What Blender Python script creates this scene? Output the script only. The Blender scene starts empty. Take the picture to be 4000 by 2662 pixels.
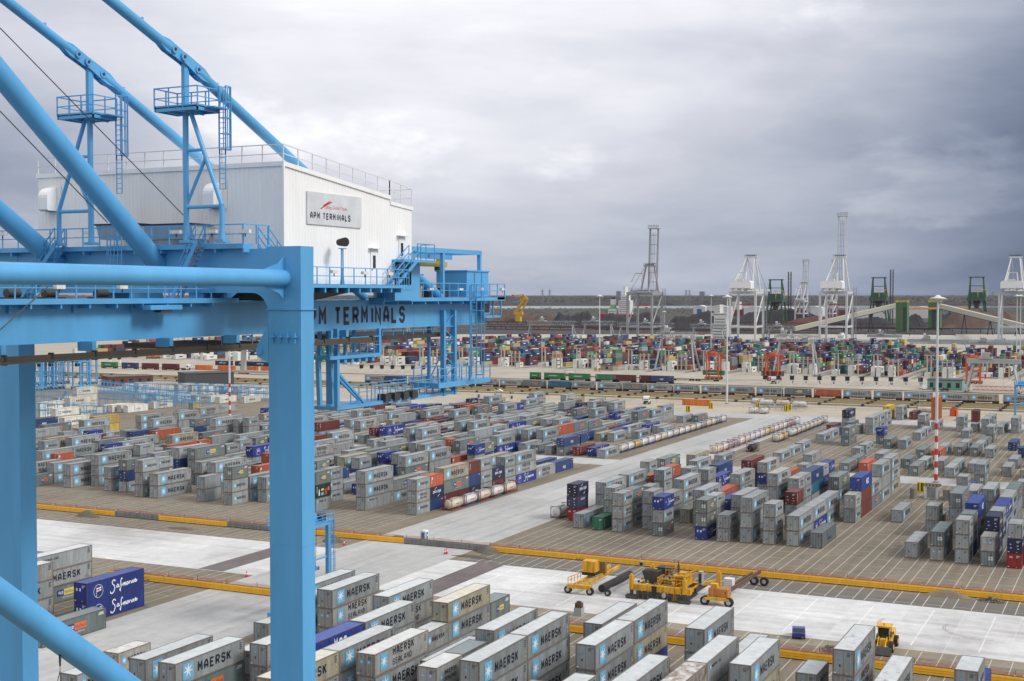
import bpy, math, random
from math import sin, cos, pi, radians, hypot, atan2, sqrt
from mathutils import Vector, Matrix
import numpy as np
random.seed(7)
sc = bpy.context.scene
COL = sc.collection

# ------------------------------------------------------------ camera, sky, sun, exposure
FPX, PITCH, YAW, CAMH = 5157.8, 0.0349, 0.44867, 47.837      # focal length in px of a 4000 px wide frame
CF = Vector((cos(YAW)*cos(PITCH), sin(YAW)*cos(PITCH), -sin(PITCH)))
CR = Vector((sin(YAW), -cos(YAW), 0.0))
CU = CR.cross(CF)
CC = Vector((0, 0, CAMH))
cam = bpy.data.cameras.new("camera")
camo = bpy.data.objects.new("camera", cam); COL.objects.link(camo)
cam.sensor_width = 36; cam.lens = FPX/4000*36; cam.clip_start = 0.5; cam.clip_end = 60000
camo.matrix_world = Matrix.Translation(CC) @ Matrix((CR, CU, -CF)).transposed().to_4x4()
sc.camera = camo
cam.dof.use_dof = True
cam.dof.focus_distance = 330; cam.dof.aperture_fstop = 2.8

world = bpy.data.worlds.new("World"); sc.world = world; world.use_nodes = True
NT = world.node_tree; NT.nodes.clear()
def nd(t, typ, **kw):
    n = t.nodes.new(typ)
    for k, v in kw.items():
        if hasattr(n, k) and k != 'inputs': setattr(n, k, v)
    return n
def mathn(t, op, a, b=None, c=None, clamp=False):
    n = t.nodes.new('ShaderNodeMath'); n.operation = op; n.use_clamp = clamp
    for i, v in enumerate((a, b, c)):
        if v is None: continue
        if isinstance(v, (int, float)): n.inputs[i].default_value = v
        else: t.links.new(v, n.inputs[i])
    return n.outputs[0]
def mixc(t, f, a, b, blend='MIX'):
    n = t.nodes.new('ShaderNodeMix'); n.data_type = 'RGBA'; n.blend_type = blend; n.clamp_factor = True
    for s, v in ((n.inputs[0], f), (n.inputs[6], a), (n.inputs[7], b)):
        if isinstance(v, (int, float)): s.default_value = v
        elif isinstance(v, (tuple, list)): s.default_value = (*v[:3], 1)
        else: t.links.new(v, s)
    return n.outputs[2]
def ramp(t, fac, stops, interp='LINEAR'):
    n = t.nodes.new('ShaderNodeValToRGB'); n.color_ramp.interpolation = interp
    e = n.color_ramp.elements
    while len(e) > 1: e.remove(e[0])
    e[0].position = stops[0][0]; c = stops[0][1]; e[0].color = (*c, 1) if len(c) == 3 else c
    for p, c in stops[1:]:
        x = e.new(p); x.color = (*c, 1) if len(c) == 3 else c
    t.links.new(fac, n.inputs[0]); return n.outputs[0]
def noise(t, vec, scale, detail=4, rough=.55, dist=0, out=0):
    n = t.nodes.new('ShaderNodeTexNoise'); n.inputs['Scale'].default_value = scale
    n.inputs['Detail'].default_value = detail; n.inputs['Roughness'].default_value = rough
    n.inputs['Distortion'].default_value = dist
    if vec is not None: t.links.new(vec, n.inputs['Vector'])
    return n.outputs[out]
SUN_EL, SUN_AZ = radians(40), radians(-84)      # azimuth from +X (lane direction), counter-clockwise
EXPO = .36; SKYK = 1.0/(2**EXPO)*1.27
def build_world(t):
    sky = nd(t, 'ShaderNodeTexSky'); sky.sky_type = 'NISHITA'; sky.sun_disc = False
    sky.sun_elevation = SUN_EL; sky.sun_rotation = pi/2 - SUN_AZ
    sky.air_density = 1.0; sky.dust_density = 2.5
    tc = nd(t, 'ShaderNodeTexCoord')
    mp = nd(t, 'ShaderNodeMapping', vector_type='POINT'); mp.inputs['Rotation'].default_value = (0, 0, -YAW)
    t.links.new(tc.outputs['Generated'], mp.inputs[0])     # x: the way the quay road runs, y: left of it, z: up
    sep = nd(t, 'ShaderNodeSeparateXYZ'); t.links.new(mp.outputs[0], sep.inputs[0])
    X, Y, Z = sep.outputs
    e = mathn(t, 'ARCSINE', Z); az = mathn(t, 'ARCTAN2', Y, X)      # elevation; bearing, + to the left of the yard view
    e0 = mathn(t, 'MAXIMUM', e, 0.0)
    def comb(sx, sy, oz=0):
        c = nd(t, 'ShaderNodeCombineXYZ'); t.links.new(mathn(t, 'MULTIPLY', az, sx), c.inputs[0]); t.links.new(mathn(t, 'MULTIPLY', mathn(t, 'POWER', e0, .8), sy), c.inputs[1]); c.inputs[2].default_value = oz
        return c.outputs[0]
    B = mathn(t, 'MULTIPLY_ADD', mathn(t, 'MINIMUM', e0, .26), .95, .70)
    def gauss(u, c, w): d = mathn(t, 'DIVIDE', mathn(t, 'SUBTRACT', u, c), w); return mathn(t, 'EXPONENT', mathn(t, 'MULTIPLY', mathn(t, 'MULTIPLY', d, d), -1.0))
    B = mathn(t, 'SUBTRACT', B, mathn(t, 'MULTIPLY', gauss(az, -.52, .25), .44))
    B = mathn(t, 'SUBTRACT', B, mathn(t, 'MULTIPLY', gauss(az, .50, .22), .20))
    B = mathn(t, 'ADD', B, mathn(t, 'MULTIPLY', mathn(t, 'MULTIPLY', gauss(az, .16, .14), gauss(e, .13, .06)), .07))
    n1 = noise(t, comb(3.2, 9.0), 1.0, 7, .52, .35)
    n2 = noise(t, comb(9.0, 26.0, 3.1), 1.0, 9, .56, .25)
    B = mathn(t, 'ADD', B, mathn(t, 'MULTIPLY', mathn(t, 'SUBTRACT', n1, .5), .34))
    B = mathn(t, 'ADD', B, mathn(t, 'MULTIPLY', mathn(t, 'SUBTRACT', n2, .5), .13))
    # heaped cloud tops: crisp upper edges that soften downwards
    n3 = noise(t, comb(11.0, 21.0, 7.7), 1.0, 10, .58, .15)
    sp = mathn(t, 'ADD', mathn(t, 'MULTIPLY', mathn(t, 'MULTIPLY', gauss(az, -.315, .075), gauss(e, .078, .030)), .75), mathn(t, 'ADD', mathn(t, 'MULTIPLY', mathn(t, 'MULTIPLY', gauss(az, -.03, .12), gauss(e, .095, .022)), .36), mathn(t, 'MULTIPLY', mathn(t, 'MULTIPLY', gauss(az, .18, .12), gauss(e, .12, .035)), .40)))
    pf = nd(t, 'ShaderNodeMapRange', interpolation_type='SMOOTHSTEP'); t.links.new(mathn(t, 'ADD', n3, mathn(t, 'MULTIPLY', sp, .5)), pf.inputs[0]); pf.inputs[1].default_value = .60; pf.inputs[2].default_value = .84
    B = mathn(t, 'ADD', B, mathn(t, 'MULTIPLY', pf.outputs[0], .085))
    lin = mathn(t, 'POWER', mathn(t, 'MAXIMUM', B, .05), 2.2)
    tint = ramp(t, B, [(.40, (.74, .93, 1.42)), (.60, (.86, .96, 1.22)), (.74, (.94, .975, 1.11)), (.88, (.985, .985, 1.05)), (1.0, (1, 1, 1.02))])
    vm = nd(t, 'ShaderNodeVectorMath', operation='SCALE'); t.links.new(tint, vm.inputs[0]); t.links.new(lin, vm.inputs[3])
    c = vm.outputs[0]
    below = mathn(t, 'MULTIPLY', Z, -30.0, clamp=True)
    c = mixc(t, below, c, (.20, .20, .20))
    bg = nd(t, 'ShaderNodeBackground'); t.links.new(sky.outputs[0], bg.inputs[0]); bg.inputs[1].default_value = 0.05
    bc = nd(t, 'ShaderNodeBackground'); t.links.new(c, bc.inputs[0]); bc.inputs[1].default_value = SKYK
    mx = nd(t, 'ShaderNodeMixShader'); mx.inputs[0].default_value = .93
    t.links.new(bg.outputs[0], mx.inputs[1]); t.links.new(bc.outputs[0], mx.inputs[2])
    o = nd(t, 'ShaderNodeOutputWorld'); t.links.new(mx.outputs[0], o.inputs[0])
build_world(NT)
sun = bpy.data.lights.new("sun", 'SUN'); sun.energy = 1.7; sun.angle = radians(16); sun.color = (1, .975, .945)
suno = bpy.data.objects.new("sun", sun); COL.objects.link(suno)
sd = Vector((cos(SUN_EL)*cos(SUN_AZ), cos(SUN_EL)*sin(SUN_AZ), sin(SUN_EL)))
suno.rotation_euler = (-sd).to_track_quat('-Z', 'Y').to_euler()
vs = sc.view_settings
vs.view_transform = 'Standard'; vs.look = 'None'; vs.gamma = 1; vs.exposure = EXPO; vs.use_curve_mapping = False
sc.cycles.max_bounces = 6; sc.cycles.diffuse_bounces = 3; sc.cycles.glossy_bounces = 2; sc.cycles.transparent_max_bounces = 12

# ------------------------------------------------------------ materials
MATS = {}
def newmat(name):
    m = bpy.data.materials.new(name); m.use_nodes = True; t = m.node_tree
    for n in list(t.nodes):
        if n.type not in ('BSDF_PRINCIPLED', 'OUTPUT_MATERIAL'): t.nodes.remove(n)
    b = [n for n in t.nodes if n.type == 'BSDF_PRINCIPLED'][0]
    MATS[name] = m
    return m, t, b
def paint(name, col, rough=.55, dirt=.18, rust=0.0, scale=1.0, metal=0, vary=.0, streak=True):
    """painted metal: slow tone variation, vertical weather streaks, optional rust spots"""
    if name in MATS: return MATS[name]
    m, t, b = newmat(name)
    tc = nd(t, 'ShaderNodeTexCoord'); oi = nd(t, 'ShaderNodeObjectInfo')
    ad = nd(t, 'ShaderNodeVectorMath', operation='ADD')
    sc3 = nd(t, 'ShaderNodeVectorMath', operation='SCALE'); sc3.inputs[3].default_value = 37.0
    cm = nd(t, 'ShaderNodeCombineXYZ'); t.links.new(oi.outputs['Random'], cm.inputs[0]); t.links.new(oi.outputs['Random'], cm.inputs[1])
    t.links.new(cm.outputs[0], sc3.inputs[0]); t.links.new(tc.outputs['Object'], ad.inputs[0]); t.links.new(sc3.outputs[0], ad.inputs[1])
    mp = nd(t, 'ShaderNodeMapping'); t.links.new(ad.outputs[0], mp.inputs[0])
    mp.inputs['Scale'].default_value = (1, 1, .18) if streak else (1, 1, 1)
    a = noise(t, mp.outputs[0], 1.6*scale, 6, .62)
    d = ramp(t, a, [(.30, (1, 1, 1)), (.75, (1-dirt*2.2, 1-dirt*2.3, 1-dirt*2.5))])
    c = mixc(t, 1.0, col, d, 'MULTIPLY')
    if vary:
        vv = mathn(t, 'MULTIPLY_ADD', oi.outputs['Random'], 2*vary, 1-vary)
        vc = nd(t, 'ShaderNodeCombineXYZ')
        for i, k in enumerate((1.0, 1.0, .97)):
            t.links.new(mathn(t, 'MULTIPLY', vv, k), vc.inputs[i])
        c = mixc(t, 1.0, c, vc.outputs[0], 'MULTIPLY')
    if rust:
        r = noise(t, ad.outputs[0], 2.3*scale, 8, .7)
        per = mathn(t, 'MULTIPLY_ADD', mathn(t, 'FRACT', mathn(t, 'MULTIPLY', oi.outputs['Random'], 7.31)), .16, -.08)
        rf = ramp(t, mathn(t, 'ADD', r, per), [(.62-rust*.2, (0, 0, 0)), (.78-rust*.2, (1, 1, 1))])
        c = mixc(t, mathn(t, 'MULTIPLY', rf, .8), c, (.16, .065, .03))
    t.links.new(c, b.inputs['Base Color']); b.inputs['Roughness'].default_value = rough
    b.inputs['Metallic'].default_value = metal
    return m
def plain(name, col, rough=.6, metal=0, emit=None):
    if name in MATS: return MATS[name]
    m, t, b = newmat(name)
    tc = nd(t, 'ShaderNodeTexCoord'); a = noise(t, tc.outputs['Object'], 1.3, 5, .6)
    d = ramp(t, a, [(.3, (1, 1, 1)), (.75, (.8, .79, .77))])
    t.links.new(mixc(t, 1.0, col, d, 'MULTIPLY'), b.inputs['Base Color'])
    b.inputs['Roughness'].default_value = rough; b.inputs['Metallic'].default_value = metal
    if emit:
        b.inputs['Emission Color'].default_value = (*emit[0], 1); b.inputs['Emission Strength'].default_value = emit[1]
    return m
CB = paint('crane_blue', (.095, .37, .68), .42, .10, scale=.25)
CW = paint('white_panel', (.82, .83, .83), .5, .05, scale=.4)
CRW = paint('crane_white', (.62, .63, .64), .5, .14, scale=.1)
CRG = paint('crane_grey', (.30, .31, .32), .5, .14, scale=.1)
GRN = paint('unloader_green', (.055, .12, .07), .6, .2, scale=.1)
ORG = paint('orange_paint', (.72, .10, .02), .5, .15)
YEL = paint('machine_yellow', (.80, .46, .02), .5, .2)
BLK = paint('black_rubber', (.02, .02, .022), .8, .1)
DRK = paint('dark_steel', (.05, .047, .045), .6, .2)
GLS = plain('dark_glass', (.02, .03, .035), .12)
WHT = paint('white_paint', (.72, .72, .70), .5, .1)
GALV = paint('galvanised', (.42, .44, .46), .45, .1, metal=.3)
REDP = paint('red_paint', (.50, .03, .03), .5, .1)
CONC = plain('concrete_block', (.30, .29, .27), .9)
LTR = plain('letter_black', (.012, .014, .03), .6)
LWH = plain('letter_white', (.75, .76, .78), .6)
LRED = plain('letter_red', (.55, .05, .04), .6)

# ------------------------------------------------------------ mesh building
class MB:
    def __init__(s): s.v = []; s.f = []; s.m = []; s.mats = []; s.sm = []
    def mi(s, m):
        if m is None: return 0
        if m not in s.mats: s.mats.append(m)
        return s.mats.index(m)
    def poly(s, pts, m=None, smooth=False):
        i = len(s.v); s.v += [tuple(p) for p in pts]; s.f.append(tuple(range(i, i+len(pts)))); s.m.append(s.mi(m)); s.sm.append(smooth)
    def add(s, vs, fs, m=None, smooth=False):
        i = len(s.v); s.v += [tuple(p) for p in vs]; k = s.mi(m)
        for f in fs: s.f.append(tuple(i+j for j in f)); s.m.append(k); s.sm.append(smooth)
    def box(s, x0, x1, y0, y1, z0, z1, m=None, bottom=True):
        V = [(x0,y0,z0),(x1,y0,z0),(x1,y1,z0),(x0,y1,z0),(x0,y0,z1),(x1,y0,z1),(x1,y1,z1),(x0,y1,z1)]
        F = [(0,1,5,4),(1,2,6,5),(2,3,7,6),(3,0,4,7),(4,5,6,7)]
        if bottom: F.append((3,2,1,0))
        s.add(V, F, m)
    def beam(s, p, q, w, h=None, m=None, up=(0,0,1)):
        """box section from p to q, w across, h deep"""
        h = h or w; p = Vector(p); q = Vector(q); d = (q-p)
        if d.length < 1e-6: return
        d.normalize(); u = Vector(up)
        if abs(d.dot(u)) > .98: u = Vector((1,0,0))
        a = d.cross(u).normalized()*w/2; b = a.cross(d).normalized()*h/2
        V = [p-a-b, p+a-b, p+a+b, p-a+b, q-a-b, q+a-b, q+a+b, q-a+b]
        s.add(V, [(0,1,5,4),(1,2,6,5),(2,3,7,6),(3,0,4,7),(3,2,1,0),(4,5,6,7)], m)
    def tube(s, p, q, r, n=8, m=None, r2=None, caps=True):
        p = Vector(p); q = Vector(q); d = (q-p)
        if d.length < 1e-6: return
        d.normalize(); u = Vector((0,0,1)) if abs(d.z) < .9 else Vector((1,0,0))
        a = d.cross(u).normalized(); b = a.cross(d)
        r2 = r if r2 is None else r2
        A = [p+a*r*cos(2*pi*i/n)+b*r*sin(2*pi*i/n) for i in range(n)]
        B = [q+a*r2*cos(2*pi*i/n)+b*r2*sin(2*pi*i/n) for i in range(n)]
        s.add(A+B, [(i,(i+1)%n,n+(i+1)%n,n+i) for i in range(n)], m, smooth=n>=8)
        if caps: s.poly(A[::-1], m); s.poly(B, m)
    def lathe(s, prof, n=24, m=None, axis='z', c=(0,0,0)):
        V = []
        for r, z in prof:
            for i in range(n):
                a = 2*pi*i/n; x, y = r*cos(a), r*sin(a)
                V.append((c[0]+x, c[1]+y, c[2]+z) if axis == 'z' else (c[0]+z, c[1]+x, c[2]+y))
        F = []
        for k in range(len(prof)-1):
            for i in range(n): F.append((k*n+i, k*n+(i+1)%n, (k+1)*n+(i+1)%n, (k+1)*n+i))
        s.add(V, F, m, True)
    def prism(s, pts, d, m=None):
        """polygon pts (3D, planar) extruded by vector d"""
        d = Vector(d); A = [Vector(p) for p in pts]; B = [p+d for p in A]; n = len(A)
        s.poly(A[::-1], m); s.poly(B, m)
        s.add(A+B, [(i,(i+1)%n,n+(i+1)%n,n+i) for i in range(n)], m)
    def rail(s, pts, h=1.1, r=.03, post=1.5, m=None, mid=True):
        """handrail along a polyline; corner posts are shared"""
        U = Vector((0,0,1)); closed = (Vector(pts[0])-Vector(pts[-1])).length < 1e-4
        for k0, (p, q) in enumerate(zip(pts, pts[1:])):
            p = Vector(p); q = Vector(q); L = (q-p).length; d = (q-p)/L; e = r*1.02
            s.beam(p+U*h+d*e, q+U*h-d*e, r*2, r*2, m)
            if mid: s.beam(p+U*h*.5+d*e, q+U*h*.5-d*e, r*1.6, r*1.6, m)
            k = max(1, round(L/post))
            for i in range(0 if k0 == 0 else 1, k+(0 if closed and k0 == len(pts)-2 else 1)):
                a = p.lerp(q, i/k); s.beam(a, a+U*(h-r*.9 if 0 < i < k else h+r*.98), r*1.9, r*1.9, m)
    def mesh(s, name):
        me = bpy.data.meshes.new(name); me.from_pydata(s.v, [], s.f)
        for m in s.mats: me.materials.append(m)
        if s.m: me.polygons.foreach_set('material_index', s.m)
        me.polygons.foreach_set('use_smooth', s.sm)
        me.update(); return me
def link(name, data, parent=None, loc=None, rz=0):
    o = bpy.data.objects.new(name, data); COL.objects.link(o)
    if loc is not None: o.location = loc
    if rz: o.rotation_euler = (0, 0, rz)
    if parent: o.parent = parent
    return o
def tag(o, label=None, cat=None, group=None, kind=None):
    if label: o['label'] = label
    if cat: o['category'] = cat
    if group: o['group'] = group
    if kind: o['kind'] = kind
    return o
def part(name, mb, parent): return link(name, mb.mesh(name), parent)
def thing(name, label, cat, loc=(0,0,0), rz=0, group=None):
    return tag(link(name, None, None, loc, rz), label, cat, group)
def solo(name, mb, label, cat, group=None, loc=None, rz=0):
    return tag(link(name, mb.mesh(name), None, loc, rz), label, cat, group)
def struct(name, mb): return tag(link(name, mb.mesh(name)), kind='structure')
def ray(px, py):
    return CF + CR*((px-2000)/FPX) - CU*((py-1331)/FPX)
def at(px, py, x=None, y=None, z=None):
    """the point of a known plane (x=, y= or z= given in metres) seen in a direction of the 4000 px survey photo"""
    d = ray(px, py)
    t = (x/d.x) if x is not None else (y/d.y) if y is not None else ((z-CAMH)/d.z)
    return CC + d*t

# ------------------------------------------------------------ lettering: block letters on a 4 x 6 grid
FONT = {'A':'0,0 0,3.6 1.4,6 2.6,6 4,3.6 4,0|0,2.2 4,2.2','B':'0,0 0,6 3,6 4,5 4,4 3,3.1 4,2 4,1 3,0 0,0|0,3.1 3,3.1','C':'4,4.6 4,5 3,6 1,6 0,5 0,1 1,0 3,0 4,1 4,1.4',
'D':'0,0 0,6 2.8,6 4,4.8 4,1.2 2.8,0 0,0','E':'4,6 0,6 0,0 4,0|0,3.1 3.4,3.1','F':'4,6 0,6 0,0|0,3.1 3.4,3.1','G':'4,4.6 4,5 3,6 1,6 0,5 0,1 1,0 3,0 4,1 4,2.8 2.4,2.8',
'H':'0,0 0,6|4,0 4,6|0,3 4,3','I':'1,0 1,6','J':'0,1.4 1,0 3,0 4,1 4,6','K':'0,0 0,6|4,6 0.6,2.7|1.6,3.6 4,0','L':'0,6 0,0 4,0','M':'0,0 0,6 2.2,2.6 4.4,6 4.4,0',
'N':'0,0 0,6 4,0 4,6','O':'1,0 3,0 4,1 4,5 3,6 1,6 0,5 0,1 1,0','P':'0,0 0,6 3,6 4,5 4,3.6 3,2.7 0,2.7','R':'0,0 0,6 3,6 4,5 4,3.8 3,2.9 0,2.9|2,2.9 4,0',
'S':'4,4.7 4,5 3,6 1,6 0,5 0,4 1,3.1 3,3.1 4,2.2 4,1 3,0 1,0 0,1 0,1.4','T':'0,6 4,6|2,6 2,0','U':'0,6 0,1 1,0 3,0 4,1 4,6','V':'0,6 2,0 4,6','W':'0,6 1,0 2,4 3,0 4,6','X':'0,0 4,6|0,6 4,0','Y':'0,6 2,3 4,6|2,3 2,0','Z':'0,6 4,6 0,0 4,0',
'0':'1,0 3,0 4,1 4,5 3,6 1,6 0,5 0,1 1,0','1':'1,4.8 2,6 2,0','2':'0,5 1,6 3,6 4,5 4,3.6 0,0 4,0','3':'0,6 4,6 2,3.4 4,2.4 4,1 3,0 0,0','4':'3,0 3,6 0,2 4,2','5':'4,6 0,6 0,3.4 3,3.4 4,2.4 4,1 3,0 0,0',
'6':'4,6 1,6 0,5 0,1 1,0 3,0 4,1 4,2.6 3,3.4 0,3.4','7':'0,6 4,6 1,0','8':'1,3.1 0,4 0,5 1,6 3,6 4,5 4,4 3,3.1 1,3.1 0,2.2 0,1 1,0 3,0 4,1 4,2.2 3,3.1','9':'0,0 3,0 4,1 4,5 3,6 1,6 0,5 0,3.6 1,2.8 4,2.8','&':'4,0 1,4.6 1,5.4 2,6 3,5 0,1.6 1,0 2.4,0 4,2','-':'0,3 3,3'}
def ribbon(mb, pts, w, P, m):
    """thick polyline; pts 2D, P maps 2D to 3D"""
    n = len(pts)
    closed = n > 2 and pts[0] == pts[-1]
    L = []; R = []
    for i, p in enumerate(pts):
        a = pts[i-1] if i > 0 else (pts[-2] if closed else None)
        b = pts[i+1] if i < n-1 else (pts[1] if closed else None)
        d1 = None if a is None else ((p[0]-a[0]), (p[1]-a[1])); d2 = None if b is None else ((b[0]-p[0]), (b[1]-p[1]))
        def nrm(d): l = hypot(*d) or 1; return (d[0]/l, d[1]/l)
        d1 = nrm(d1) if d1 else None; d2 = nrm(d2) if d2 else None
        if d1 is None: t = d2; k = 1
        elif d2 is None: t = d1; k = 1
        else:
            t = (d1[0]+d2[0], d1[1]+d2[1]); l = hypot(*t)
            if l < .2: t = d1; k = 1
            else:
                t = (t[0]/l, t[1]/l); k = min(1/max(.35, abs(t[0]*d1[0]+t[1]*d1[1])), 2.2)
        nx, ny = -t[1]*w/2*k, t[0]*w/2*k
        L.append((p[0]+nx, p[1]+ny)); R.append((p[0]-nx, p[1]-ny))
    for i in range(n-1):
        mb.poly([P(*R[i]), P(*R[i+1]), P(*L[i+1]), P(*L[i])], m)
def write(mb, txt, x, z, h, P, m, adv=5.4, bold=1.05, wid=1.0, slant=0, maxw=None):
    """block lettering; x,z lower-left, h cap height; P(u,v)->3D"""
    s = h/6
    def width():
        t = 0
        for ch in txt: t += 3.2 if ch in ' ' else (3.0 if ch in 'I1' else (5.8 if ch in 'MW' else adv))
        return t*s*wid
    if maxw and width() > maxw: wid *= maxw/width()
    cx = x
    for ch in txt:
        if ch in FONT:
            for st in FONT[ch].split('|'):
                pts = [tuple(map(float, q.split(','))) for q in st.split()]
                hb = bold/2
                pts = [(cx+(hb+a*(4-bold)/4+slant*b)*s*wid, z+(hb+b*(6-bold)/6)*s) for a, b in pts]
                ribbon(mb, pts, bold*s, P, m)
        cx += (3.2 if ch == ' ' else 3.0 if ch in 'I1' else 5.8 if ch in 'MW' else adv)*s*wid
    return cx
TXT = {}
def ftext(mb, txt, x, z, h, P, m, maxw=None, shear=0):
    """lettering with the built-in outline font, turned into mesh faces"""
    if (txt, shear) not in TXT:
        cu = bpy.data.curves.new('t', 'FONT'); cu.body = txt; cu.shear = shear; cu.resolution_u = 2
        ob = bpy.data.objects.new('t', cu); COL.objects.link(ob)
        me = bpy.data.meshes.new_from_object(ob, depsgraph=bpy.context.evaluated_depsgraph_get())
        V = [tuple(v.co) for v in me.vertices]; F = [tuple(p.vertices) for p in me.polygons]
        TXT[(txt, shear)] = (V, F); bpy.data.objects.remove(ob); bpy.data.curves.remove(cu); bpy.data.meshes.remove(me)
    V, F = TXT[(txt, shear)]
    if not V: return
    xs = [v[0] for v in V]; s = h/.7
    sx = s
    if maxw and (max(xs)-min(xs))*s > maxw: sx = maxw/(max(xs)-min(xs))
    mb.add([P(x+v[0]*sx, z+v[1]*s) for v in V], F, m)

# ------------------------------------------------------------ ground
def groundmat(name, col, stain=.25, joints=None, jcol=(.8,.8,.8), scale=1.0, streaks=0, rough=.9, tracks=0):
    m, t, b = newmat(name)
    g = nd(t, 'ShaderNodeNewGeometry'); P = g.outputs['Position']
    n1 = noise(t, P, .035*scale, 6, .6); n2 = noise(t, P, .5*scale, 5, .65)
    d = ramp(t, n1, [(.35, (1.12,)*3), (.5, (1,1,1)), (.72, (1-stain, 1-stain*1.05, 1-stain*1.1))])
    c = mixc(t, 1, col, d, 'MULTIPLY')
    d2 = ramp(t, n2, [(.3, (1.08,)*3), (.7, (.9, .89, .88))]); c = mixc(t, 1, c, d2, 'MULTIPLY')
    n3 = noise(t, P, 5.0, 3, .7); c = mixc(t, 1, c, ramp(t, n3, [(.3, (1.06,)*3), (.7, (.93, .93, .92))]), 'MULTIPLY')
    if streaks:      # tyre wear: stretched along a driving direction
        mp = nd(t, 'ShaderNodeMapping'); t.links.new(P, mp.inputs[0])
        mp.inputs['Scale'].default_value = (.02, .5, 1) if streaks == 1 else (.5, .02, 1)
        s = noise(t, mp.outputs[0], 1, 5, .6, .3)
        c = mixc(t, 1, c, ramp(t, s, [(.35, (1.1,)*3), (.55, (1,1,1)), (.72, (.80, .79, .78))]), 'MULTIPLY')
    if tracks:       # dark oil patches
        s = noise(t, P, .22, 4, .5); c = mixc(t, mathn(t, 'MULTIPLY', ramp(t, s, [(.66, (0,0,0)), (.72, (1,1,1))]), .5), c, (.06, .055, .05))
    if joints:
        br = nd(t, 'ShaderNodeTexBrick'); br.offset = 0; br.squash = 1
        t.links.new(P, br.inputs['Vector']); br.inputs['Scale'].default_value = 1
        br.inputs['Brick Width'].default_value = joints[0]; br.inputs['Row Height'].default_value = joints[1]
        br.inputs['Mortar Size'].default_value = joints[2]; br.inputs['Mortar Smooth'].default_value = .3
        c = mixc(t, mathn(t, 'MULTIPLY', br.outputs['Fac'], joints[3]), c, jcol)
        rv = nd(t, 'ShaderNodeTexBrick'); rv.offset = 0; rv.squash = 1; t.links.new(P, rv.inputs['Vector']); rv.inputs['Scale'].default_value = 1
        rv.inputs['Brick Width'].default_value = joints[0]; rv.inputs['Row Height'].default_value = joints[1]; rv.inputs['Mortar Size'].default_value = 0
        rv.inputs['Color1'].default_value = (1.06,1.06,1.06,1); rv.inputs['Color2'].default_value = (.92,.92,.92,1)
        c = mixc(t, 1, c, rv.outputs['Color'], 'MULTIPLY')
    t.links.new(c, b.inputs['Base Color']); b.inputs['Roughness'].default_value = rough
    return m
def sheet(name, x0, x1, y0, y1, z, m):
    b = MB(); b.poly([(x0,y0,z),(x1,y0,z),(x1,y1,z),(x0,y1,z)], m); return struct(name, b)
M_PAVE = groundmat('block_paving', (.19, .160, .116), .3, (.6, .6, .02, .25), (.12,.11,.10), streaks=1, tracks=1)
M_CONC = groundmat('new_concrete', (.54, .54, .535), .42, (5.2, 8.0, .06, .55), (.60,.60,.58), streaks=2)
M_ROAD = groundmat('road_concrete', (.38, .38, .37), .12, (40, 6.2, .03, .2), (.2,.2,.2), streaks=1)
M_APRON = groundmat('apron_concrete', (.38, .335, .265), .14, (14, 14, .05, .25), (.2,.19,.17), streaks=2)
M_FARAPR = groundmat('far_apron', (.36, .325, .265), .15, streaks=1)
M_LAND = groundmat('far_land', (.042, .040, .028), .35, scale=.2)
M_COALG = groundmat('coal_ground', (.04, .035, .033), .5, scale=.4)
M_DIRT = groundmat('wet_sand', (.17, .15, .12), .35, scale=6)
M_REBAR = groundmat('dug_bed', (.15, .125, .12), .3, (1.1, 1.1, .06, .6), (.04,.03,.03), scale=3)
M_LINE = groundmat('line_white', (.48, .47, .42), .1)
M_LYEL = groundmat('line_yellow', (.60, .42, .06), .1)
wm, wt, wb = newmat('water')
wb.inputs['Base Color'].default_value = (.07, .10, .085, 1); wb.inputs['Roughness'].default_value = .18
_g = nd(wt, 'ShaderNodeNewGeometry'); _n = noise(wt, _g.outputs['Position'], .25, 5, .6); _b = nd(wt, 'ShaderNodeBump')
_b.inputs['Strength'].default_value = .5; _b.inputs['Distance'].default_value = .5
wt.links.new(_n, _b.inputs['Height']); wt.links.new(_b.outputs[0], wb.inputs['Normal'])

QX = 1322.0
b = MB(); b.box(-900, QX, -3000, 5000, -6, 0, M_PAVE); struct('ground', b)
sheet('water', QX-5, 9000, -6000, 9000, -3, wm)
# far side: embankment and land to the horizon
W0, W1 = at(-2500, 1326, z=-3), at(5200, 1327, z=-3)
b = MB(); dr = (W1-W0).normalized(); nr = Vector((-dr.y, dr.x, 0)); nr = nr if nr.x > 0 else -nr
W0 = W0 - dr*3000; W1 = W1 + dr*3000; T0, T1 = W0+nr*14, W1+nr*14
T0.z = T1.z = 2.4; W0.z = W1.z = -3.2
b.poly([W0, W1, T1, T0], plain('embankment_stone', (.42, .41, .37), .9))
struct('embankment', b)
b = MB(); E0, E1 = T0+nr*60000-dr*30000, T1+nr*60000+dr*30000
b.poly([T0, T1, E1, E0], M_LAND); struct('terrain', b)
b = MB(); C0, C1 = T0+nr*8, T1+nr*8; b.poly([C0+Vector((0,0,.1)), C1+Vector((0,0,.1)), C1+nr*750+Vector((0,0,.1)), C0+nr*750+Vector((0,0,.1))], M_COALG); struct('coal_yard', b)
# a strip of river further off
R0 = at(1500, 1207, z=3.4); R1 = at(4400, 1203, z=3.4); R2 = at(4400, 1194, z=3.4); R3 = at(1500, 1197, z=3.4)
b = MB(); b.poly([R0, R1, R2, R3], wm); struct('river', b)

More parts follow.
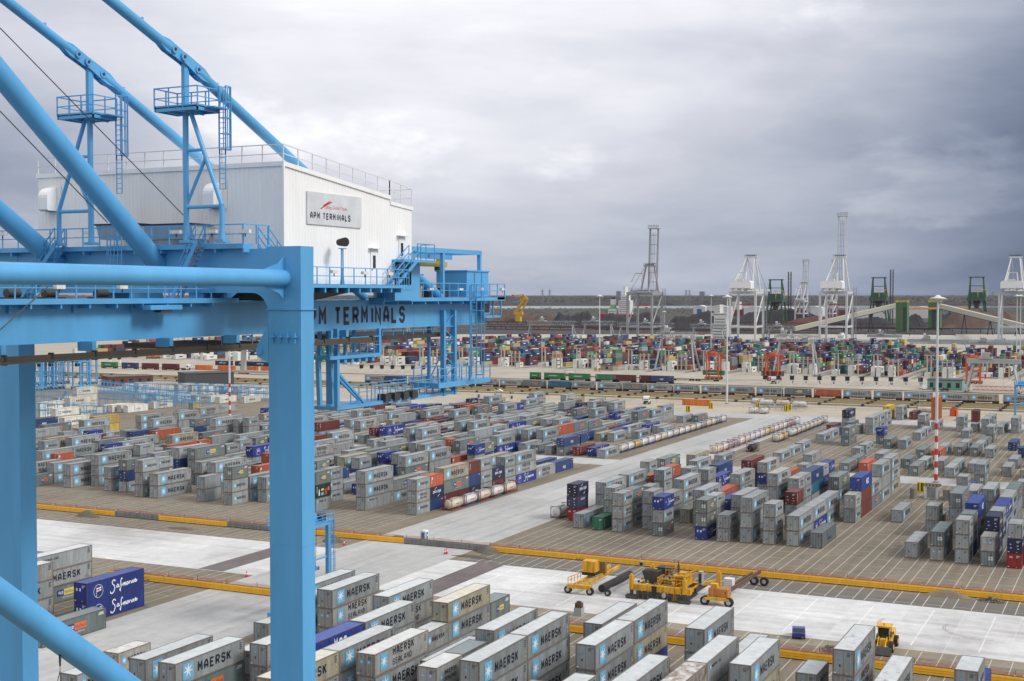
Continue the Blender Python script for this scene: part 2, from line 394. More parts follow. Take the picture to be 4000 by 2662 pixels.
sheet('apron', 505, 690, -600, 1500, .004, M_APRON)
sheet('far_terminal_apron', 690, QX, -600, 1500, .004, M_FARAPR)
sheet('concrete_strip', 182.2, 208.3, -200, 420, .008, M_CONC)
sheet('dirt_margin', 208.5, 216.8, -200, 110, .006, groundmat('dark_dirt', (.13, .118, .10), .4, streaks=2))
sheet('dirt_margin', 178.6, 182.4, -200, 110, .006, groundmat('sandy_dirt', (.25, .215, .155), .3, streaks=2, scale=3))
DUSTL = groundmat('dust_line', (.66, .66, .65), .2)
b = MB()
for k in range(-6, 20):
    y = 28.35+8.8*k
    if y < 100: b.poly([(184.5, y, .0125), (206.5, y, .0125), (206.5, y+.22, .0125), (184.5, y+.22, .0125)], DUSTL)
for x in (192, 196.4): b.poly([(x, -100, .0135), (x+.2, -100, .0135), (x+.2, 95, .0135), (x, 95, .0135)], MATS['dust_line'])
TYR = groundmat('tyre_mark', (.30, .30, .29), .2)
for (cx_, cy_, r_) in ((196, 29, 5.5), (196, 28.6, 6.2), (197, 21, 4.5), (197, 20.6, 5.2), (191, 4, 6)):
    for i in range(18):
        a0, a1 = 1.2+i*.13, 1.2+(i+1)*.13; b.poly([(cx_+r_*cos(a0), cy_+r_*sin(a0), .0145), (cx_+r_*cos(a1), cy_+r_*sin(a1), .0145), (cx_+(r_+.16)*cos(a1), cy_+(r_+.16)*sin(a1), .0145), (cx_+(r_+.16)*cos(a0), cy_+(r_+.16)*sin(a0), .0145)], TYR)
struct('road_markings', b)
sheet('main_road', -200, 520, 113.0, 136.6, .012, M_ROAD)
sheet('cross_road', 343.5, 356.5, -200, 420, .016, M_ROAD)
sheet('end_road', 498, 516, -200, 420, .016, M_ROAD)
# the dug-out slab bed with reinforcement next to the road
P4 = [at(1130+.25*a, 0, z=0) for a in (0,)]
b = MB(); q = [Vector((209.5, 107, 0)), Vector((209.5, 101.8, 0)), Vector((182.3, 101.8, 0)), Vector((182.3, 107, 0))]
for p in q: p.z = .02
b.poly(q, M_REBAR); struct('excavation', b)
b = MB(); q = [Vector((208, 148.6, 0)), Vector((208, 143.3, 0)), Vector((182.5, 143.3, 0)), Vector((182.5, 148.6, 0))]
for p in q: p.z = .02
b.poly(q, M_REBAR); struct('excavation', b)

# painted lines
b = MB(); z = .021
def ln(x0, x1, y0, y1, m=M_LINE, zz=None): b.poly([(x0,y0,zz or z),(x1,y0,zz or z),(x1,y1,zz or z),(x0,y1,zz or z)], m)
def lanes(y0, pitch, k0, k1, X0, X1, tick=6.4, dy=0):
    for k in range(k0, k1):
        y = y0 + pitch*k + dy
        m = M_LINE
        ln(X0, X1, y-.14, y-.02); ln(X0, X1, y+2.5, y+2.62)
        n = int((X1-X0)/tick)
        for j in range(n+1):
            x = X0+1.5+tick*j
            ln(x, x+.11, y, y+2.48, zz=.019)
lanes(19.05, 4.43, -8, 21, 208.6, 343); lanes(141.92, 4.43, 0, 50, 208.6, 343)
lanes(19.05, 4.43, -8, 21, 357, 497, dy=-1.3); lanes(141.92, 4.43, 0, 24, 357, 497)
lanes(28.35, 4.40, -8, 19, 60, 181.8); lanes(139.5, 4.40, 0, 40, 60, 181.8)
for y in (113.25, 115.6, 134.2, 136.3):
    ln(-200, 342.8, y, y+.16); ln(357.2, 497, y, y+.16)
for j in range(34): ln(345+.3, 345.7, 30+j*2.6, 31.3+j*2.6, zz=.025); 
for j in range(22): ln(356.2-.8, 356.6-.8, 118+j*.9, 118.5+j*.9, zz=.025)
for j in range(26): ln(330+j*1.2, 330.7+j*1.2, 134.5-.1, 135.1, zz=.025)
for j in range(30): ln(507, 507.4, -40+j*5, -37.5+j*5, zz=.025)
for k in range(26): ln(520, 534, 40+k*3.6, 40.15+k*3.6, zz=.025)
for x in (556, 561): ln(x, x+.25, -300, 900, M_LYEL, .025)
struct('road_markings', b)

# yellow guard walls of the gantry gutters beside the railway
for i, (x, lab) in enumerate([(601.5, 'long low yellow guide kerb nearest the railway'), (593, 'long low yellow guide kerb, second from the railway'), (584, 'long low yellow guide kerb, third from the railway'), (572, 'long low yellow guide kerb nearest the container yard')]):
    b = MB(); b.box(x, x+.55, -300, 900, 0, .35, CONC); b.box(x-.02, x+.57, -300, 900, .35, .62, paint('kerb_yellow', (.55,.40,.10), .8, .3))
    for j in range(60):
        y = -280+j*18.5; b.box(x-.5, x+1.0, y, y+1.2, 0, 1.0, DRK)
    solo('guide_kerb', b, lab, 'kerb', 'guide kerbs beside the railway')

# ------------------------------------------------------------ containers
KC = {'g':(.315,.345,.365),'G':(.36,.36,.35),'s':(.36,.37,.375),'l':(.335,.36,.38),'n':(.29,.32,.345),'t':(.36,.34,.27),'w':(.70,.69,.63),'p':(.165,.205,.215),'y':(.185,.225,.225),
'q':(.14,.165,.175),'b':(.018,.045,.27),'m':(.02,.06,.30),'k':(.025,.06,.20),'c':(.012,.022,.075),'K':(.035,.055,.12),'r':(.155,.035,.028),'o':(.42,.10,.05),'e':(.035,.21,.12),
'R':(.30,.012,.02),'Y':(.62,.46,.02),'T':(.025,.14,.24),'X':(.02,.05,.035),'v':(.02,.22,.06),'d':(.55,.40,.12),'O':(.72,.20,.02),'W':(.72,.72,.70),'D':(.11,.016,.018)}
KN = {'g':'grey','G':'rust-streaked grey','s':'pale grey','l':'plain-sided grey','n':'bare grey','t':'tan-grey','w':'cream white','p':'slate green','y':'slate green','q':'dark slate','b':'royal blue','m':'bright blue',
'k':'dark blue','c':'navy','K':'grey-navy','r':'brown-red','o':'orange-red','e':'sea green','R':'crimson','Y':'yellow','T':'teal blue','X':'black-green','v':'bright green','d':'mustard','O':'orange','W':'white','D':'maroon'}
KT = {'g':'big black word and star','G':'rusty roof','s':'two-line black lettering','l':'small black lettering','n':'no lettering','t':'big black word and star','w':'star emblem','p':'orange name patch','y':'yellow name patch',
'q':'dark arrow mark','b':'white script','m':'white block letters','k':'small white mark','c':'white word between arcs','K':'small white word','r':'small white code','o':'small white plate','e':'upright white code',
'R':'white initials','Y':'black door stripes','T':'upright white letters','X':'graffiti-like mural','v':'white word','d':'plain sides','O':'plain sides','W':'small dark word','D':'small code'}
SKYB = plain('emblem_blue', (.15, .45, .68), .5); NAVY = plain('patch_navy', (.02, .04, .20), .5); PORG = plain('patch_orange', (.70, .16, .03), .5); PYEL = plain('patch_yellow', (.72, .58, .13), .5)
def body_mat(k): return paint('paint_'+KN[k].replace(' ', '_').replace('-', '_')+('_b' if k in 'yl' else ''), KC[k], .55, .20, .13 if k != 'G' else .5, .55, vary=.17)
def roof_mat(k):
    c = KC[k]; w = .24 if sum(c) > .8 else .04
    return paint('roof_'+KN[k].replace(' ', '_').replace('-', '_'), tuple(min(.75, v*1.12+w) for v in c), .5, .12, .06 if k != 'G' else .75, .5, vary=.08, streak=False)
def frame_mat(k):
    c = KC[k]; return paint('frame_'+KN[k].replace(' ', '_').replace('-', '_'), (c[0]*.6+.02, c[1]*.55+.01, c[2]*.5+.01), .65, .2, .45, 1.5, vary=.1)
def star(b, cx, cz, r, P, m, n=7):
    pts = []
    for i in range(2*n):
        a = pi/2+pi*i/n; q = r if i % 2 == 0 else r*.30
        pts.append((cx+q*cos(a), cz+q*sin(a)))
    for i in range(2*n):
        b.poly([P(cx, cz), P(*pts[i]), P(*pts[(i+1) % (2*n)])], m)
def rrect(b, x0, x1, z0, z1, c, P, m):
    b.poly([P(x0+c,z0),P(x1-c,z0),P(x1,z0+c),P(x1,z1-c),P(x1-c,z1),P(x0+c,z1),P(x0,z1-c),P(x0,z0+c)], m)
SAFM = [[(.9,5.2),(.5,5.9),(-.2,6),(-.9,5.3),(-.7,4.3),(.3,3.4),(.6,2.2),(.1,.8),(-.8,0),(-1.8,.3),(-1.9,1.1)],[(2.8,3.2),(2.1,3.5),(1.6,2.8),(1.8,2.2),(2.5,2.4),(2.8,3.2),(2.9,2.3),(3.3,2.4)],
 [(4.9,5.4),(4.5,5.9),(4.0,5),(4.0,2),(3.6,.2),(3.3,.8),(4.2,2.4),(4.9,3.0)],[(5.2,3.4),(5.3,2.3),(5.5,3.2),(5.9,3.4),(6.0,2.3),(6.2,3.2),(6.6,3.4),(6.7,2.3),(7.1,2.5)],[(8.2,3.2),(7.6,3.5),(7.2,2.8),(7.5,2.2),(8.1,2.5),(8.3,3.3),(8.4,2.3)],
 [(8.9,2.3),(8.9,3.3),(9.5,3.5)],[(9.9,3.4),(10,2.4),(10.4,2.5)],[(10.6,2.3),(10.7,3.4),(11.2,3.4),(11.3,2.4),(11.6,2.5)],[(12,3),(12.7,3.3),(12.3,3.8),(11.9,3.2),(12.2,2.5),(13,2.6),(13.4,3.4)]]
def decor(let, emb, kind, L, h):
    """lettering and emblem on the long side facing -Y; P maps (distance along, height) to the side plane"""
    P = lambda u, v: (u, -.006, v); P2 = lambda u, v: (u, -.010, v)
    big = L > 7; S = 1.0 if big else .5
    if kind in 'gtG':
        if big:
            rrect(emb, 1.25, 3.0, .42, 2.45 if h > 2.7 else 2.2, .12, P, SKYB); star(emb, 2.12, 1.42, .88, P2, LWH)
            write(let, 'MAERSK', 3.75, .78, 1.12, P, LTR, bold=1.15, maxw=6.7)
        else:
            rrect(emb, .75, 1.45, .95, 1.95, .06, P, SKYB); star(emb, 1.1, 1.45, .42, P2, LWH)
            write(let, 'MAERSK', 1.75, 1.12, .62, P, LTR, bold=1.2, maxw=3.4)
    elif kind == 's':
        if big:
            rrect(emb, 1.25, 2.75, .42, 2.3, .12, P, SKYB); star(emb, 2.0, 1.36, .75, P2, LWH)
            write(let, 'MAERSK', 3.9, 1.5, .92, P, LTR, bold=1.1, maxw=5.2); write(let, 'SEALAND', 3.9, .45, .7, P, LTR, bold=.9, maxw=5.2)
        else:
            rrect(emb, .8, 1.35, .8, 1.8, .06, P, SKYB); star(emb, 1.07, 1.3, .34, P2, LWH)
            write(let, 'MAERSK', 1.8, 1.4, .52, P, LTR, bold=1.1, maxw=2.9); write(let, 'SEALAND', 1.8, .75, .42, P, LTR, bold=.95, maxw=2.9)
    elif kind == 'l':
        rrect(emb, .8*S+.2, .8*S+.75, h-1.05, h-.45, .04, P, SKYB); star(emb, .8*S+.47, h-.75, .22, P2, LWH)
        write(let, 'MAERSK LINE', .8*S+.95, h-.95, .36, P, LTR, bold=1.1, maxw=4.5*S+.6)
    elif kind in 'py':
        x = 4.6 if big else 1.9; w = 3.7 if big else 2.2; hh = .95 if big else .7; z0 = h*.5-.35
        emb.poly([P(x,z0),P(x+w*.38,z0),P(x+w*.38,z0+hh),P(x,z0+hh)], NAVY)
        emb.poly([P(x+w*.38,z0),P(x+w,z0),P(x+w,z0+hh),P(x+w*.38,z0+hh)], PORG if kind == 'p' else PYEL)
        write(let, 'P&O', x+.08*w, z0+hh*.25, hh*.5, P2, LWH, bold=1.1, maxw=w*.27); ftext(let, 'Nedlloyd', x+w*.42, z0+hh*.25, hh*.55, P2, NAVY, maxw=w*.54)
        for j in range(3): let.poly([P(L-1.3-j*.12,h-.42-j*.14),P(L-.5,h-.42-j*.14),P(L-.5,h-.34-j*.14),P(L-1.3-j*.12,h-.34-j*.14)], LWH)
        if big: ftext(let, 'www.ponl.com', x+w*.3, z0-.42, .26, P2, LWH, maxw=w*.6)
    elif kind == 'b':
        s = .30*S if big else .19; x = 5.6 if big else 2.75; z0 = .42 if big else .7
        for st in SAFM: ribbon(let, [(x+a*s*1.25, z0+c*s*1.08) for a, c in st], .17 if big else .11, P, LWH)
        cx = 2.4 if big else 1.25; cz = 1.35; r = .95 if big else .42
        if big: ribbon(emb, [(cx+r*cos(2*pi*i/20), cz+r*sin(2*pi*i/20)) for i in range(21)], .06, P, LWH)
        emb.poly([P(cx-.4*r*1.1,cz-.1*r),P(cx+.6*r,cz),P(cx+.6*r,cz+.6*r),P(cx-.4*r*1.1,cz+.5*r)], LWH)
        emb.poly([P2(cx-.4*r,cz+.12*r),P2(cx+.6*r,cz+.22*r),P2(cx+.6*r,cz+.38*r),P2(cx-.4*r,cz+.28*r)], LRED); emb.poly([P2(cx,cz-.05*r),P2(cx+.15*r,cz-.03*r),P2(cx+.15*r,cz+.55*r),P2(cx,cz+.53*r)], LRED)
        emb.poly([P(cx-.46*r,cz-.8*r),P(cx-.4*r,cz-.8*r),P(cx-.4*r,cz+.6*r),P(cx-.46*r,cz+.6*r)], LWH)
    elif kind == 'c':
        w = 6.2 if big else 3.9; x = (L-w)/2+.2*S; hh = .85 if big else .62
        write(let, 'CMA CGM', x, h*.42, hh, P, LWH, bold=1.5, maxw=w)
        cx = L/2; r = 1.15 if not big else 1.25
        for a0 in (.55*pi, 1.55*pi): ribbon(let, [(cx+r*1.15*cos(a0+i*.11)*1.0, h*.5+r*.98*sin(a0+i*.11)*.92) for i in range(8)], .12, P, LWH)
    elif kind == 'm':
        write(let, 'MSC', L*.45, .8, 1.25 if big else .8, P, LWH, bold=1.6, maxw=2.6*S+.4)
    elif kind == 'K':
        write(let, 'SEACO', 2.2, h-1.0, .45, P, LWH, bold=1.3, maxw=2.3); rrect(emb, 1.7, 2.1, h-1.05, h-.5, .05, P, LRED)
    elif kind == 'q':
        write(let, 'SEAGO', 5.2, .75, .62, P, NAVY, bold=1.0, maxw=3.1); emb.poly([P(4.2,.9),P(5.3,1.6),P(4.2,2.4),P(4.7,1.6)], NAVY)
    elif kind == 'k':
        if big: write(let, 'P&O', L*.42, .7, .8, P, LWH, bold=1.5, maxw=1.9)
        let.poly([P(L-1.1,h-.5),P(L-.4,h-.5),P(L-.4,h-.4),P(L-1.1,h-.4)], LWH)
    elif kind in 'reTXRoD':
        for j in range(5): let.poly([P(.55,h-.6-j*.3),P(.75,h-.6-j*.3),P(.75,h-.42-j*.3),P(.55,h-.42-j*.3)], LWH)
        if kind == 'o': let.poly([P(.7,h-.9),P(1.1,h-.9),P(1.1,h-.4),P(.7,h-.4)], LWH)
        if kind == 'X':
            for (a, c, d, e, mm) in ((1.2,.5,.5,1.5,LWH),(2.2,1.5,1.2,.5,PYEL),(3.6,.5,.9,1.4,LRED),(2.1,.5,1.2,.7,SKYB),(4.7,1.3,.8,.9,PORG)): let.poly([P(a,c),P(a+d,c),P(a+d*.8,c+e),P(a+.1,c+e*.8)], mm)
    elif kind == 'v':
        write(let, 'EVERGREEN', L*.26, 1.05, .62 if big else .42, P, LWH, bold=1.5, maxw=L*.5)
    elif kind == 'w':
        rrect(emb, 1.25*S+.2, 2.6*S+.2, .75, 1.95, .08, P, SKYB); star(emb, 1.92*S+.2, 1.35, .55 if big else .3, P2, LWH)
        write(let, 'MAERSK', 3.6*S, .95, .85 if big else .5, P, LTR, bold=1.15, maxw=5.6*S)
    elif kind == 'W':
        write(let, 'CMA CGM', L*.42, 1.1, .45, P, LTR, bold=1.2, maxw=L*.35)
    if kind in 'gsltG' and big:
        for j in range(4): let.poly([P(L-1.0,h-.42-j*.22),P(L-1.0+.5-.1*(j % 2),h-.42-j*.22),P(L-1.0+.5-.1*(j % 2),h-.33-j*.22),P(L-1.0,h-.33-j*.22)], LTR)
        let.poly([P(L-.75,1.15),P(L-.5,1.15),P(L-.62,1.4)], PYEL); let.poly([P(L-.75,.6),P(L-.5,.6),P(L-.62,.85)], PYEL)
def door_marks(b, kind, h):
    P = lambda u, v: (-.012, 2.44-u, v)     # u from the left edge as seen from the front
    dk = LTR if kind in 'gGslntwWpyqYd' else LWH
    for j in range(3): b.poly([P(1.55,h-.42-j*.14),P(2.2-.15*j,h-.42-j*.14),P(2.2-.15*j,h-.36-j*.14),P(1.55,h-.36-j*.14)], dk)
    if kind in 'gGlnt':
        rrect(b, .68, .98, h*.58, h*.58+.3, .03, P, SKYB); b.poly([P(.78,h*.58+.1),P(.88,h*.58+.1),P(.88,h*.58+.2),P(.78,h*.58+.2)], LWH)
        b.poly([P(.72,h*.33),P(.92,h*.33),P(.92,h*.33+.28),P(.72,h*.33+.28)], DRK)
    elif kind in 'sw':
        for u in (.55, 1.5): rrect(b, u, u+.36, h*.55, h*.55+.42, .03, P, SKYB); star(b, u+.18, h*.55+.21, .16, lambda a, c: (-.014, 2.44-a, c), LWH)
    elif kind in 'py':
        for u in (1.35, 1.8):
            for v in (h*.42, h*.42+.36): b.poly([P(u,v),P(u+.3,v),P(u+.3,v+.28),P(u,v+.28)], LWH)
    elif kind == 'b':
        for u in (.4, 1.05): b.poly([P(u,h*.58),P(u+.3,h*.58),P(u+.3,h*.58+.42),P(u,h*.58+.42)], LWH)
    elif kind == 'R': write(b, 'DS', .45, h*.7, .3, P, LWH, bold=1.4)
    elif kind in 'cKrk':
        for (u, v) in ((.4,h*.6),(.5,h*.35),(1.6,h*.5),(1.7,h*.3)): b.poly([P(u,v),P(u+.28,v),P(u+.28,v+.12),P(u,v+.12)], LWH)
    b.poly([P(.15,.22),P(.4,.22),P(.4,.34),P(.15,.34)], LWH); b.poly([P(1.45,.2),P(1.7,.2),P(1.7,.3),P(1.45,.3)], PYEL)
def wall_corr(b, axis, a0, a1, z0, z1, off, depth, pitch, m):
    """corrugated wall: axis 'x' runs along X at y=off, depth inward (+y); 'y' runs along Y at x=off"""
    n = max(2, int((a1-a0)/pitch)); pts = []
    for i in range(n):
        s = a0+(a1-a0)*i/n; p = (a1-a0)/n
        pts += [(s, 0), (s+p*.38, 0), (s+p*.5, 1), (s+p*.88, 1)]
    pts.append((a1, 0))
    f = (lambda u, d, z: (u, off+d*depth, z)) if axis == 'x' else (lambda u, d, z: (off+d*depth, u, z))
    V = [f(u, d, z0) for u, d in pts]+[f(u, d, z1) for u, d in pts]; k = len(pts)
    b.add(V, [(i, i+1, k+i+1, k+i) for i in range(k-1)], m)
def container_geo(kind, L, h, lod):
    """returns body, doors, lettering, emblem mesh builders; long axis +X, near corner at origin, doors face -X"""
    W = 2.438; m = body_mat(kind); fm = frame_mat(kind); B = MB(); D = MB(); T = MB(); E = MB()
    pw = .16; rt = .13
    for x in (0, L-pw):
        for y in (0, W-pw): B.box(x, x+pw, y, y+pw, 0, h, fm)
    for y in (0, W-.11):
        B.box(pw, L-pw, y, y+.11, .02, .02+rt, fm); B.box(pw, L-pw, y, y+.11, h-rt, h-.004, fm)
    B.box(0, pw*.8, pw, W-pw, h-rt, h-.002, fm); B.box(0, pw*.8, pw, W-pw, .02, .15, fm)
    B.box(L-pw*.8, L, pw, W-pw, h-rt, h-.002, fm)
    if lod == 0:
        wall_corr(B, 'x', pw, L-pw, .15, h-rt, .012, .045, .278, m)
        k = int(L/.33); V = []
        for i in range(k+1):
            x = pw+(L-2*pw)*i/k; dx = (L-2*pw)/k*.3
            for xx, zz in ((x, h-.035), (min(x+dx, L-pw), h-.012)): V += [(xx, .1, zz), (xx, W-.1, zz)]
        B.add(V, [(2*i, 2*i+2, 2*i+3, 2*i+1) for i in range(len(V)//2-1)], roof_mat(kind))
        wall_corr(B, 'y', pw, W-pw, .15, h-rt, L-.012, -.04, .278, m)
    else:
        if L > 7: wall_corr(B, 'x', pw, L-pw, .15, h-rt, .012, .04, .6, m)
        else: B.poly([(pw,.02,.15),(L-pw,.02,.15),(L-pw,.02,h-rt),(pw,.02,h-rt)], m)
        B.poly([(pw,.1,h-.03),(L-pw,.1,h-.03),(L-pw,W-.1,h-.03),(pw,W-.1,h-.03)], m)
        B.poly([(L-.03,pw,.15),(L-.03,W-pw,.15),(L-.03,W-pw,h-rt),(L-.03,pw,h-rt)], m)
    B.poly([(pw,W-.02,.15),(pw,W-.02,h-rt),(L-pw,W-.02,h-rt),(L-pw,W-.02,.15)], m)
    B.poly([(.05,.05,.05),(.05,W-.05,.05),(L-.05,W-.05,.05),(L-.05,.05,.05)], fm)
    # doors with recessed panels and locking bars
    for s in (0, 1):
        y0 = pw+.02+s*(W/2-pw); y1 = y0+W/2-pw-.03
        D.box(.02, .05, y0, y1, .17, h-rt-.02, m)
        nb = 5 if lod == 0 else 4
        for j in range(nb):
            zz = .3+(h-.6)*j/nb; D.box(.005, .02, y0+.1, y1-.1, zz+.08, zz+(h-.6)/nb-.06, m)
        for yy in (y0+.26, y1-.26): D.box(-.02, .01, yy-.022, yy+.022, .1, h-.08, GALV if kind in 'gGslntpyqwW' else m)
    D.box(.0, .02, W/2-.02, W/2+.02, .17, h-.15, fm)
    decor(T, E, kind, L, h); door_marks(D, kind, h)
    return B, D, T, E
GEO = {}
def merged(*bs):
    r = MB()
    for b in bs:
        idx = {i: r.mi(m) for i, m in enumerate(b.mats)}; k = len(r.v)
        r.v += b.v; r.f += [tuple(k+i for i in f) for f in b.f]; r.m += [idx.get(q, 0) for q in b.m]; r.sm += b.sm
    return r
def container_meshes(kind, L, h, lod):
    key = (kind, L, h, lod)
    if key not in GEO:
        g = container_geo(kind, L, h, min(lod, 1))
        GEO[key] = [x.mesh(n) if x.f else None for x, n in zip(g, ('body', 'doors', 'lettering', 'emblem'))] if lod < 2 else [merged(*g).mesh('container')]
    return GEO[key]
def place_container(kind, L, h, x, y, z, lod, label, cat, group, rz=0, name='shipping_container'):
    ms = container_meshes(kind, L, h, lod)
    if lod == 2:
        return tag(link(name, ms[0], None, (x, y, z), rz), label, cat, group)
    r = thing(name, label, cat, (x, y, z), rz, group)
    for me in ms:
        if me: link(me.name.split('.')[0], me, r)
    return r
ORD = ['nearest','second','third','fourth','fifth','sixth','seventh','eighth','ninth','tenth','eleventh','twelfth','thirteenth','fourteenth','fifteenth','sixteenth','seventeenth','eighteenth','nineteenth','twentieth']
def ordn(i):
    return ORD[i] if i < 20 else f'{i+1}th'
STACKS = []     # (block, lane, x, y, L, h, string)
def load(tab, blk, y0, pitch):
    for r in tab.split(';'):
        k, x, y, f, hc, st = r.split(','); STACKS.append([blk, int(k), float(x), float(y), 12.19 if f == '1' else 6.06, 2.9 if hc == '1' else 2.59, st])
TAB_R='''20,255.5,107.7,0,0,cKR;19,248.2,103.2,1,1,g;18,247.9,98.8,0,0,e;19,260.6,103.2,1,0,ggg;19,274.1,103.2,1,0,gpn;18,254.1,98.8,0,0,lnn;17,247.6,94.4,0,0,gsg;17,253.7,94.4,0,0,pgg;16,252.9,89.9,0,0,ggg;15,246.7,85.5,0,0,bgp;16,260.1,89.9,1,1,gg;16,272.3,89.9,1,0,ggg;18,285.1,98.8,0,0,gln;18,291.3,98.8,0,0,obn;19,288.5,103.2,1,1,on;21,312.3,112.1,0,1,gn;21,324.4,112.1,1,0,yn;20,335.9,107.7,1,0,tn;18,304.8,98.8,0,1,ln;16,290.1,89.9,0,0,lnn;14,259.1,81.1,1,0,gnn;13,246.5,76.6,0,0,yyb;13,252.6,76.6,0,0,lnn;12,246.4,72.2,0,0,gl;11,247.2,67.8,1,1,glg;10,247.5,63.4,0,0,ggg;9,247.7,58.9,1,1,gg;9,259.9,58.9,1,1,gb;9,272.1,58.9,1,1,gg;8,247.8,54.5,1,1,q;10,264.4,63.4,0,0,rgn;12,256.0,72.2,1,0,gnn;14,285.5,81.1,1,0,sgn;12,283.6,72.2,1,1,sgr;14,308.5,81.1,1,0,sbn;15,310.5,85.5,1,0,rgn;19,323.5,103.2,1,0,gn;20,358.5,107.0,1,0,g;17,371.7,93.6,1,0,g;17,384.1,93.5,1,0,g;17,396.3,93.4,1,1,g;15,371.0,84.8,1,0,l;14,346.1,80.5,0,1,g;11,284.4,67.8,0,0,sgn;11,290.5,67.8,0,0,ggn;11,296.7,67.8,1,0,kTn;11,308.9,67.8,0,0,lbn;11,315.1,67.8,0,0,bnn;8,284.9,54.5,1,1,mrr;10,304.9,63.4,1,1,yg;15,458.1,84.0,1,1,sg;15,470.4,83.9,1,1,gs;15,482.6,83.8,1,1,sg;13,430.7,75.4,0,0,by;15,419.8,84.3,1,1,yp;17,423.9,93.2,1,1,g;17,436.1,93.1,1,1,g;17,448.4,93.0,0,1,k;18,458.4,97.3,1,0,r;18,483.3,97.1,1,1,cg;17,467.6,92.8,1,1,p;16,459.0,88.4,0,1,s;13,393.4,75.7,0,0,g;13,402.5,75.6,0,0,g;13,408.6,75.6,0,0,g;12,356.7,71.6,1,0,p;12,368.9,71.5,1,0,p;11,359.2,67.1,1,0,o;11,382.1,66.9,1,0,g;16,514.0,88.0,1,0,YY;15,514.8,83.5,1,0,gg;14,519.3,79.1,1,1,r;12,482.8,70.5,1,0,sp;11,484.8,66.1,1,0,g;11,446.2,66.4,1,0,g;11,459.1,66.3,1,0,g;11,418.7,66.6,1,1,g;12,418.7,71.1,1,1,p;9,481.2,57.2,1,0,gs;8,485.0,52.8,0,0,g;8,459.5,53.0,1,0,g;7,476.6,48.4,1,0,gn;7,489.6,48.3,1,0,gn;6,449.1,44.2,1,0,gy;6,477.8,44.0,1,0,g;6,490.0,43.9,1,0,g;5,484.1,39.5,1,0,gg;7,409.4,49.0,1,0,p;7,422.5,48.9,1,0,g;6,409.4,44.6,1,0,p;6,421.6,44.5,1,0,g;6,433.8,44.4,1,0,p;5,408.0,40.1,1,0,g;8,408.7,53.4,1,0,g;8,396.5,53.5,1,0,o;9,397.3,58.0,1,0,p;4,429.1,35.5,1,0,k;3,411.5,31.2,0,1,k;3,385.0,31.5,1,0,n;3,367.4,31.6,1,0,n;8,309.0,54.5,1,1,gng;8,321.8,54.5,1,1,gst;9,372.6,58.2,1,0,p;8,358.7,53.9,1,0,p;8,371.6,53.7,1,0,s;7,373.0,49.3,1,0,n;6,359.1,45.0,1,0,g;6,371.4,44.9,1,0,g;5,370.5,40.5,1,0,l;4,348.2,36.2,1,0,gy;4,318.4,36.8,0,1,gn;6,283.5,45.6,1,0,g;4,271.4,36.8,0,1,gg;4,279.5,36.8,0,1,p;4,246.1,36.8,1,1,l;3,245.6,32.3,1,0,ps;2,244.7,27.9,0,0,ggg;2,251.6,27.9,0,0,pgk;2,259.3,27.9,1,1,mgn;1,251.0,23.5,0,0,ccc;1,244.3,23.5,0,0,sp;1,257.7,23.5,0,0,gcn;1,263.8,23.5,1,0,bgn;1,276.0,23.5,1,0,ggn;1,288.3,23.5,1,0,pnn;0,244.4,19.1,0,0,gcR;3,270.4,32.3,1,1,pgn;2,286.1,27.9,1,0,ggn;3,296.2,32.3,1,1,sn;1,315.0,23.5,0,1,gn;4,324.5,36.8,1,0,b;8,278.8,54.5,0,1,sg;8,296.8,54.5,1,1,sp'''
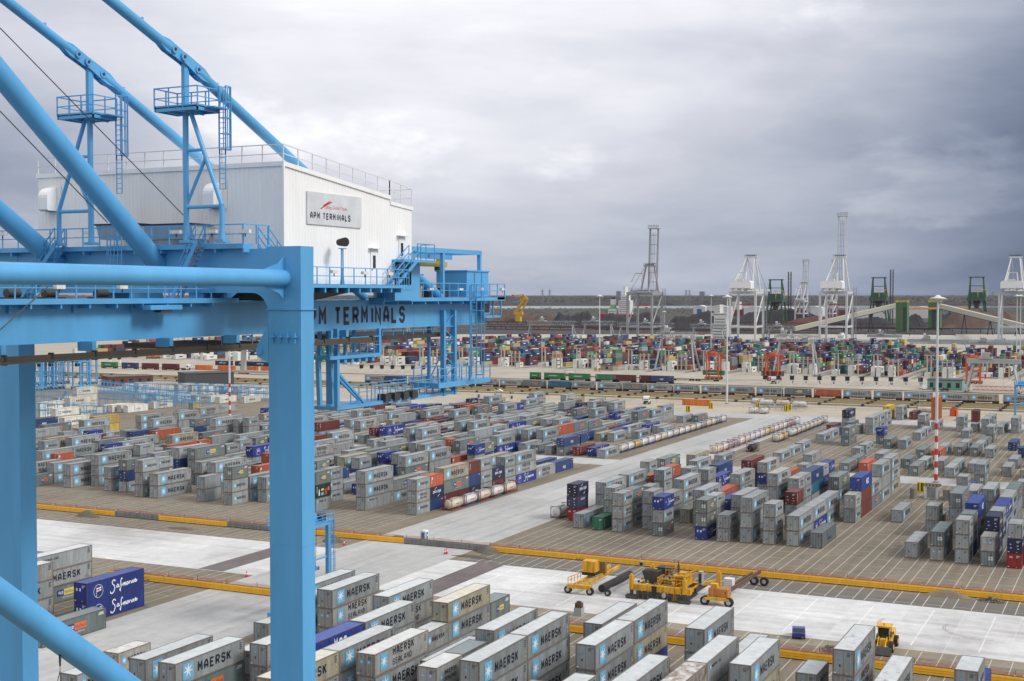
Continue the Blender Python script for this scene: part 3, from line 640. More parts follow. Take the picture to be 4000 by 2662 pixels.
TAB_L='''3,247.6,155.2,1,1,ggl;3,259.8,155.2,1,0,yg;0,247.1,141.9,0,0,gsg;0,253.3,141.9,0,0,ock;0,259.4,141.9,1,1,tpr;0,271.6,141.9,0,1,rkc;0,277.7,141.9,0,1,ggg;0,284.1,141.9,0,1,cr;0,290.8,141.9,0,0,ggg;0,296.9,141.9,1,0,gsb;0,309.2,141.9,1,1,s;0,321.4,141.9,1,1,k;1,320.3,146.3,1,1,k;3,309.2,155.2,1,0,tn;6,326.1,168.5,0,1,bg;6,332.2,168.5,0,1,yk;7,349.0,172.9,1,1,gb;6,359.5,168.5,1,1,g;5,359.4,164.1,1,0,p;4,358.8,159.6,0,0,g;3,357.8,155.2,1,0,kp;3,370.8,155.2,0,0,kp;2,359.6,150.8,1,0,r;8,333.9,177.4,1,1,pg;0,356.9,141.9,1,0,g;1,359.7,146.3,1,0,b;6,372.3,168.5,1,1,gg;6,384.6,168.5,1,1,og;6,396.8,168.5,1,1,pg;6,409.3,168.5,1,0,pg;7,370.6,172.9,1,1,gn;10,360.2,186.2,1,1,nl;10,372.5,186.2,1,1,gn;10,385.3,186.2,1,1,bn;10,397.6,186.2,1,1,yn;10,409.8,186.2,1,1,tn;8,360.2,177.4,1,1,gn;8,372.5,177.4,1,1,gn;15,395.5,208.4,1,1,g;15,412.4,208.4,1,1,g;15,425.9,208.4,1,1,g;15,438.1,208.4,1,1,g;15,450.4,208.4,1,1,t;15,464.3,208.4,1,0,g;13,450.9,199.5,1,1,g;11,451.6,190.7,1,0,pn;21,509.4,234.9,1,1,gg;18,513.2,221.7,1,0,lk;13,491.1,199.5,1,1,sr;26,492.0,257.1,1,1,r;26,505.6,257.1,1,1,g;25,506.2,252.7,1,0,g;26,479.0,257.1,1,1,l;22,473.5,239.4,1,1,r;22,485.8,239.4,1,1,k;21,480.3,234.9,1,0,g;21,467.9,234.9,1,0,g;22,460.3,239.4,1,0,b;5,445.0,164.1,1,1,pg;5,460.3,164.1,1,0,gn;5,472.5,164.1,1,1,gl;4,445.6,159.6,1,1,g;2,429.5,150.8,1,0,g;1,421.2,146.3,1,1,g;3,468.8,155.2,1,0,l;2,473.3,150.8,1,0,p;3,430.9,155.2,1,0,b;2,409.4,150.8,1,0,g;3,398.6,155.2,1,1,g;18,335.2,221.7,1,1,gg;21,371.8,234.9,1,1,sn;23,379.6,243.8,1,0,gn;23,391.9,243.8,1,0,nn;31,461.8,279.2,1,1,sn;34,466.7,292.5,1,1,r;17,358.9,217.2,1,1,bn;18,360.0,221.7,0,0,rn;15,358.8,208.4,1,1,gg;14,358.7,203.9,1,1,gg;21,416.3,234.9,1,1,go;22,418.4,239.4,0,0,pn;14,329.9,203.9,0,0,sn;14,336.7,203.9,0,0,gn;9,287.3,181.8,0,1,gb;7,295.4,172.9,1,1,gp;7,308.1,172.9,1,1,gn;9,299.9,181.8,0,1,bg;8,299.8,177.4,0,1,gk;9,321.2,181.8,1,1,gn;22,393.5,239.4,1,0,w;30,441.7,274.8,0,0,w;30,450.0,274.8,1,0,w;31,450.0,279.2,0,1,g;34,449.3,292.5,1,0,l;35,441.1,297.0,1,0,g;5,241.4,164.1,0,1,yXl;6,253.1,168.5,0,0,ggg;11,292.6,190.7,1,0,pk;12,302.9,195.1,1,0,ss;24,248.9,248.2,1,0,gg;22,245.5,239.4,1,1,gg;21,250.4,234.9,1,0,ggg;19,245.5,226.1,1,1,gg;18,245.8,221.7,0,0,pkg;16,241.4,212.8,0,1,ggg;17,251.4,217.2,0,0,gpg;15,241.4,208.4,1,1,gg;24,242.8,248.2,0,1,p;25,244.2,252.7,1,0,sp;32,291.7,283.7,1,1,gg;29,288.4,270.4,1,1,pn;32,281.0,283.7,0,1,gg;40,333.8,319.1,1,1,gg;36,347.2,301.4,1,1,gg;40,361.4,319.1,1,0,gg;32,314.5,283.7,0,1,gn;24,292.9,248.2,1,0,on;26,278.2,257.1,1,0,gn;25,285.6,252.7,0,1,ln;40,315.9,319.1,1,1,pn;39,307.2,314.7,1,0,ln;44,327.8,336.8,1,1,kn;39,377.3,314.7,0,1,gn;17,265.8,217.2,1,1,ygn;18,265.1,221.7,1,1,lkn;13,251.6,199.5,1,0,gtp;10,240.7,186.2,0,1,ygg;10,247.1,186.2,1,1,gg;9,247.5,181.8,0,1,gg;12,242.1,195.1,0,1,nn;21,301.2,234.9,0,0,gg;21,307.3,234.9,0,1,gg;15,285.0,208.4,0,1,ok;21,314.7,234.9,0,1,yp;27,309.6,261.5,1,1,tn;27,323.6,261.5,1,0,pn;38,370.9,310.3,1,1,gn;39,388.4,314.7,1,1,sn;44,427.3,336.8,1,0,l;34,358.1,292.5,0,0,pk;34,364.2,292.5,0,0,pn;32,357.9,283.7,1,1,gn;31,364.7,279.2,0,0,gn;30,364.4,274.8,0,1,gn'''
TAB_B='''16,149.2,98.8,1,0,gsn;14,149.2,90.0,1,0,gsn;13,136.4,85.5,1,0,ggn;13,123.9,85.5,1,0,mnn;12,124.0,81.2,1,0,ggn;11,124.4,76.8,1,0,sgn;12,143.5,81.2,0,0,gg;12,149.6,81.2,1,0,tgg;17,149.6,103.2,1,0,ggg;12,161.9,81.2,0,0,yn;9,136.4,68.0,1,1,ggn;8,136.1,63.5,1,1,ggg;8,123.8,63.5,1,1,ggg;7,147.9,59.1,1,0,ggn;6,135.4,54.8,1,1,ggg;9,128.8,68.0,0,0,pnn;10,130.9,72.3,1,1,nn;6,111.4,54.8,1,0,gnn;5,112.7,50.4,1,1,gnn;9,122.7,68.0,0,0,snn;12,111.8,81.2,1,0,tgn;6,147.6,54.8,1,1,gtb;4,147.4,46.0,1,1,ggn;3,134.0,41.5,1,1,lnn;3,121.8,41.5,1,1,Gnn;2,135.1,37.1,1,1,gtn;3,147.2,41.5,1,1,gn;4,122.8,46.0,1,1,gnn;15,111.8,94.3,1,0,gpn;17,117.2,103.2,1,1,gn;18,146.5,107.5,0,1,g;15,125.5,94.3,1,1,gn;14,122.5,90.0,0,0,gnn;20,127.1,116.3,0,0,G;18,110.8,107.5,0,0,gn;28,147.9,151.6,1,0,lgy;27,135.1,147.2,1,0,sgg;25,144.8,138.3,1,1,bb;24,131.8,133.9,1,1,p;0,145.6,28.4,1,1,gsn;1,147.0,32.8,0,0,gn;-1,144.8,23.9,1,1,gn;-3,143.1,15.2,0,1,gnn;-3,149.7,15.2,0,1,bn'''

load(TAB_R, 'R', 19.05, 4.43); load(TAB_L, 'L', 141.92, 4.43); load(TAB_B, 'B', 28.35, 4.4)
# the dense far part of the left block: fill the free slots with one and two high rows
rnd = random.Random(11)
def free(blk, k, x, L):
    return all(not (s[0] == blk and s[1] == k and x < s[2]+s[4]+.05 and s[2] < x+L+.05) for s in STACKS)
def fill(blk, y0, pitch, k0, k1, x0, x1, p, hi):
    for k in range(k0, k1):
        x = x0+rnd.random()*2
        while x < x1:
            L = 12.19 if rnd.random() < .72 else 6.06
            if not free(blk, k, x, L):
                L = 6.06
                if not free(blk, k, x, L): x += 1.5; continue
            if rnd.random() < p:
                n = 2 if rnd.random() < hi else 1
                st = ''.join(rnd.choice('gggggggsslnnnttpyybkmrroc'.replace('m','b')) for _ in range(n))
                STACKS.append([blk, k, x, y0+pitch*k, L, 2.59 if L < 7 or rnd.random() < .4 else 2.9, st])
            x += L+.08
fill('L', 141.92, 4.43, 7, 27, 360, 492, .97, .18)
fill('L', 141.92, 4.43, 27, 36, 372, 470, .97, .12)
fill('L', 141.92, 4.43, 4, 7, 372, 440, .85, .1)
fill('L', 141.92, 4.43, 8, 32, 262, 334, .88, .25)
fill('L', 141.92, 4.43, 32, 38, 268, 334, .7, .2)
fill('L', 141.92, 4.43, 2, 8, 266, 322, .55, .1)
fill('R', 19.05-1.3, 4.43, -6, 3, 360, 470, .45, .2)
fill('R', 19.05, 4.43, -6, 0, 246, 330, .8, .7)
fill('R', 19.05, 4.43, 12, 21, 262, 318, .35, .3)
# rows, columns and levels -> individual containers
BLKN = {'R': 'right block', 'L': 'left block', 'B': 'front block'}
boxes = []
lanesets = {}
for s in STACKS: lanesets.setdefault((s[0], s[1]), []).append(s)
for blk in 'RLB':
    ks = sorted(k for (q, k) in lanesets if q == blk)
    for ri, k in enumerate(ks):
        row = sorted(lanesets[(blk, k)], key=lambda s: s[2])
        for ci, s in enumerate(row):
            _, _, x, y, L, h, st = s; n = len(st)
            for lev in range(n):
                kind = st[n-1-lev]
                boxes.append(dict(x=x+rnd.uniform(-.05, .05), y=y+rnd.uniform(-.04, .04), z=.02+lev*(h+.012), L=L, h=h, k=kind, blk=blk, row=ri, col=ci, lev=lev, n=n))
# how large each one shows: paint the boxes back to front into a small id buffer
def footprint(bx):
    c = []
    for i in (0, 1):
        for j in (0, 1):
            for q in (0, 1):
                d = Vector((bx['x']+i*bx['L'], bx['y']+j*2.44, bx['z']+q*bx['h']))-CC
                zc = d.dot(CF)
                if zc < 5: return None, 0
                c.append(((2000+FPX*d.dot(CR)/zc)*.256, (1331-FPX*d.dot(CU)/zc)*.256))
    return c, (Vector((bx['x']+bx['L']/2, bx['y']+1.2, bx['z']))-CC).length
def hull(p):
    p = sorted(set(p)); 
    def half(q):
        h = []
        for a in q:
            while len(h) > 1 and (h[-1][0]-h[-2][0])*(a[1]-h[-2][1])-(h[-1][1]-h[-2][1])*(a[0]-h[-2][0]) <= 0: h.pop()
            h.append(a)
        return h
    return half(p)[:-1]+half(p[::-1])[:-1]
def visible_pixels(bs):
    buf = -np.ones((681, 1024), int); it = []
    for i, bx in enumerate(bs):
        c, d = footprint(bx)
        if c: it.append((-d, i, c))
    it.sort(key=lambda q: (q[0], bs[q[1]]['z']))
    for _, i, c in it:
        hp = hull(c); xs = [q[0] for q in hp]; ys = [q[1] for q in hp]
        x0, x1, y0, y1 = max(0, int(min(xs))), min(1024, int(max(xs))+1), max(0, int(min(ys))), min(681, int(max(ys))+1)
        if x0 >= x1 or y0 >= y1: continue
        gx, gy = np.meshgrid(np.arange(x0, x1)+.5, np.arange(y0, y1)+.5); ins = np.ones(gx.shape, bool)
        for a, q in zip(hp, hp[1:]+hp[:1]): ins &= ((q[0]-a[0])*(gy-a[1])-(q[1]-a[1])*(gx-a[0])) >= 0
        buf[y0:y1, x0:x1][ins] = i
    for (a, c, d, e) in ((0, 35, 300, 681), (268, 313, 300, 681)): buf[d:e, a:c] = -1      # behind the crane legs
    return np.bincount(buf[buf >= 0], minlength=len(bs))
vis = visible_pixels(boxes)
for bx, v in zip(boxes, vis): bx['vis'] = int(v)
order = sorted(boxes, key=lambda q: -q['vis'])
N_IND = 300
seen = {}
rest = MB()
def lev_word(b):
    if b['n'] == 1: return 'standing alone'
    if b['lev'] == b['n']-1: return f"top of {'two' if b['n']==2 else 'three'}"
    return 'at the bottom' if b['lev'] == 0 else 'in the middle'
for i, bx in enumerate(order):
    if i < N_IND and bx['vis'] > 0:
        d = hypot(bx['x'], bx['y'])
        lod = 0 if d < 215 else (1 if bx['vis'] > 220 else 2)
        lab = f"{'long' if bx['L']>7 else 'short'} {KN[bx['k']]} container, {lev_word(bx)}, {ordn(bx['col'])} back in {ordn(bx['row'])} row, {BLKN[bx['blk']]}"
        place_container(bx['k'], bx['L'], bx['h'], bx['x'], bx['y'], bx['z'], lod, lab, 'container', 'containers stacked in the yard')
    else:
        key = (bx['k'], bx['L'], bx['h'], 'r')
        if key not in GEO: GEO[key] = merged(*container_geo(bx['k'], bx['L'], bx['h'], 2))
        g = GEO[key]; idx = {j: rest.mi(m) for j, m in enumerate(g.mats)}; k0 = len(rest.v)
        rest.v += [(a+bx['x'], c+bx['y'], e+bx['z']) for a, c, e in g.v]; rest.f += [tuple(k0+j for j in f) for f in g.f]; rest.m += [idx.get(q, 0) for q in g.m]; rest.sm += g.sm
tag(link('shipping_containers_behind', rest.mesh('containers')), 'further grey, blue and red containers showing small between and behind the stacked rows', 'container', 'containers stacked in the yard', 'stuff')
print('containers', len(boxes), 'visible', int((vis > 0).sum()), 'rest faces', len(rest.f))

# ------------------------------------------------------------ the near ship-to-shore crane
crane = thing('quay_crane', 'huge light blue gantry crane with white machinery house in the foreground', 'crane', (62, 56, 0))
def cp(name, mb, parent=None, label=None):
    """part given in world coordinates"""
    p = parent or crane
    o = link(name, mb.mesh(name)); o.parent = p
    base = Vector((62, 56, 0))
    for v in o.data.vertices: v.co -= base
    if label: o['label'] = label
    return o
def stair(b, p, q, w, m, side='y', rails=True, treads=None, tm=None):
    p = Vector(p); q = Vector(q); o = Vector((0, w, 0)) if side == 'y' else Vector((w, 0, 0))
    for s in (Vector((0,0,0)), o):
        b.beam(p+s, q+s, .06, .24, m)
        if rails:
            U = Vector((0,0,1))
            for hh in (.55, 1.05): b.beam(p+s+U*hh, q+s+U*hh, .05, .05, m)
            n = max(1, round((q-p).length/1.3))
            for i in range(n+1): a = p.lerp(q, i/n)+s; b.beam(a, a+U*1.05, .05, .05, m)
    n = treads or max(2, int(abs(q.z-p.z)/.24))
    for i in range(1, n):
        a = p.lerp(q, i/n); b.beam(a+o*.03, a+o*.97, .22, .04, tm or m)
def ladder(b, x, y, z0, z1, m, w=.45, ax='y', cage=None, r=.03):
    d = Vector((0, w/2, 0)) if ax == 'y' else Vector((w/2, 0, 0)); c = Vector((x, y, 0)); U = Vector((0,0,1))
    for s in (-1, 1): b.beam(c+d*s+U*z0, c+d*s+U*z1, r*1.6, r*1.6, m)
    n = int((z1-z0)/.3)
    for i in range(n): b.beam(c-d+U*(z0+.3*i), c+d+U*(z0+.3*i), r, r, m)
    if cage:
        k = Vector((cage[1], 0, 0)) if ax == 'y' else Vector((0, cage[1], 0))
        n = max(2, round((z1-cage[0])/1.0))
        for i in range(n+1):
            zc = U*(cage[0]+(z1-cage[0])*i/n); pts = [c+d*1.2*cos(a)+k*sin(a)*1.2+zc for a in [pi*j/6 for j in range(7)]]
            for a, q in zip(pts, pts[1:]): b.beam(a, q, .05, .05, m)
        for j in range(0, 7, 1 if abs(cage[1]) > .5 else 2):
            a = pi*j/6; e = c+d*1.2*cos(a)+k*sin(a)*1.2; b.beam(e+U*cage[0], e+U*z1, .04, .04, m)
# legs
def leg(y0, y1, x0, x1, ztop, ring):
    b = MB()
    b.box(x0, x1, y0, y1, 0, ztop, CB)
    for z in (ring, 33.5, 22.0, 11.0): b.box(x0-(.1 if z == ring else .012), x1+(.1 if z == ring else .012), y0-(.1 if z == ring else .012), y1+(.1 if z == ring else .012), z, z+(.06 if z == ring else .03), CB)
    for i in range(4):        # lifting lugs below the flange
        y = y0+.35+i*.5; b.tube((x0-.14, y, ring-1.55), (x0-.14, y, ring-1.5), .16, 10, CB); b.box(x0-.16, x0, y-.02, y+.02, ring-1.9, ring-1.3, CB)
    b.box(x1, x1+.35, y0+.2, y0+.24, ring-1.9, ring-1.2, CB)
    return cp('leg', b)
leg(43.07, 45.31, 62, 63.27, 50.57, 46.95)
leg(64.68, 67.0, 62, 63.34, 50.5, 46.95)
# upper cross beam between the legs, with curved gussets to the girders
b = MB()
b.box(62.03, 64.2, 45.31, 64.68, 47.93, 50.46, CB); b.box(62.05, 64.2, 67.0, 84, 47.93, 50.46, CB)
cp('cross_beam', b)
b = MB()
def fillet(b, x, y0, z0, dy, dz, m, t=.08, n=8, dirx=False):
    pts = [(x, y0, z0)]+[(x, y0+dy*(1-sin(pi/2*i/n)), z0+dz*(1-cos(pi/2*i/n))) for i in range(n+1)]
    b.prism(pts, (t, 0, 0), m)
fillet(b, 62.0, 45.31, 47.93, 1.1, -1.3, CB); fillet(b, 62.0, 45.31, 50.4, .01, -.01, CB)
b.tube((61.9, 45.9, 44.6), (62.1, 45.9, 44.6), .24, 14, CB); b.prism([(61.97, 45.31, 43.9), (61.97, 45.31, 46.1), (61.97, 46.1, 44.9), (61.97, 46.1, 44.3)], (.08, 0, 0), CB)
cp('gusset', b)
# two long trolley girders running over the quay
for yg in (50.0, 57.4):
    b = MB(); x1 = 98.9 if yg == 50.0 else 97.5
    b.box(5, x1, yg, yg+1.25, 45.42, 47.42, CB)
    for x in (20, 33, 46, 58, 70.5, 78.5, 86.8, 94.8): b.box(x, x+.03, yg-.008, yg+1.258, 45.41, 47.43, CB)
    b.box(5, x1, yg-.06, yg+1.31, 45.36, 45.42, CB)
    b.box(62.2, 67.3, yg+.1, yg+1.2, 47.42, 47.94, CB)
    for k in range(7):
        x = 30+k*4.3; b.box(x, x+.12, yg-.16, yg, 46.9, 47.6, CB)
    g = cp('girder', b)
    if yg == 50.0:
        t = MB(); P = lambda u, v: (u, yg-.012, v)
        write(t, 'APM TERMINALS', 71.75, 45.72, 1.26, P, LTR, bold=1.25, maxw=16.9)
        o = link('lettering', t.mesh('lettering')); o.parent = g
        for v in o.data.vertices: v.co -= Vector((62, 56, 0))
b = MB()
for x in (10, 22, 34, 46, 94, 97): b.box(x, x+.8, 51.25, 57.4, 46.0, 47.1, CB)
cp('girder_tie', b)
# festoon rail with hangers below the girder
FB = plain('festoon_brown', (.075, .062, .045), .7)
b = MB(); b.box(8, 79.5, 48.9, 49.1, 44.62, 44.86, FB); b.box(8, 79.5, 48.75, 49.25, 44.5, 44.62, FB)
for k in range(24):
    x = 10+k*3.0; b.box(x, x+.12, 48.85, 49.15, 44.45, 44.95, DRK); b.box(x, x+.3, 49.1, 50.1, 44.9, 45.4, CB) if k % 2 == 0 else None
cp('festoon_rail', b)
b = MB()
for (x0, x1) in ((64, 70), (82.5, 93)): b.box(x0, x1, 50.2, 57.8, 44.5, 44.8, DRK); b.rail([(x0, 50.2, 44.8), (x1, 50.2, 44.8)], .7, .03, 1.5, CB)
cp('trolley_platform', b)
# round tie tubes
def tubepart(p, q, r, n=28, name='brace_tube', flange=True):
    b = MB(); b.tube(p, q, r, n, CB)
    if flange:
        p = Vector(p); q = Vector(q); d = (q-p).normalized(); b.tube(q-d*.05, q, r+.05, n, CB)
    return cp(name, b)
tubepart((8, 44.2, 48.75), (62.02, 44.2, 48.75), .485)
b = MB(); 
for s in (-1, 1): b.prism([(60.0, 44.2, 48.75+s*.45), (62.0, 44.2, 48.75+s*.45), (62.0, 44.2, 48.75+s*1.25), (61.5, 44.2, 48.75+s*.85)], (0, .06, 0), CB)
cp('gusset', b)
D1a, D1b = at(0, 290, y=53.3), at(640, 1060, y=53.3); D2a, D2b = at(0, 830, y=61.2), at(250, 1050, y=61.2)
tubepart(D1a+(D1a-D1b)*1.5, D1b, .60, flange=False); tubepart(D2a+(D2a-D2b)*4, D2b, .60, flange=False)
La, Lb = at(0, 2327, y=44.2), at(465, 2662, y=44.2)
tubepart(La+(La-Lb)*1.2, Lb+(Lb-La)*1.9, .63, flange=False)
b = MB(); lp = La.lerp(Lb, .46)+Vector((0, -.1, -.6)); b.tube(lp+Vector((0,0,.2)), lp+Vector((0,0,-.7)), .08, 8, DRK, .04); b.tube(lp+Vector((0,0,-.7)), lp+Vector((.03,0,-4)), .015, 5, DRK); b.tube(lp+Vector((0,0,-.9)), lp+Vector((-.35,0,-1.9)), .02, 5, DRK)
cp('rope_end', b)
# back stays with their hinge plates
for yg, p0, pj, pk in ((50.0, at(430, 0, y=50), at(715, 232, y=50), at(1177, 660, y=50)), (57.2, at(20, 0, y=57.2), at(342, 252, y=57.2), at(792, 631, y=57.2))):
    pj = Vector(pj); up = (Vector(p0)-pj).normalized(); dn = (Vector(pk)-pj).normalized(); b = MB()
    b.tube(pj+up*1.1, pj+up*26, .30, 20, CB); b.tube(pj+up*1.5, pj+up*.7, .30, 20, CB, .2)
    end = pj+dn*((47.6-pj.z)/dn.z); b.tube(pj+dn*1.2, end, .33, 20, CB)
    for s in (-.2, .14):
        n = Vector((0, 1, 0)); a = up.cross(n).normalized(); c = dn.cross(n).normalized()
        b.prism([pj+up*2.9+a*.06+n*s, pj+up*1.6+a*.36+n*s, pj-up*.3+a*.30+n*s, pj-up*.3-a*.30+n*s, pj+up*1.6-a*.36+n*s, pj+up*2.9-a*.06+n*s], (0, .06, 0), CB)
        b.prism([pj+dn*2.9+c*.06+n*(s*1.35), pj+dn*1.6+c*.36+n*(s*1.35), pj-dn*.2+c*.28+n*(s*1.35), pj-dn*.2-c*.28+n*(s*1.35), pj+dn*1.6-c*.36+n*(s*1.35), pj+dn*2.9-c*.06+n*(s*1.35)], (0, .05, 0), CB)
    for q in (pj+up*1.1, pj+up*.25, pj+dn*1.1):
        b.tube(q+Vector((0,-.33,0)), q+Vector((0,.33,0)), .24, 16, CB); b.tube(q+Vector((0,-.38,0)), q+Vector((0,-.335,0)), .09, 10, DRK)
    for q in (pj+up*3.6, pj+dn*3.4): b.prism([q+Vector((-.1,0,.28)), q+Vector((.1,0,.28)), q+Vector((.1,0,.5)), q+Vector((-.05,0,.5))], (0,.05,0), CB)
    cp('back_stay', b)
# service towers under the hinges
for yg, s in ((50.0, -1), (57.2, 1)):
    T = MB(); x = 60.6; zt = 58.9; zb = 50.9; yo = yg+s*2.55
    T.tube((x, yg, zb), (x, yg, 61.2), .17, 14, CB); T.box(x-.2, x+.2, yg-.12, yg+.12, 58.7, 61.3, CB)
    T.tube((x, yg+s*.25, zt-.3), (x, yo, 52.9), .13, 12, CB); T.tube((x, yo, 52.9), (x, yo, zb), .15, 12, CB)
    T.tube((x, yg, 52.85), (x, yo, 52.85), .11, 12, CB); T.tube((x, yg, 56.1), (x, yg+s*1.25, 56.1), .09, 12, CB); T.tube((x, yg, 52.9), (x, yg+s*1.45, 55.7), .10, 12, CB)
    for y in (yg, yo): T.box(x-.3, x+.3, y-.3, y+.3, zb-.1, zb+.06, CB); T.tube((x, y, zb), (x, y, zb+.7), .2, 12, CB, .15)
    tw = cp('service_tower', T)
    P = MB(); z = 58.45; x0, x1 = 59.7, 61.7; ya, yb = (yg-1.6, yg+1.5) if s < 0 else (yg-1.1, yg+1.7)
    P.box(x0, x1, ya, yb, z, z+.06, CB)
    for q in ((x0, x0+.08, ya, yb), (x1-.08, x1, ya, yb), (x0, x1, ya-.0, ya+.08), (x0, x1, yb-.08, yb)): P.box(*q, z-.18, z+.16, CB)
    P.rail([(x1, ya, z), (x0, ya, z), (x0, yb, z), (x1, yb, z), (x1, ya, z)], 1.15, .032, 1.0, CB)
    for y in (yg-.5, yg+.6): P.beam((x0+.1, y, z-.15), (x1-.1, y, z-.15), .1, .2, CB)
    ly = ya-.32; P.box(x0+.6, x1, ya-.7, ya, z, z+.05, CB)
    o = link('platform', P.mesh('platform')); o.parent = tw
    for v in o.data.vertices: v.co -= Vector((62, 56, 0))
    Lm = MB(); ladder(Lm, x1-.2, ly, 55.9 if s < 0 else 55.9, 59.8, CB, .42, 'y', (56.2, .62)); ladder(Lm, x1-.2, ly, 53.9, 56.2, CB, .42)
    o = link('ladder', Lm.mesh('ladder')); o.parent = tw
    for v in o.data.vertices: v.co -= Vector((62, 56, 0))
# ---- machinery house
HX0, HX1, HX2, HY0, HY1, HZ = 67.3, 79.93, 83.0, 48.0, 68.2, 48.52
H = MB()
zr = lambda x: 55.92-(x-HX0)*.1
H.poly([(HX0, HY0, zr(HX0)), (HX1, HY0, zr(HX1)), (HX1, HY1, zr(HX1)+.05), (HX0, HY1, zr(HX0)+.05)], CW)
H.poly([(HX1, HY0, 54.3), (HX2, HY0, 54.05), (HX2, HY1, 54.1), (HX1, HY1, 54.35)], CW)
def ribwall(pts2, f, m, pitch=.33):
    (a0, zt0), (a1, zt1) = pts2; n = int((a1-a0)/pitch)
    V = []; 
    for i in range(n):
        s = a0+(a1-a0)*i/n; w = (a1-a0)/n
        for u, d in ((s, 0), (s+w*.72, 0), (s+w*.80, 1), (s+w*.92, 1)): V.append((u, d))
    V.append((a1, 0)); k = len(V)
    top = [f(u, d, zt0+(zt1-zt0)*(u-a0)/(a1-a0)) for u, d in V]; bot = [f(u, d, HZ) for u, d in V]
    H.add(bot+top, [(i, i+1, k+i+1, k+i) for i in range(k-1)], m)
ribwall(((HY0, zr(HX0)), (HY1, zr(HX0)+.05)), lambda u, d, z: (HX0+d*.02, u, z), CW)
ribwall(((HX0, zr(HX0)), (HX1, zr(HX1))), lambda u, d, z: (u, HY0+d*.022, z), CW)
ribwall(((HX1, 54.3), (HX2, 54.05)), lambda u, d, z: (u, HY0+d*.022, z), CW)
H.poly([(HX2, HY0, HZ), (HX2, HY1, HZ), (HX2, HY1, 54.1), (HX2, HY0, 54.05)], CW); H.poly([(HX0, HY1, HZ), (HX0, HY1, 55.9), (HX1, HY1, 54.6), (HX1, HY1, HZ)], CW)
H.poly([(HX1, HY0, 54.3), (HX1, HY1, 54.3), (HX1, HY1, zr(HX1)), (HX1, HY0, zr(HX1))], CW)
H.prism([(HX0-.1, HY0-.1, zr(HX0)-.18), (HX1+.05, HY0-.1, zr(HX1)-.18), (HX1+.05, HY0-.1, zr(HX1)+.1), (HX0-.1, HY0-.1, zr(HX0)+.1)], (0, .14, 0), CW)
H.box(HX0-.1, HX0+.03, HY0+.04, HY1+.1, zr(HX0)-.18, zr(HX0)+.1, CW)
H.prism([(HX1+.05, HY0-.08, 54.12), (HX2+.1, HY0-.08, 53.9), (HX2+.1, HY0-.08, 54.12), (HX1+.05, HY0-.08, 54.36)], (0, .12, 0), CW)
H.box(HX0-.12, HX0+.02, HY0-.12, HY0+.04, HZ, zr(HX0)-.18, CW)
H.box(HX0-.05, HX2, HY0-.04, HY1, HZ-.35, HZ, CB)
house = cp('machinery_house', H)
def sub(name, mb, parent=house, label=None):
    o = link(name, mb.mesh(name)); o.parent = parent
    for v in o.data.vertices: v.co -= Vector((62, 56, 0))
    if label: o['label'] = label
    return o
b = MB(); zz = zr(HX0)
b.rail([(HX0, HY1, zz), (HX0, HY0, zz), (HX1, HY0, zr(HX1))], 1.15, .03, 1.55, WHT); b.rail([(HX1, HY0, zr(HX1)-.1), (HX2, HY0, 54.1), (HX2, HY1, 54.1)], 1.3, .03, 1.4, WHT)
sub('roof_railing', b)
s0, s1 = at(1195, 747, y=48), at(1407, 893, y=48); sx0, sx1 = s0.x, s1.x; sz1, sz0 = at(1195, 747, y=48).z, at(1196, 875, y=48).z
b = MB(); b.box(sx0, sx1, HY0-.09, HY0-.02, sz0, sz1, plain('sign_board', (.60, .63, .66), .5)); sg = sub('sign', b)
P = lambda u, v: (u, HY0-.095, v); w = sx1-sx0; h = sz1-sz0
write(b := MB(), 'APM TERMINALS', sx0+.05*w, sz0+.17*h, .21*h, P, LTR, bold=1.25, maxw=.90*w)
ftext(b, 'Lifting Global Trade.', sx0+.31*w, sz0+.52*h, .11*h, P, LRED, maxw=.49*w)
for i, (a, c, ln_) in enumerate(((.22, .50, .19), (.27, .60, .16), (.355, .66, .09))):
    q = [(a, c), (a+.035, c), (a+.035+ln_*.75, c+ln_), (a+ln_*.75-.0, c+ln_)]
    b.poly([P(sx0+x*w, sz0+y*h) for x, y in q], LRED)
sub('sign_lettering', b)
for (xa, xb, ya, yb) in ((1447, 1470, 984, 1112), (1557, 1577, 935, 1066)):
    a = at(xa, yb, y=48); c = at(xb, ya, y=48); b = MB(); b.box(a.x, c.x, HY0-.06, HY0-.01, a.z, c.z, CW); b.box(a.x-.25, c.x+.25, HY0-.35, HY0, c.z+.18, c.z+.24, CW)
    ww = c.x-a.x; b.box(a.x+.3*ww, c.x-.25*ww, HY0-.075, HY0-.05, a.z+.5*(c.z-a.z), c.z-.12*(c.z-a.z), GLS); b.box(a.x+.1*ww, a.x+.18*ww, HY0-.1, HY0-.05, a.z+.42*(c.z-a.z), a.z+.46*(c.z-a.z), DRK); sub('door', b)
for (px, py) in ((207, 780), (850, 765)):
    c = at(px, py, x=HX0); b = MB()
    prof = [(0, -.8), (0, .8)]+[(-.9*sin(pi/2*i/6)-.05, .8-.75*(1-cos(pi/2*i/6))) for i in range(1, 7)]+[(-.95, -.72), (-.85, -.8)]
    b.prism([(HX0+p, c.y-.42, c.z+q) for p, q in prof], (0, .84, 0), CW); b.box(HX0-.06, HX0, c.y-.75, c.y+.75, c.z-.85, c.z+.95, CW); b.box(HX0-.8, HX0-.05, c.y-.36, c.y+.36, c.z-.82, c.z-.795, DRK); sub('air_duct', b)
b = MB()
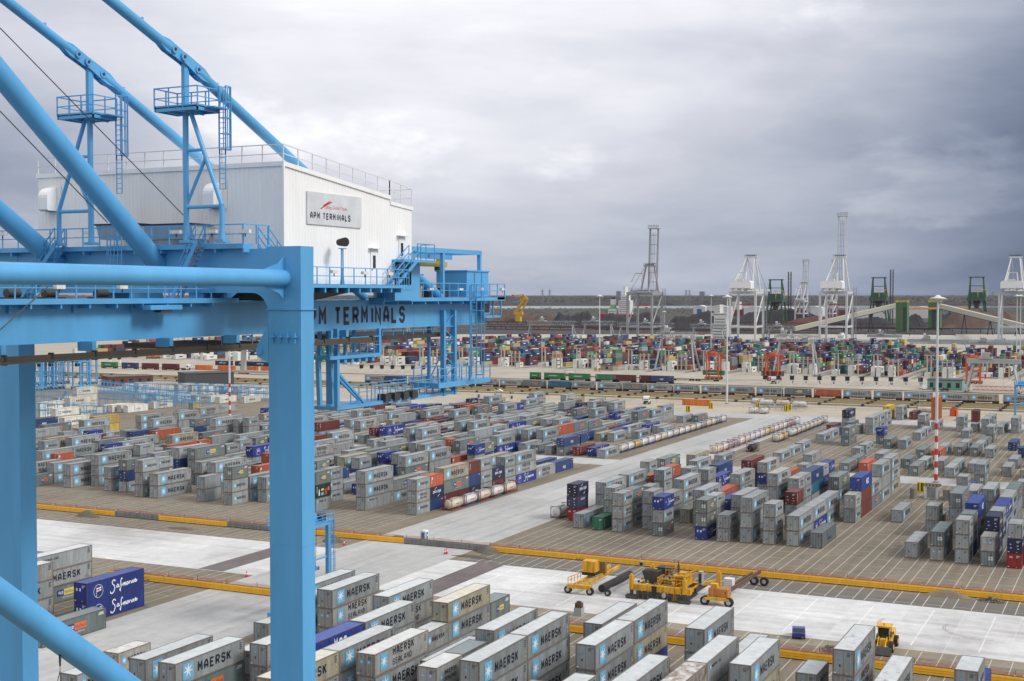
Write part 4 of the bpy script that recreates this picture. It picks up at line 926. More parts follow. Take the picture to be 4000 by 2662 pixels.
for (pa, pb) in ((405, 560), (590, 775)):
    a = at(pa, 920, x=65.6); c = at(pb, 880, x=65.6); y1, y0 = a.y, c.y
    b.prism([(65.2, y0, a.z-.3), (66.6, y0, a.z-.3), (66.9, y0, c.z), (64.9, y0, c.z)], (0, y1-y0, 0), GALV)
    b.box(64.8, 67.0, y0-.1, y1+.1, c.z, c.z+.1, plain('black_cover', (.012,.012,.02), .7))
sub('equipment_bin', b)
# ---- walkways
def walk(pts, z, w, m=CB):
    """deck strip with edge beams and rail on the camera side"""
    b = MB()
    for p, q in zip(pts, pts[1:]):
        x0, x1 = sorted((p[0], q[0])); y0, y1 = sorted((p[1], q[1]))
        if x1-x0 < y1-y0: b.box(p[0], p[0]+w, y0, y1, z-.28, z, m); n = int((y1-y0)/2); [b.box(p[0]+.05, p[0]+w, y0+2*i, y0+2*i+.1, z-.5, z-.28, m) for i in range(n)]
        else: b.box(x0, x1, p[1], p[1]+w, z-.28, z, m); n = int((x1-x0)/2); [b.box(x0+2*i, x0+2*i+.1, p[1]+.05, p[1]+w, z-.5, z-.28, m) for i in range(n)]
    b.rail([(p[0]+.04, p[1]+.04, z) for p in pts], 1.1, .032, 1.35, m)
    return b
b = walk([(61.4, 84), (61.4, 46.6)], 50.75, .9); b.rail([(61.45, 46.6, 50.75), (63.6, 46.4, 50.75)], 1.1, .032, 1.0, CB); cp('walkway', b)
b = MB(); z = 48.46; b.box(64.3, 80.6, 46.75, 48.0, z-.2, z, CB)
for i in range(12): b.box(64.6+i*1.35, 64.75+i*1.35, 46.8, 48.0, z-.5, z-.2, CB)
b.prism([(64.4, 46.9, z-.5), (73, 46.9, z-.5), (70, 47.6, z-1.0), (64.4, 47.6, z-1.0)], (0, 2.4, 0), DRK)
b.rail([(66.3, 46.8, z), (80.5, 46.8, z)], 1.1, .03, 1.45, CB)
cp('walkway', b)
b = MB(); stair(b, (63.7, 46.55, 50.75), (66.5, 46.55, z), .7, CB); cp('stairs', b)
b = MB(); z2 = 50.3; a = at(1540, 1066, y=46.8); b.box(80.2, 84.6, 46.9, 48.1, z2-.18, z2, CB); b.rail([(82.0, 46.95, z2), (84.5, 46.95, z2), (84.5, 48.1, z2)], 1.15, .03, 1.1, CB)
stair(b, (79.0, 46.9, z), (82.0, 46.9, z2), .75, CB); b.box(80.6, 84.2, 48.0, 49.5, 47.4, z2-.2, CB); cp('stairs', b)
# lower walkway on the girder, toward the water side
b = walk([(20, 49.2), (64.5, 49.2)], 47.62, .8); cp('walkway', b)
for (pa, pb, xx) in (((690, 1180), (790, 1010), 61.0), ((560, 1180), (690, 1020), 61.0)):
    pass
b = MB(); A = at(660, 1190, x=60.6); B_ = at(765, 975, x=60.6); stair(b, (60.6, A.y, A.z), (60.6, B_.y, 50.8), .8, CB, 'x', tm=plain('tread_red', (.22,.06,.04), .7)); cp('stairs', b)
b = MB(); A = at(70, 1180, x=60.2); B_ = at(215, 975, x=60.2); stair(b, (60.2, A.y, A.z), (60.2, B_.y, 50.8), .8, CB, 'x'); cp('stairs', b)
b = MB(); a = at(450, 1030, x=61.2); 
for k in range(5): b.beam((61.2, a.y-.5+k*.28, 49.6), (61.2, a.y-.5+k*.28, 51.4), .05, .05, CB)
for k in range(7): b.beam((61.2, a.y-.5, 49.6+k*.3), (61.2, a.y+.62, 49.6+k*.3), .04, .04, CB)
cp('ladder_cage', b)
b = MB(); a = at(590, 1190, y=49.2); b.box(a.x-.6, a.x+2.0, 48.7, 49.3, 47.0, 47.25, CB); b.box(a.x+.3, a.x+1.2, 48.75, 49.25, 46.85, 47.0, DRK); cp('landing', b)
b = MB()
for px, py in ((200, 1165), (55, 1165), (400, 1155)): c = at(px, py, y=50.6); b.tube((c.x-.5, 50.6, 47.9), (c.x+.3, 50.6, 47.9), .22, 14, DRK); b.box(c.x-.7, c.x+.7, 50.3, 51.0, 47.45, 47.7, DRK)
cp('sheave', b)
# floodlights and lamp boxes on the rails
def lamp_box(px, py, **k):
    c = at(px, py, **k); b = MB(); ax = 'x' in k
    if ax: b.box(c.x-.12, c.x+.12, c.y-.35, c.y+.35, c.z-.1, c.z+.1, WHT)
    else: b.box(c.x-.3, c.x+.3, c.y-.12, c.y+.12, c.z-.1, c.z+.1, WHT)
    b.beam((c.x, c.y, c.z-.3), (c.x, c.y, c.z-.1), .05, .05, DRK); return cp('lamp', b)
for px, py in ((10, 915), (350, 910), (688, 907), (828, 905), (958, 905)): lamp_box(px, py, x=61.35)
for px, py in ((232, 1122), (478, 1122)): lamp_box(px, py, y=49.2)
for px, py in ((1305, 1062), (1425, 1067), (1522, 1070)): lamp_box(px, py, y=46.75)
for px, py in ((1682, 1131), (1798, 1132), (1880, 1130), (1962, 1130), (1625, 1012)): lamp_box(px, py, y=48.9)
b = MB(); a = at(1340, 1115, y=46.85); 
for dx in (-.12, .12): b.beam((a.x+dx, 46.9, z), (a.x+dx*.7, 46.9, z+2.3), .06, .06, CB)
b.beam((a.x-.25, 46.9, z), (a.x, 46.9, z+1), .04, .04, CB); b.beam((a.x+.25, 46.9, z), (a.x, 46.9, z+1), .04, .04, CB)
b.box(a.x-.3, a.x+.3, 46.75, 47.0, z+2.3, z+2.36, CB); b.tube((a.x-.1, 46.6, z+2.75), (a.x+.25, 47.3, z+2.75), .30, 16, BLK, .22); cp('floodlight', b)
# ---- tail end of the girders: deck, winch cabin, lifting frame
zd = 47.6
b = walk([(80.4, 48.75), (99.9, 48.75)], zd, 1.3); b.rail([(99.9, 48.8, zd), (99.9, 58, zd)], 1.1, .03, 1.5, CB); b.box(98.5, 100, 48.75, 58.8, zd-.2, zd, CB); cp('walkway', b)
b = MB(); b.box(94.6, 98.5, 49.6, 52.4, zd+.05, zd+2.1, CB)
for x in (95.9, 97.2): b.box(x, x+.03, 49.57, 49.6, zd+.1, zd+2.0, DRK)
b.box(94.5, 98.6, 49.5, 52.5, zd+2.1, zd+2.2, CB); cp('winch_cabin', b)
b = MB(); b.box(97.0, 98.4, 49.4, 49.55, 46.2, 47.3, CB); b.box(97.15, 98.2, 49.36, 49.4, 46.35, 47.1, GLS); b.box(96.9, 100.2, 49.2, 52.0, 45.9, 46.05, CB)
for x in (96.9, 98.6, 100.1): b.beam((x, 49.25, 45.9), (x, 49.25, 47.5), .1, .1, CB)
cp('operator_cabin', b)
b = MB(); zt = 51.1
for x in (85.9, 91.6, 98.0):
    for y in (50.2, 57.5): b.box(x-.14, x+.14, y-.14, y+.14, zd, zt, CB)
for y in (50.2, 57.5): b.box(83.2, 98.2, y-.15, y+.15, zt, zt+.36, CB)
for x in (85.9, 91.6, 98.0): b.box(x-.12, x+.12, 50.3, 57.4, zt+.02, zt+.3, CB)
b.beam((83.5, 51.5, zt-.25), (95.5, 51.5, zt-.25), .2, .35, CB); cp('lifting_frame', b)
b = MB(); b.beam((83.6, 52.5, 50.3), (96.4, 52.5, 50.3), .3, .42, paint('hoist_yellow', (.62, .40, .02), .5)); b.beam((95.2, 52.5, 50.4), (95.2, 52.5, 51.1), .35, .3, paint('hoist_yellow', (.62, .40, .02))); b.box(94.8, 95.6, 52.3, 52.7, 49.8, 50.1, DRK); cp('hoist_beam', b)
b = MB(); rr = random.Random(3)
for k in range(16):
    x = 84+k*.75; y = rr.uniform(50, 52); hgt = rr.uniform(.3, 1.0); mm = rr.choice([CB, CB, DRK, YEL, GALV])
    if k % 3 == 0: b.tube((x, y, zd+hgt*.7), (x+.9, y, zd+hgt*.7), .28, 12, mm)
    else: b.box(x, x+rr.uniform(.3, .7), y, y+.5, zd, zd+hgt, mm)
b.tube((88.2, 50.3, zd), (88.2, 50.3, zd+1.7), .05, 8, DRK); b.box(88.05, 88.4, 50.1, 50.4, zd+1.3, zd+1.8, DRK); cp('machinery', b)
# ladder tower and hanging maintenance platforms below the tail
b = MB(); c = at(1856, 1290, y=48.6)
x = c.x; ladder(b, x, 48.7, 41.2, 48.6, CB, .8, 'x', (41.4, -.75)); b.beam((x-.65, 48.7, 41), (x-.65, 48.7, 48.6), .09, .09, CB); cp('ladder_tower', b)
b = MB(); b.box(88.8, 97.6, 49.0, 51.2, 40.6, 41.0, CB); b.rail([(97.6, 49.0, 41), (88.8, 49.0, 41)], 1.1, .035, 1.2, CB); b.rail([(97.6, 51.2, 41), (88.8, 51.2, 41)], 1.1, .035, 1.2, CB)
for x in (91.2, 95.6):
    b.beam((x, 51.2, 41), (x, 51.2, 45.4), .22, .22, CB)
b.beam((91.2, 51.2, 41), (95.6, 51.2, 45.4), .08, .08, CB); cp('maintenance_platform', b)
b = MB()
xa, xb = at(1731, 1400, y=49.8).x, at(1765, 1400, y=49.8).x
zb_ = at(1740, 1546, y=49.8).z
for x in (xa, xb+.35): b.beam((x, 49.8, zb_), (x, 49.8, 46.6), .35, .3, CB)
for k in range(6):
    za = zb_+.2+k*1.05; b.beam((xa, 49.8, za), (xb+.35, 49.8, za), .08, .08, CB); b.beam((xa, 49.8, za), (xb+.35, 49.8, za+1.0), .07, .07, CB) if k % 2 else b.beam((xb+.35, 49.8, za), (xa, 49.8, za+1.0), .07, .07, CB)
cp('hanger_frame', b)
b = MB(); x0 = at(1312, 1400, y=49.8).x; zf = zb_+.3
b.box(x0, xb+.5, 49.7, 51.6, zf-.25, zf, CB); b.rail([(x0+4.5, 49.75, zf), (xb, 49.75, zf)], 1.15, .03, 1.1, CB); b.rail([(x0+4.5, 51.5, zf), (xb, 51.5, zf)], 1.15, .03, 1.1, CB)
for x in (x0, x0+1.6): b.beam((x+.1, 49.8 if x == x0 else 51.5, zf), (x+.1, 49.8 if x == x0 else 51.5, 45.5), .3, .28, CB)
b.beam((x0+.1, 49.8, zf+2.4), (x0+3.6, 49.8, zf), .16, .16, CB); b.beam((x0+1.8, 51.5, zf+2.4), (x0+5.6, 51.5, zf), .16, .16, CB)
for k in range(4): b.box(x0+6+k*1.3, x0+6.8+k*1.3, 49.5, 50.2, zf-.1, zf+.45, DRK)
cp('maintenance_platform', b)
b = MB(); x0 = at(1290, 1330, y=49.6).x; x1 = at(1490, 1330, y=49.6).x
z0 = at(1400, 1385, y=49.6).z; b.box(x0, x1, 49.6, 52, z0-.25, z0, CB); b.rail([(x0, 49.65, z0), (x1, 49.65, z0)], 1.2, .035, 1.0, CB)
for x in (x0+.2, x0+2.0, x1-.2): b.beam((x, 49.7, z0), (x, 49.7, 45.4), .22, .22, CB); b.beam((x, 51.8, z0), (x, 51.8, 45.4), .22, .22, CB)
for x in (x0, x0+1.5): b.beam((x, 50.6, z0), (x+.2, 50.6, 40.3), .28, .28, CB)
for k in range(6): b.box(x0+1+k*.9, x0+1.3+k*.9, 49.7, 50.1, z0-.55, z0-.25, CB)
cp('maintenance_platform', b)
# wire ropes
b = MB()
for p, q in (((0, 110), (720, 845)), ((0, 435), (420, 870))):
    a = at(*p, y=52.0); c = at(*q, y=52.0); b.tube(a+(a-c)*1.5, c, .028, 6, DRK)
a = at(0, 1290, y=48.9); c = at(188, 1120, y=48.9); b.tube(a+(a-c)*.6, c, .028, 6, DRK)
cp('wire_rope', b)

# ------------------------------------------------------------ yard furniture and machines
def gz(px, py): p = at(px, py, z=0); return p
# concrete-filled steel guard rail barriers round the works
BY = paint('barrier_yellow', (.88, .46, .01), .5, .1); BG = paint('barrier_grey', (.22, .23, .22), .6, .25)
NET, nt, nb_ = newmat('warning_net'); nb_.inputs['Base Color'].default_value = (.62, .12, .06, 1)
_g = nd(nt, 'ShaderNodeNewGeometry'); _w = nd(nt, 'ShaderNodeTexVoronoi'); _w.inputs['Scale'].default_value = 7; nt.links.new(_g.outputs['Position'], _w.inputs['Vector'])
nb_.inputs['Alpha'].default_value = .38
def barrier_mesh(m, n=6.0):
    b = MB(); b.box(.18, .42, .02, n-.02, 0, .12, DRK)
    for z in (.12, .46, .80):
        b.prism([(0, .01, z), (.6, .01, z), (.52, .01, z+.30), (.08, .01, z+.30)], (0, n-.02, 0), m); b.box(.14, .46, .03, n-.03, z+.30, z+.34, DRK)
    for y in (.0, n-.12): b.box(.1, .5, y+.02, y+.10, 1.14, 1.24, GALV)
    return b.mesh('safety_barrier')
BM = {'y': barrier_mesh(BY), 'g': barrier_mesh(BG)}
def barrier_line(x, y0, y1, greys, side, what):
    n = int(round((y1-y0)/6.0)); netm = None
    for i in range(n):
        y = y0+6.0*i; g = any(a <= y+3 <= b for a, b in greys)
        o = tag(link('safety_barrier', BM['g' if g else 'y'], None, (x, y, .02)), f"{'grey' if g else 'yellow'} steel barrier segment, {ordn(i)} from the right end of the {what} barrier line", 'barrier', what+' barrier line')
    b = MB()
    for i in range(n):
        y = y0+6.0*i
        for j in range(4):
            a, c = y+1.5*j, y+1.5*(j+1); b.poly([(x+side, a, .05), (x+side, c, .05), (x+side, c, 1.45-.12*sin(j*2+i)), (x+side, a, 1.45-.12*sin(j*2-2+i))], NET)
        b.beam((x+side, y, 0), (x+side, y, 1.7), .05, .05, DRK)
    solo('warning_net', b, 'thin orange-red mesh netting on posts along the '+what+' barrier line', 'netting')
barrier_line(218.0, -40, 152, [(110, 128), (150, 152)], 1.1, 'farther')
barrier_line(218.0, 152, 290, [(150, 167), (186, 201)], 1.1, 'far left')
barrier_line(170.6, -40, 80, [], 1.1, 'nearer')
barrier_line(170.6, 122, 158, [], 1.1, 'near left')

# lamp masts with red and white bands
def mast(px, py, label, bands=9, H=47.2, head=True, r0=.45, bh=1.62, z0=0.6):
    g = gz(px, py); t = thing('light_mast', label, 'mast', (g.x, g.y, 0), group='tall lighting masts')
    b = MB(); b.tube((0,0,0), (0,0,H), r0, 12, GALVW, r0*.52, caps=True); b.box(-.7, .7, -.7, .7, 0, .35, CONC); part('pole', b, t)
    if bands:
        b = MB()
        for k in range(bands):
            a = z0+k*bh; rr = r0*(1-.48*a/H)+.012; b.tube((0,0,a), (0,0,a+bh), rr, 12, REDP if k % 2 == 0 else WHT, rr-.48*r0*bh/H, caps=False)
        part('warning_bands', b, t)
    if head:
        b = MB(); b.lathe([(.3, 0), (1.9, .25), (2.1, .5), (.9, .8), (.3, 1.3)], 16, WHT, c=(0,0,H-.8))
        for k in range(10):
            a = 2*pi*k/10; b.beam((1.6*cos(a), 1.6*sin(a), H-.6), (2.5*cos(a), 2.5*sin(a), H-.75), .4, .15, GALV)
        part('lamp_head', b, t)
    return t
GALVW = paint('mast_white', (.58, .60, .63), .45, .06)
mast(3656, 1886, 'tall white mast with red and white banded foot at the crossing on the right')
mast(2839, 1578, 'tall plain white mast beside the brown-red containers near the railway', 0)
mast(2342, 1452, 'tall white mast with banded foot in front of the far terminal', 9)
mast(898, 1658, 'white mast with banded foot behind the big crane leg', 9)
mast(2777, 1400, 'slim white mast between the tall mast and the far cranes', 0, r0=.35)
mast(2594, 1350, 'lower thin white mast beside the raised-boom crane', 0, H=32, r0=.3)
mast(3970, 1440, 'white mast furthest left in the cluster at the right edge', 0, r0=.35)
mast(3984, 1440, 'white mast furthest right in the cluster at the right edge', 0, r0=.35)
mast(1020, 1372, 'distant white mast seen below the crane girder on the left', 0, H=30, r0=.3)
for px, py, H, lab in ((3592, 1590, 20, 'thin grey pole left of the slatted orange frames'), (3918, 1595, 17, 'thin grey pole beside the blue carrier at the right'), (3053, 1602, 18, 'thin grey pole by the yellow and black posts'), (3007, 1600, 17, 'thin dark aerial pole beside the tank trailers'), (1180, 1590, 9, 'thin lamp pole behind the left container block')):
    g = gz(px, py); b = MB(); b.tube((0,0,0), (0,0,H), .12, 8, GALV, .06); b.box(-.2,.2,-.2,.2,0,.4,CONC); solo('lamp_pole', b, lab, 'pole', loc=(g.x, g.y, 0))

def profile(b, pts, x0, x1, m): b.prism([(x0, y, z) for y, z in pts], (x1-x0, 0, 0), m)
# crossing corner: kiosk, bollards, drums
YB = paint('bollard_yellow', (.70, .52, .01), .5, .1)
def bollard(px, py, label, H=2.6, w=1.5, stripes=True):
    g = gz(px, py); t = thing('striped_post', label, 'bollard', (g.x, g.y, 0), group='yellow and black impact posts')
    b = MB(); b.box(-.4, .4, -w/2, w/2, 0, H, YB); b.prism([(-.42,-w/2-.15,0),(.42,-w/2-.15,0),(.42,-w/2,.7),(-.42,-w/2,.7)], (0,.01,0), YB)
    b.box(-.45, .45, -w/2-.12, w/2+.12, 0, .25, YB); part('post', b, t)
    b = MB(); 
    for y in (-.28, .52): b.box(-.42, -.40, y-.13, y+.13, .3, H-.1, BLK); b.box(-.42, -.40, -w/2+.05, -w/2+.25, .3, H-.1, BLK)
    part('stripes', b, t)
bollard(3596, 1923, 'yellow post with black stripes left of the small white kiosk', 2.4)
bollard(2688, 1611, 'yellow post with black stripes left of the orange container', 2.6, 1.7)
bollard(2777, 1598, 'yellow post with black stripes right of the orange container', 2.6, 1.7)
bollard(2960, 1594, 'yellow post with black stripes left of the tank trailers', 2.2); bollard(3070, 1608, 'left one of two yellow striped posts right of the grey guard rail', 2.6); bollard(3083, 1604, 'right one of two yellow striped posts right of the grey guard rail', 2.6)
bollard(2327, 1451, 'small yellow striped post at the foot of the far banded mast', 2.6)
g = gz(3640, 1945); t = thing('kiosk', 'small white and grey kiosk with striped flat roof under the mast', 'kiosk', (g.x, g.y, 0))
b = MB(); b.box(-1.2, 1.2, -1.6, 1.6, 0, 2.9, WHT); b.box(-1.22, -1.2, -1.0, 1.0, .1, 2.6, paint('kiosk_grey', (.30,.30,.32))); part('wall', b, t)
b = MB(); b.box(-1.5, 1.5, -1.9, 1.9, 2.9, 3.2, DRK); 
for k in range(5): b.box(-1.52, -1.5, -1.8+k*.76, -1.45+k*.76, 2.92, 3.18, YB)
part('roof', b, t)
for px, py, lab in ((3568, 1948, 'worn round concrete drum left of the kiosk'), (3696, 1955, 'worn round concrete drum right of the kiosk')):
    g = gz(px, py); b = MB(); b.lathe([(.95, 0), (.85, .4), (.78, .5), (.78, 2.3), (.70, 2.4), (0, 2.4)], 18, plain('drum_concrete', (.16, .15, .13), .9)); solo('concrete_drum', b, lab, 'drum', 'concrete drums by the kiosk', (g.x, g.y, 0))

# portable toilet, cones, heaps
g = gz(1658, 2118); t = thing('portable_toilet', 'white portable toilet with blue doors against the barrier', 'toilet', (g.x, g.y, 0))
b = MB(); b.box(-.6, .6, -.6, .6, .1, 2.1, WHT); b.prism([(-.62,-.62,2.1),(-.62,.62,2.1),(-.62,.4,2.3),(-.62,-.4,2.3)], (1.24,0,0), WHT); part('cabin', b, t)
b = MB(); b.box(-.63, -.6, -.35, .35, .2, 1.95, paint('toilet_blue', (.05,.18,.42))); b.box(-.35, .35, -.63, -.6, .2, 1.95, paint('toilet_blue', (.05,.18,.42))); b.box(-.2,.2,-.65,-.63,1.2,1.6,WHT); part('door', b, t)
def cone(px, py, lab):
    g = gz(px, py); b = MB(); b.box(-.3,.3,-.3,.3,0,.06,REDP); b.lathe([(.24,.06),(.16,.4)], 12, REDP); b.lathe([(.16,.4),(.11,.65)], 12, WHT); b.lathe([(.11,.65),(.04,1.0),(0,1.0)], 12, REDP); solo('traffic_cone', b, lab, 'cone', 'traffic cones on the works', (g.x, g.y, .02))
cone(964, 2254, 'red and white cone at the corner of the dug bed left of the leg'); cone(1344, 2130, 'red and white cone standing beside the blue carrier leg'); cone(1738, 2166, 'left one of the two cones lying by the concrete edge'); cone(1745, 2163, 'right one of the two cones lying by the concrete edge')
def heap(px, py, rx, ry, h, m, label, seed=1, chunks=0):
    g = gz(px, py); rr = random.Random(seed); b = MB(); n = 22; k = 7; V = []; F = []
    for j in range(k+1):
        f = j/k
        for i in range(n):
            a = 2*pi*i/n; q = (1-f)*(1+.18*sin(a*3+seed)+.1*rr.random()); V.append((rx*q*cos(a), ry*q*sin(a), h*(sin(f*pi/2)**1.3)*(1+.12*rr.random())+.02*rr.random()))
    for j in range(k):
        for i in range(n): F.append((j*n+i, j*n+(i+1) % n, (j+1)*n+(i+1) % n, (j+1)*n+i))
    if not chunks: b.add(V, F, m, True); b.poly(V[k*n:k*n+n], m)
    else:
        for i in range(chunks):
            a = rr.random()*2*pi; q = sqrt(rr.random()); x, y = rx*q*cos(a), ry*q*sin(a); z = h*(1-q)*rr.random(); s = rr.uniform(.12, .32)
            p = Vector((x, y, z)); d = Vector((rr.uniform(-1,1), rr.uniform(-1,1), rr.uniform(-.5,.5))).normalized()*s; b.beam(p, p+d, s*.8, s*.5, m)
    return solo('heap', b, label, 'heap', None, (g.x, g.y, .03))
SAND = groundmat('sand_pile', (.12, .105, .08), .3, scale=8); RUB = groundmat('rubble', (.13, .125, .12), .3, scale=9)
heap(345, 2018, 1.5, 2.9, 1.2, SAND, 'brown sand heap in front of the left yellow barrier', 1); heap(712, 2066, 1.1, 3.0, .3, SAND, 'flat dark sand patch below the left grey barrier', 2)
heap(545, 2262, 3.2, 5.2, 1.4, RUB, 'grey rubble pile behind the stacked royal blue containers', 3, 260)
heap(1905, 2160, 1.4, 2.2, 1.2, SAND, 'dark soil heap beside the dug bed in the middle', 4); heap(1850, 2178, .7, 4, .4, SAND, 'low ridge of soil along the end of the dug bed', 14); heap(1300, 2118, 1.2, 2.4, 1.3, SAND, 'dark soil heap beside the blue carrier', 5)
heap(2278, 2188, 1.0, 2.4, .5, RUB, 'small scatter of broken grey paving beside the long barrier', 6, 90); heap(3295, 2545, 2.4, 3.0, .9, RUB, 'rubble pile beside the near barrier on the right', 7, 240)
heap(3705, 2330, 1.2, 3.4, .9, groundmat('sand_light', (.20,.17,.12), .2, scale=8), 'tan sand heap in front of the barrier on the right', 8); heap(3870, 2350, 1.2, 2.2, .7, RUB, 'small rubble heap below the barrier at the right edge', 9, 110); heap(1345, 2090, .8, 3, .6, RUB, 'rubble at the end of the grey barrier by the leg', 10, 80)
heap(2240, 2040, .1, .1, .1, RUB, 'tiny stone', 11) if False else None
for i, (px, py, lab) in enumerate(((2508, 2212, 'left one of the two hollow concrete blocks by the barrier'), (2524, 2212, 'right one of the two hollow concrete blocks by the barrier'))):
    g = gz(px, py); b = MB(); b.box(-.4,.4,-.4,.4,0,.8,CONC); b.box(-.42,-.4,-.25,.25,.15,.65,BLK); solo('concrete_block', b, lab, 'block', 'hollow concrete blocks', (g.x, g.y, .02))
g = gz(1555, 2108); b = MB()
for k in range(7): b.box(-.5+.14*k, -.42+.14*k, -.8, .8, .1*k % .5, .12+.1*k % .5, plain('timber', (.22,.15,.09), .8))
b.box(-.6,.6,-.9,.9,0,.7,plain('timber', (.22,.15,.09), .8)); solo('timber_stack', b, 'small stack of brown timber against the yellow barrier', 'timber', None, (g.x, g.y, .02))

def wheel(b, x, y, r, w, ax='y', m=None, hub=None):
    d = Vector((0, w/2, 0)) if ax == 'y' else Vector((w/2, 0, 0)); c = Vector((x, y, r)); b.tube(c-d, c+d, r, 16, m or BLK); b.tube(c-d*1.05, c+d*1.05, r*.5, 10, hub or GALV)
# ---- slipform paver and its helpers
g = gz(2588, 2345); px0, py0 = g.x, g.y
M = thing('slipform_paver', 'huge yellow slipform paving machine on crawler tracks on the new concrete', 'paving machine', (px0, py0, 0))
MY = paint('machine_yellow2', (.78, .42, .02), .5, .3, .10)
def crawl(b, x, y, L=3.0, w=.7):
    pts = [(x-L/2, .35), (x-L/2+.3, .05), (x+L/2-.3, .05), (x+L/2, .35), (x+L/2, .6), (x+L/2-.35, .85), (x-L/2+.35, .85), (x-L/2, .6)]
    b.prism([(a, y-w/2, z) for a, z in pts], (0, w, 0), DRK)
    for i in range(8): b.tube((x-L/2+.35+i*(L-.7)/7, y-w/2-.04, .4), (x-L/2+.35+i*(L-.7)/7, y+w/2+.04, .4), .16, 8, plain('track_steel', (.10,.09,.08), .6))
W2 = 7.2       # half width along the strip crossing direction (Y)
for (cx_, cy_, rz) in ((-1.2, W2, 0), (-1.2, -W2+1.2, 0), (8.0, W2-1, 0), (8.0, -W2-3.5, 0)):
    b = MB(); crawl(b, 0, 0); b.box(-.3, .3, -.3, .3, .8, 2.2, DRK)
    me = b.mesh('crawler'); o = link('crawler', me, M, (cx_, cy_, 0), pi/2)
    b = MB(); b.box(cx_-.45, cx_+.45, cy_-.45, cy_+.45, 1.8, 4.4, MY); b.tube((cx_, cy_, 4.4), (cx_, cy_, 4.7), .3, 10, MY); part('leg_column', b, M)
b = MB(); b.box(-1.0, .2, -W2, W2, 1.6, 2.7, MY); b.box(5.6, 6.6, -W2, W2, 1.6, 2.5, MY)
for y in (-W2+.3, -2.4, 2.4, W2-.8): b.box(.2, 5.6, y, y+.5, 1.7, 2.4, MY)
for y in np.linspace(-W2+.5, W2-1, 9): b.box(-1.15, -1.0, float(y), float(y)+.25, 1.5, 2.9, MY)
part('main_frame', b, M)
b = MB(); b.box(-.9, 5.8, -W2+1, W2-1, .25, 1.5, DRK); b.box(-1.2, -.9, -W2+1.4, W2-2, .9, 1.5, DRK)
for y in np.linspace(-5.5, 5.5, 10): b.box(-1.1, -.95, float(y), float(y)+.3, .2, 1.6, plain('mould_steel', (.12,.11,.10), .6))
part('paving_mould', b, M)
b = MB(); b.prism([(1.2, 2.6, 2.7), (1.2, 4.8, 2.7), (1.2, 5.8, 4.9), (1.2, 1.8, 4.9)], (2.4, 0, 0), DRK); b.box(1.4, 3.4, 2.2, 5.4, 4.9, 4.95, BLK); part('hopper', b, M)
b = MB(); b.prism([(5.0, 1.0, 3.6), (5.0, 3.0, 3.6), (5.0, 3.8, 5.0), (5.0, .2, 5.0)], (2.4, 0, 0), DRK); b.beam((2.2, 3.6, 3.0), (6.0, 1.8, 4.6), 1.0, .2, BLK); part('conveyor_hopper', b, M)
b = MB(); b.box(1.0, 4.4, -5.6, -2.2, 2.7, 4.6, MY); b.box(.98, 1.0, -5.2, -2.6, 2.9, 4.3, paint('vent_dark', (.3,.14,.02))); b.box(2.0, 3.8, -4.8, -3.0, 4.6, 5.0, MY); part('engine_hood', b, M)
b = MB(); b.tube((2.4, -2.9, 4.6), (2.4, -2.9, 6.4), .26, 12, DRK); b.tube((2.4, -2.9, 6.4), (2.4, -2.9, 7.1), .1, 10, BLK); part('exhaust', b, M)
b = MB(); b.rail([(.6, -6, 2.72), (.6, 1.6, 2.72), (4.6, 1.6, 2.72)], 1.2, .05, .9, MY); b.rail([(1.2, -6.2, 4.2), (4.4, -6.2, 4.2), (4.4, -2.0, 4.2), (4.4, 1.2, 4.2)], 1.1, .05, .8, MY); b.box(4.6, 5.6, -6, 1.6, 3.4, 3.5, MY); b.rail([(4.7, 1.4, 3.5), (4.7, -5.8, 3.5)], 1.1, .05, .9, MY)
part('railings', b, M)
b = MB(); rr = random.Random(5)
for k in range(46):
    x, y, z = rr.uniform(-.9, 6), rr.uniform(-6.4, 6.2), rr.uniform(2.5, 3.3); s = rr.uniform(.15, .5)
    mm = rr.choice([DRK, MY, MY, BLK, GALV, DRK])
    if rr.random() < .5: b.box(x, x+s, y, y+s*1.3, z, z+s, mm)
    else: b.tube((x, y, z), (x+rr.uniform(-1,1), y+rr.uniform(-1.4,1.4), z+rr.uniform(-.4,.5)), .06, 6, mm)
part('hoses_and_boxes', b, M)
b = MB(); b.box(4.6, 5.8, -W2-.6, -W2+.4, 2.5, 4.9, GALV); b.box(4.55, 4.6, -W2-.4, -W2+.2, 2.8, 4.6, DRK); b.beam((6, -W2, 2.3), (8, -W2-3.3, 2.9), .7, .6, MY); b.beam((6, W2-1.5, 2.3), (8, W2-1, 2.9), .7, .6, MY); b.beam((2, -W2-.1, 1.9), (9, -W2-.1, 1.9), .35, .9, DRK); part('side_arm', b, M)
b = MB(); b.prism([(-1.3, 1.0, 2.7), (-1.3, 2.2, 2.7), (-1.3, 2.0, .9), (-1.3, 1.2, 1.0)], (.3, 0, 0), BLK); b.tube((-1.35, -.9, 1.2), (-1.2, -.9, 1.2), .5, 12, GALV); part('cover', b, M)
b = MB(); 
for y in (-3.9, -3.3): b.beam((-1.25, y, .3), (-1.25, y, 2.6), .07, .07, MY)
for k in range(7): b.beam((-1.25, -3.9, .4+k*.32), (-1.25, -3.3, .4+k*.32), .05, .05, MY)
part('ladder', b, M)
M.scale = (.86, .66, .84)
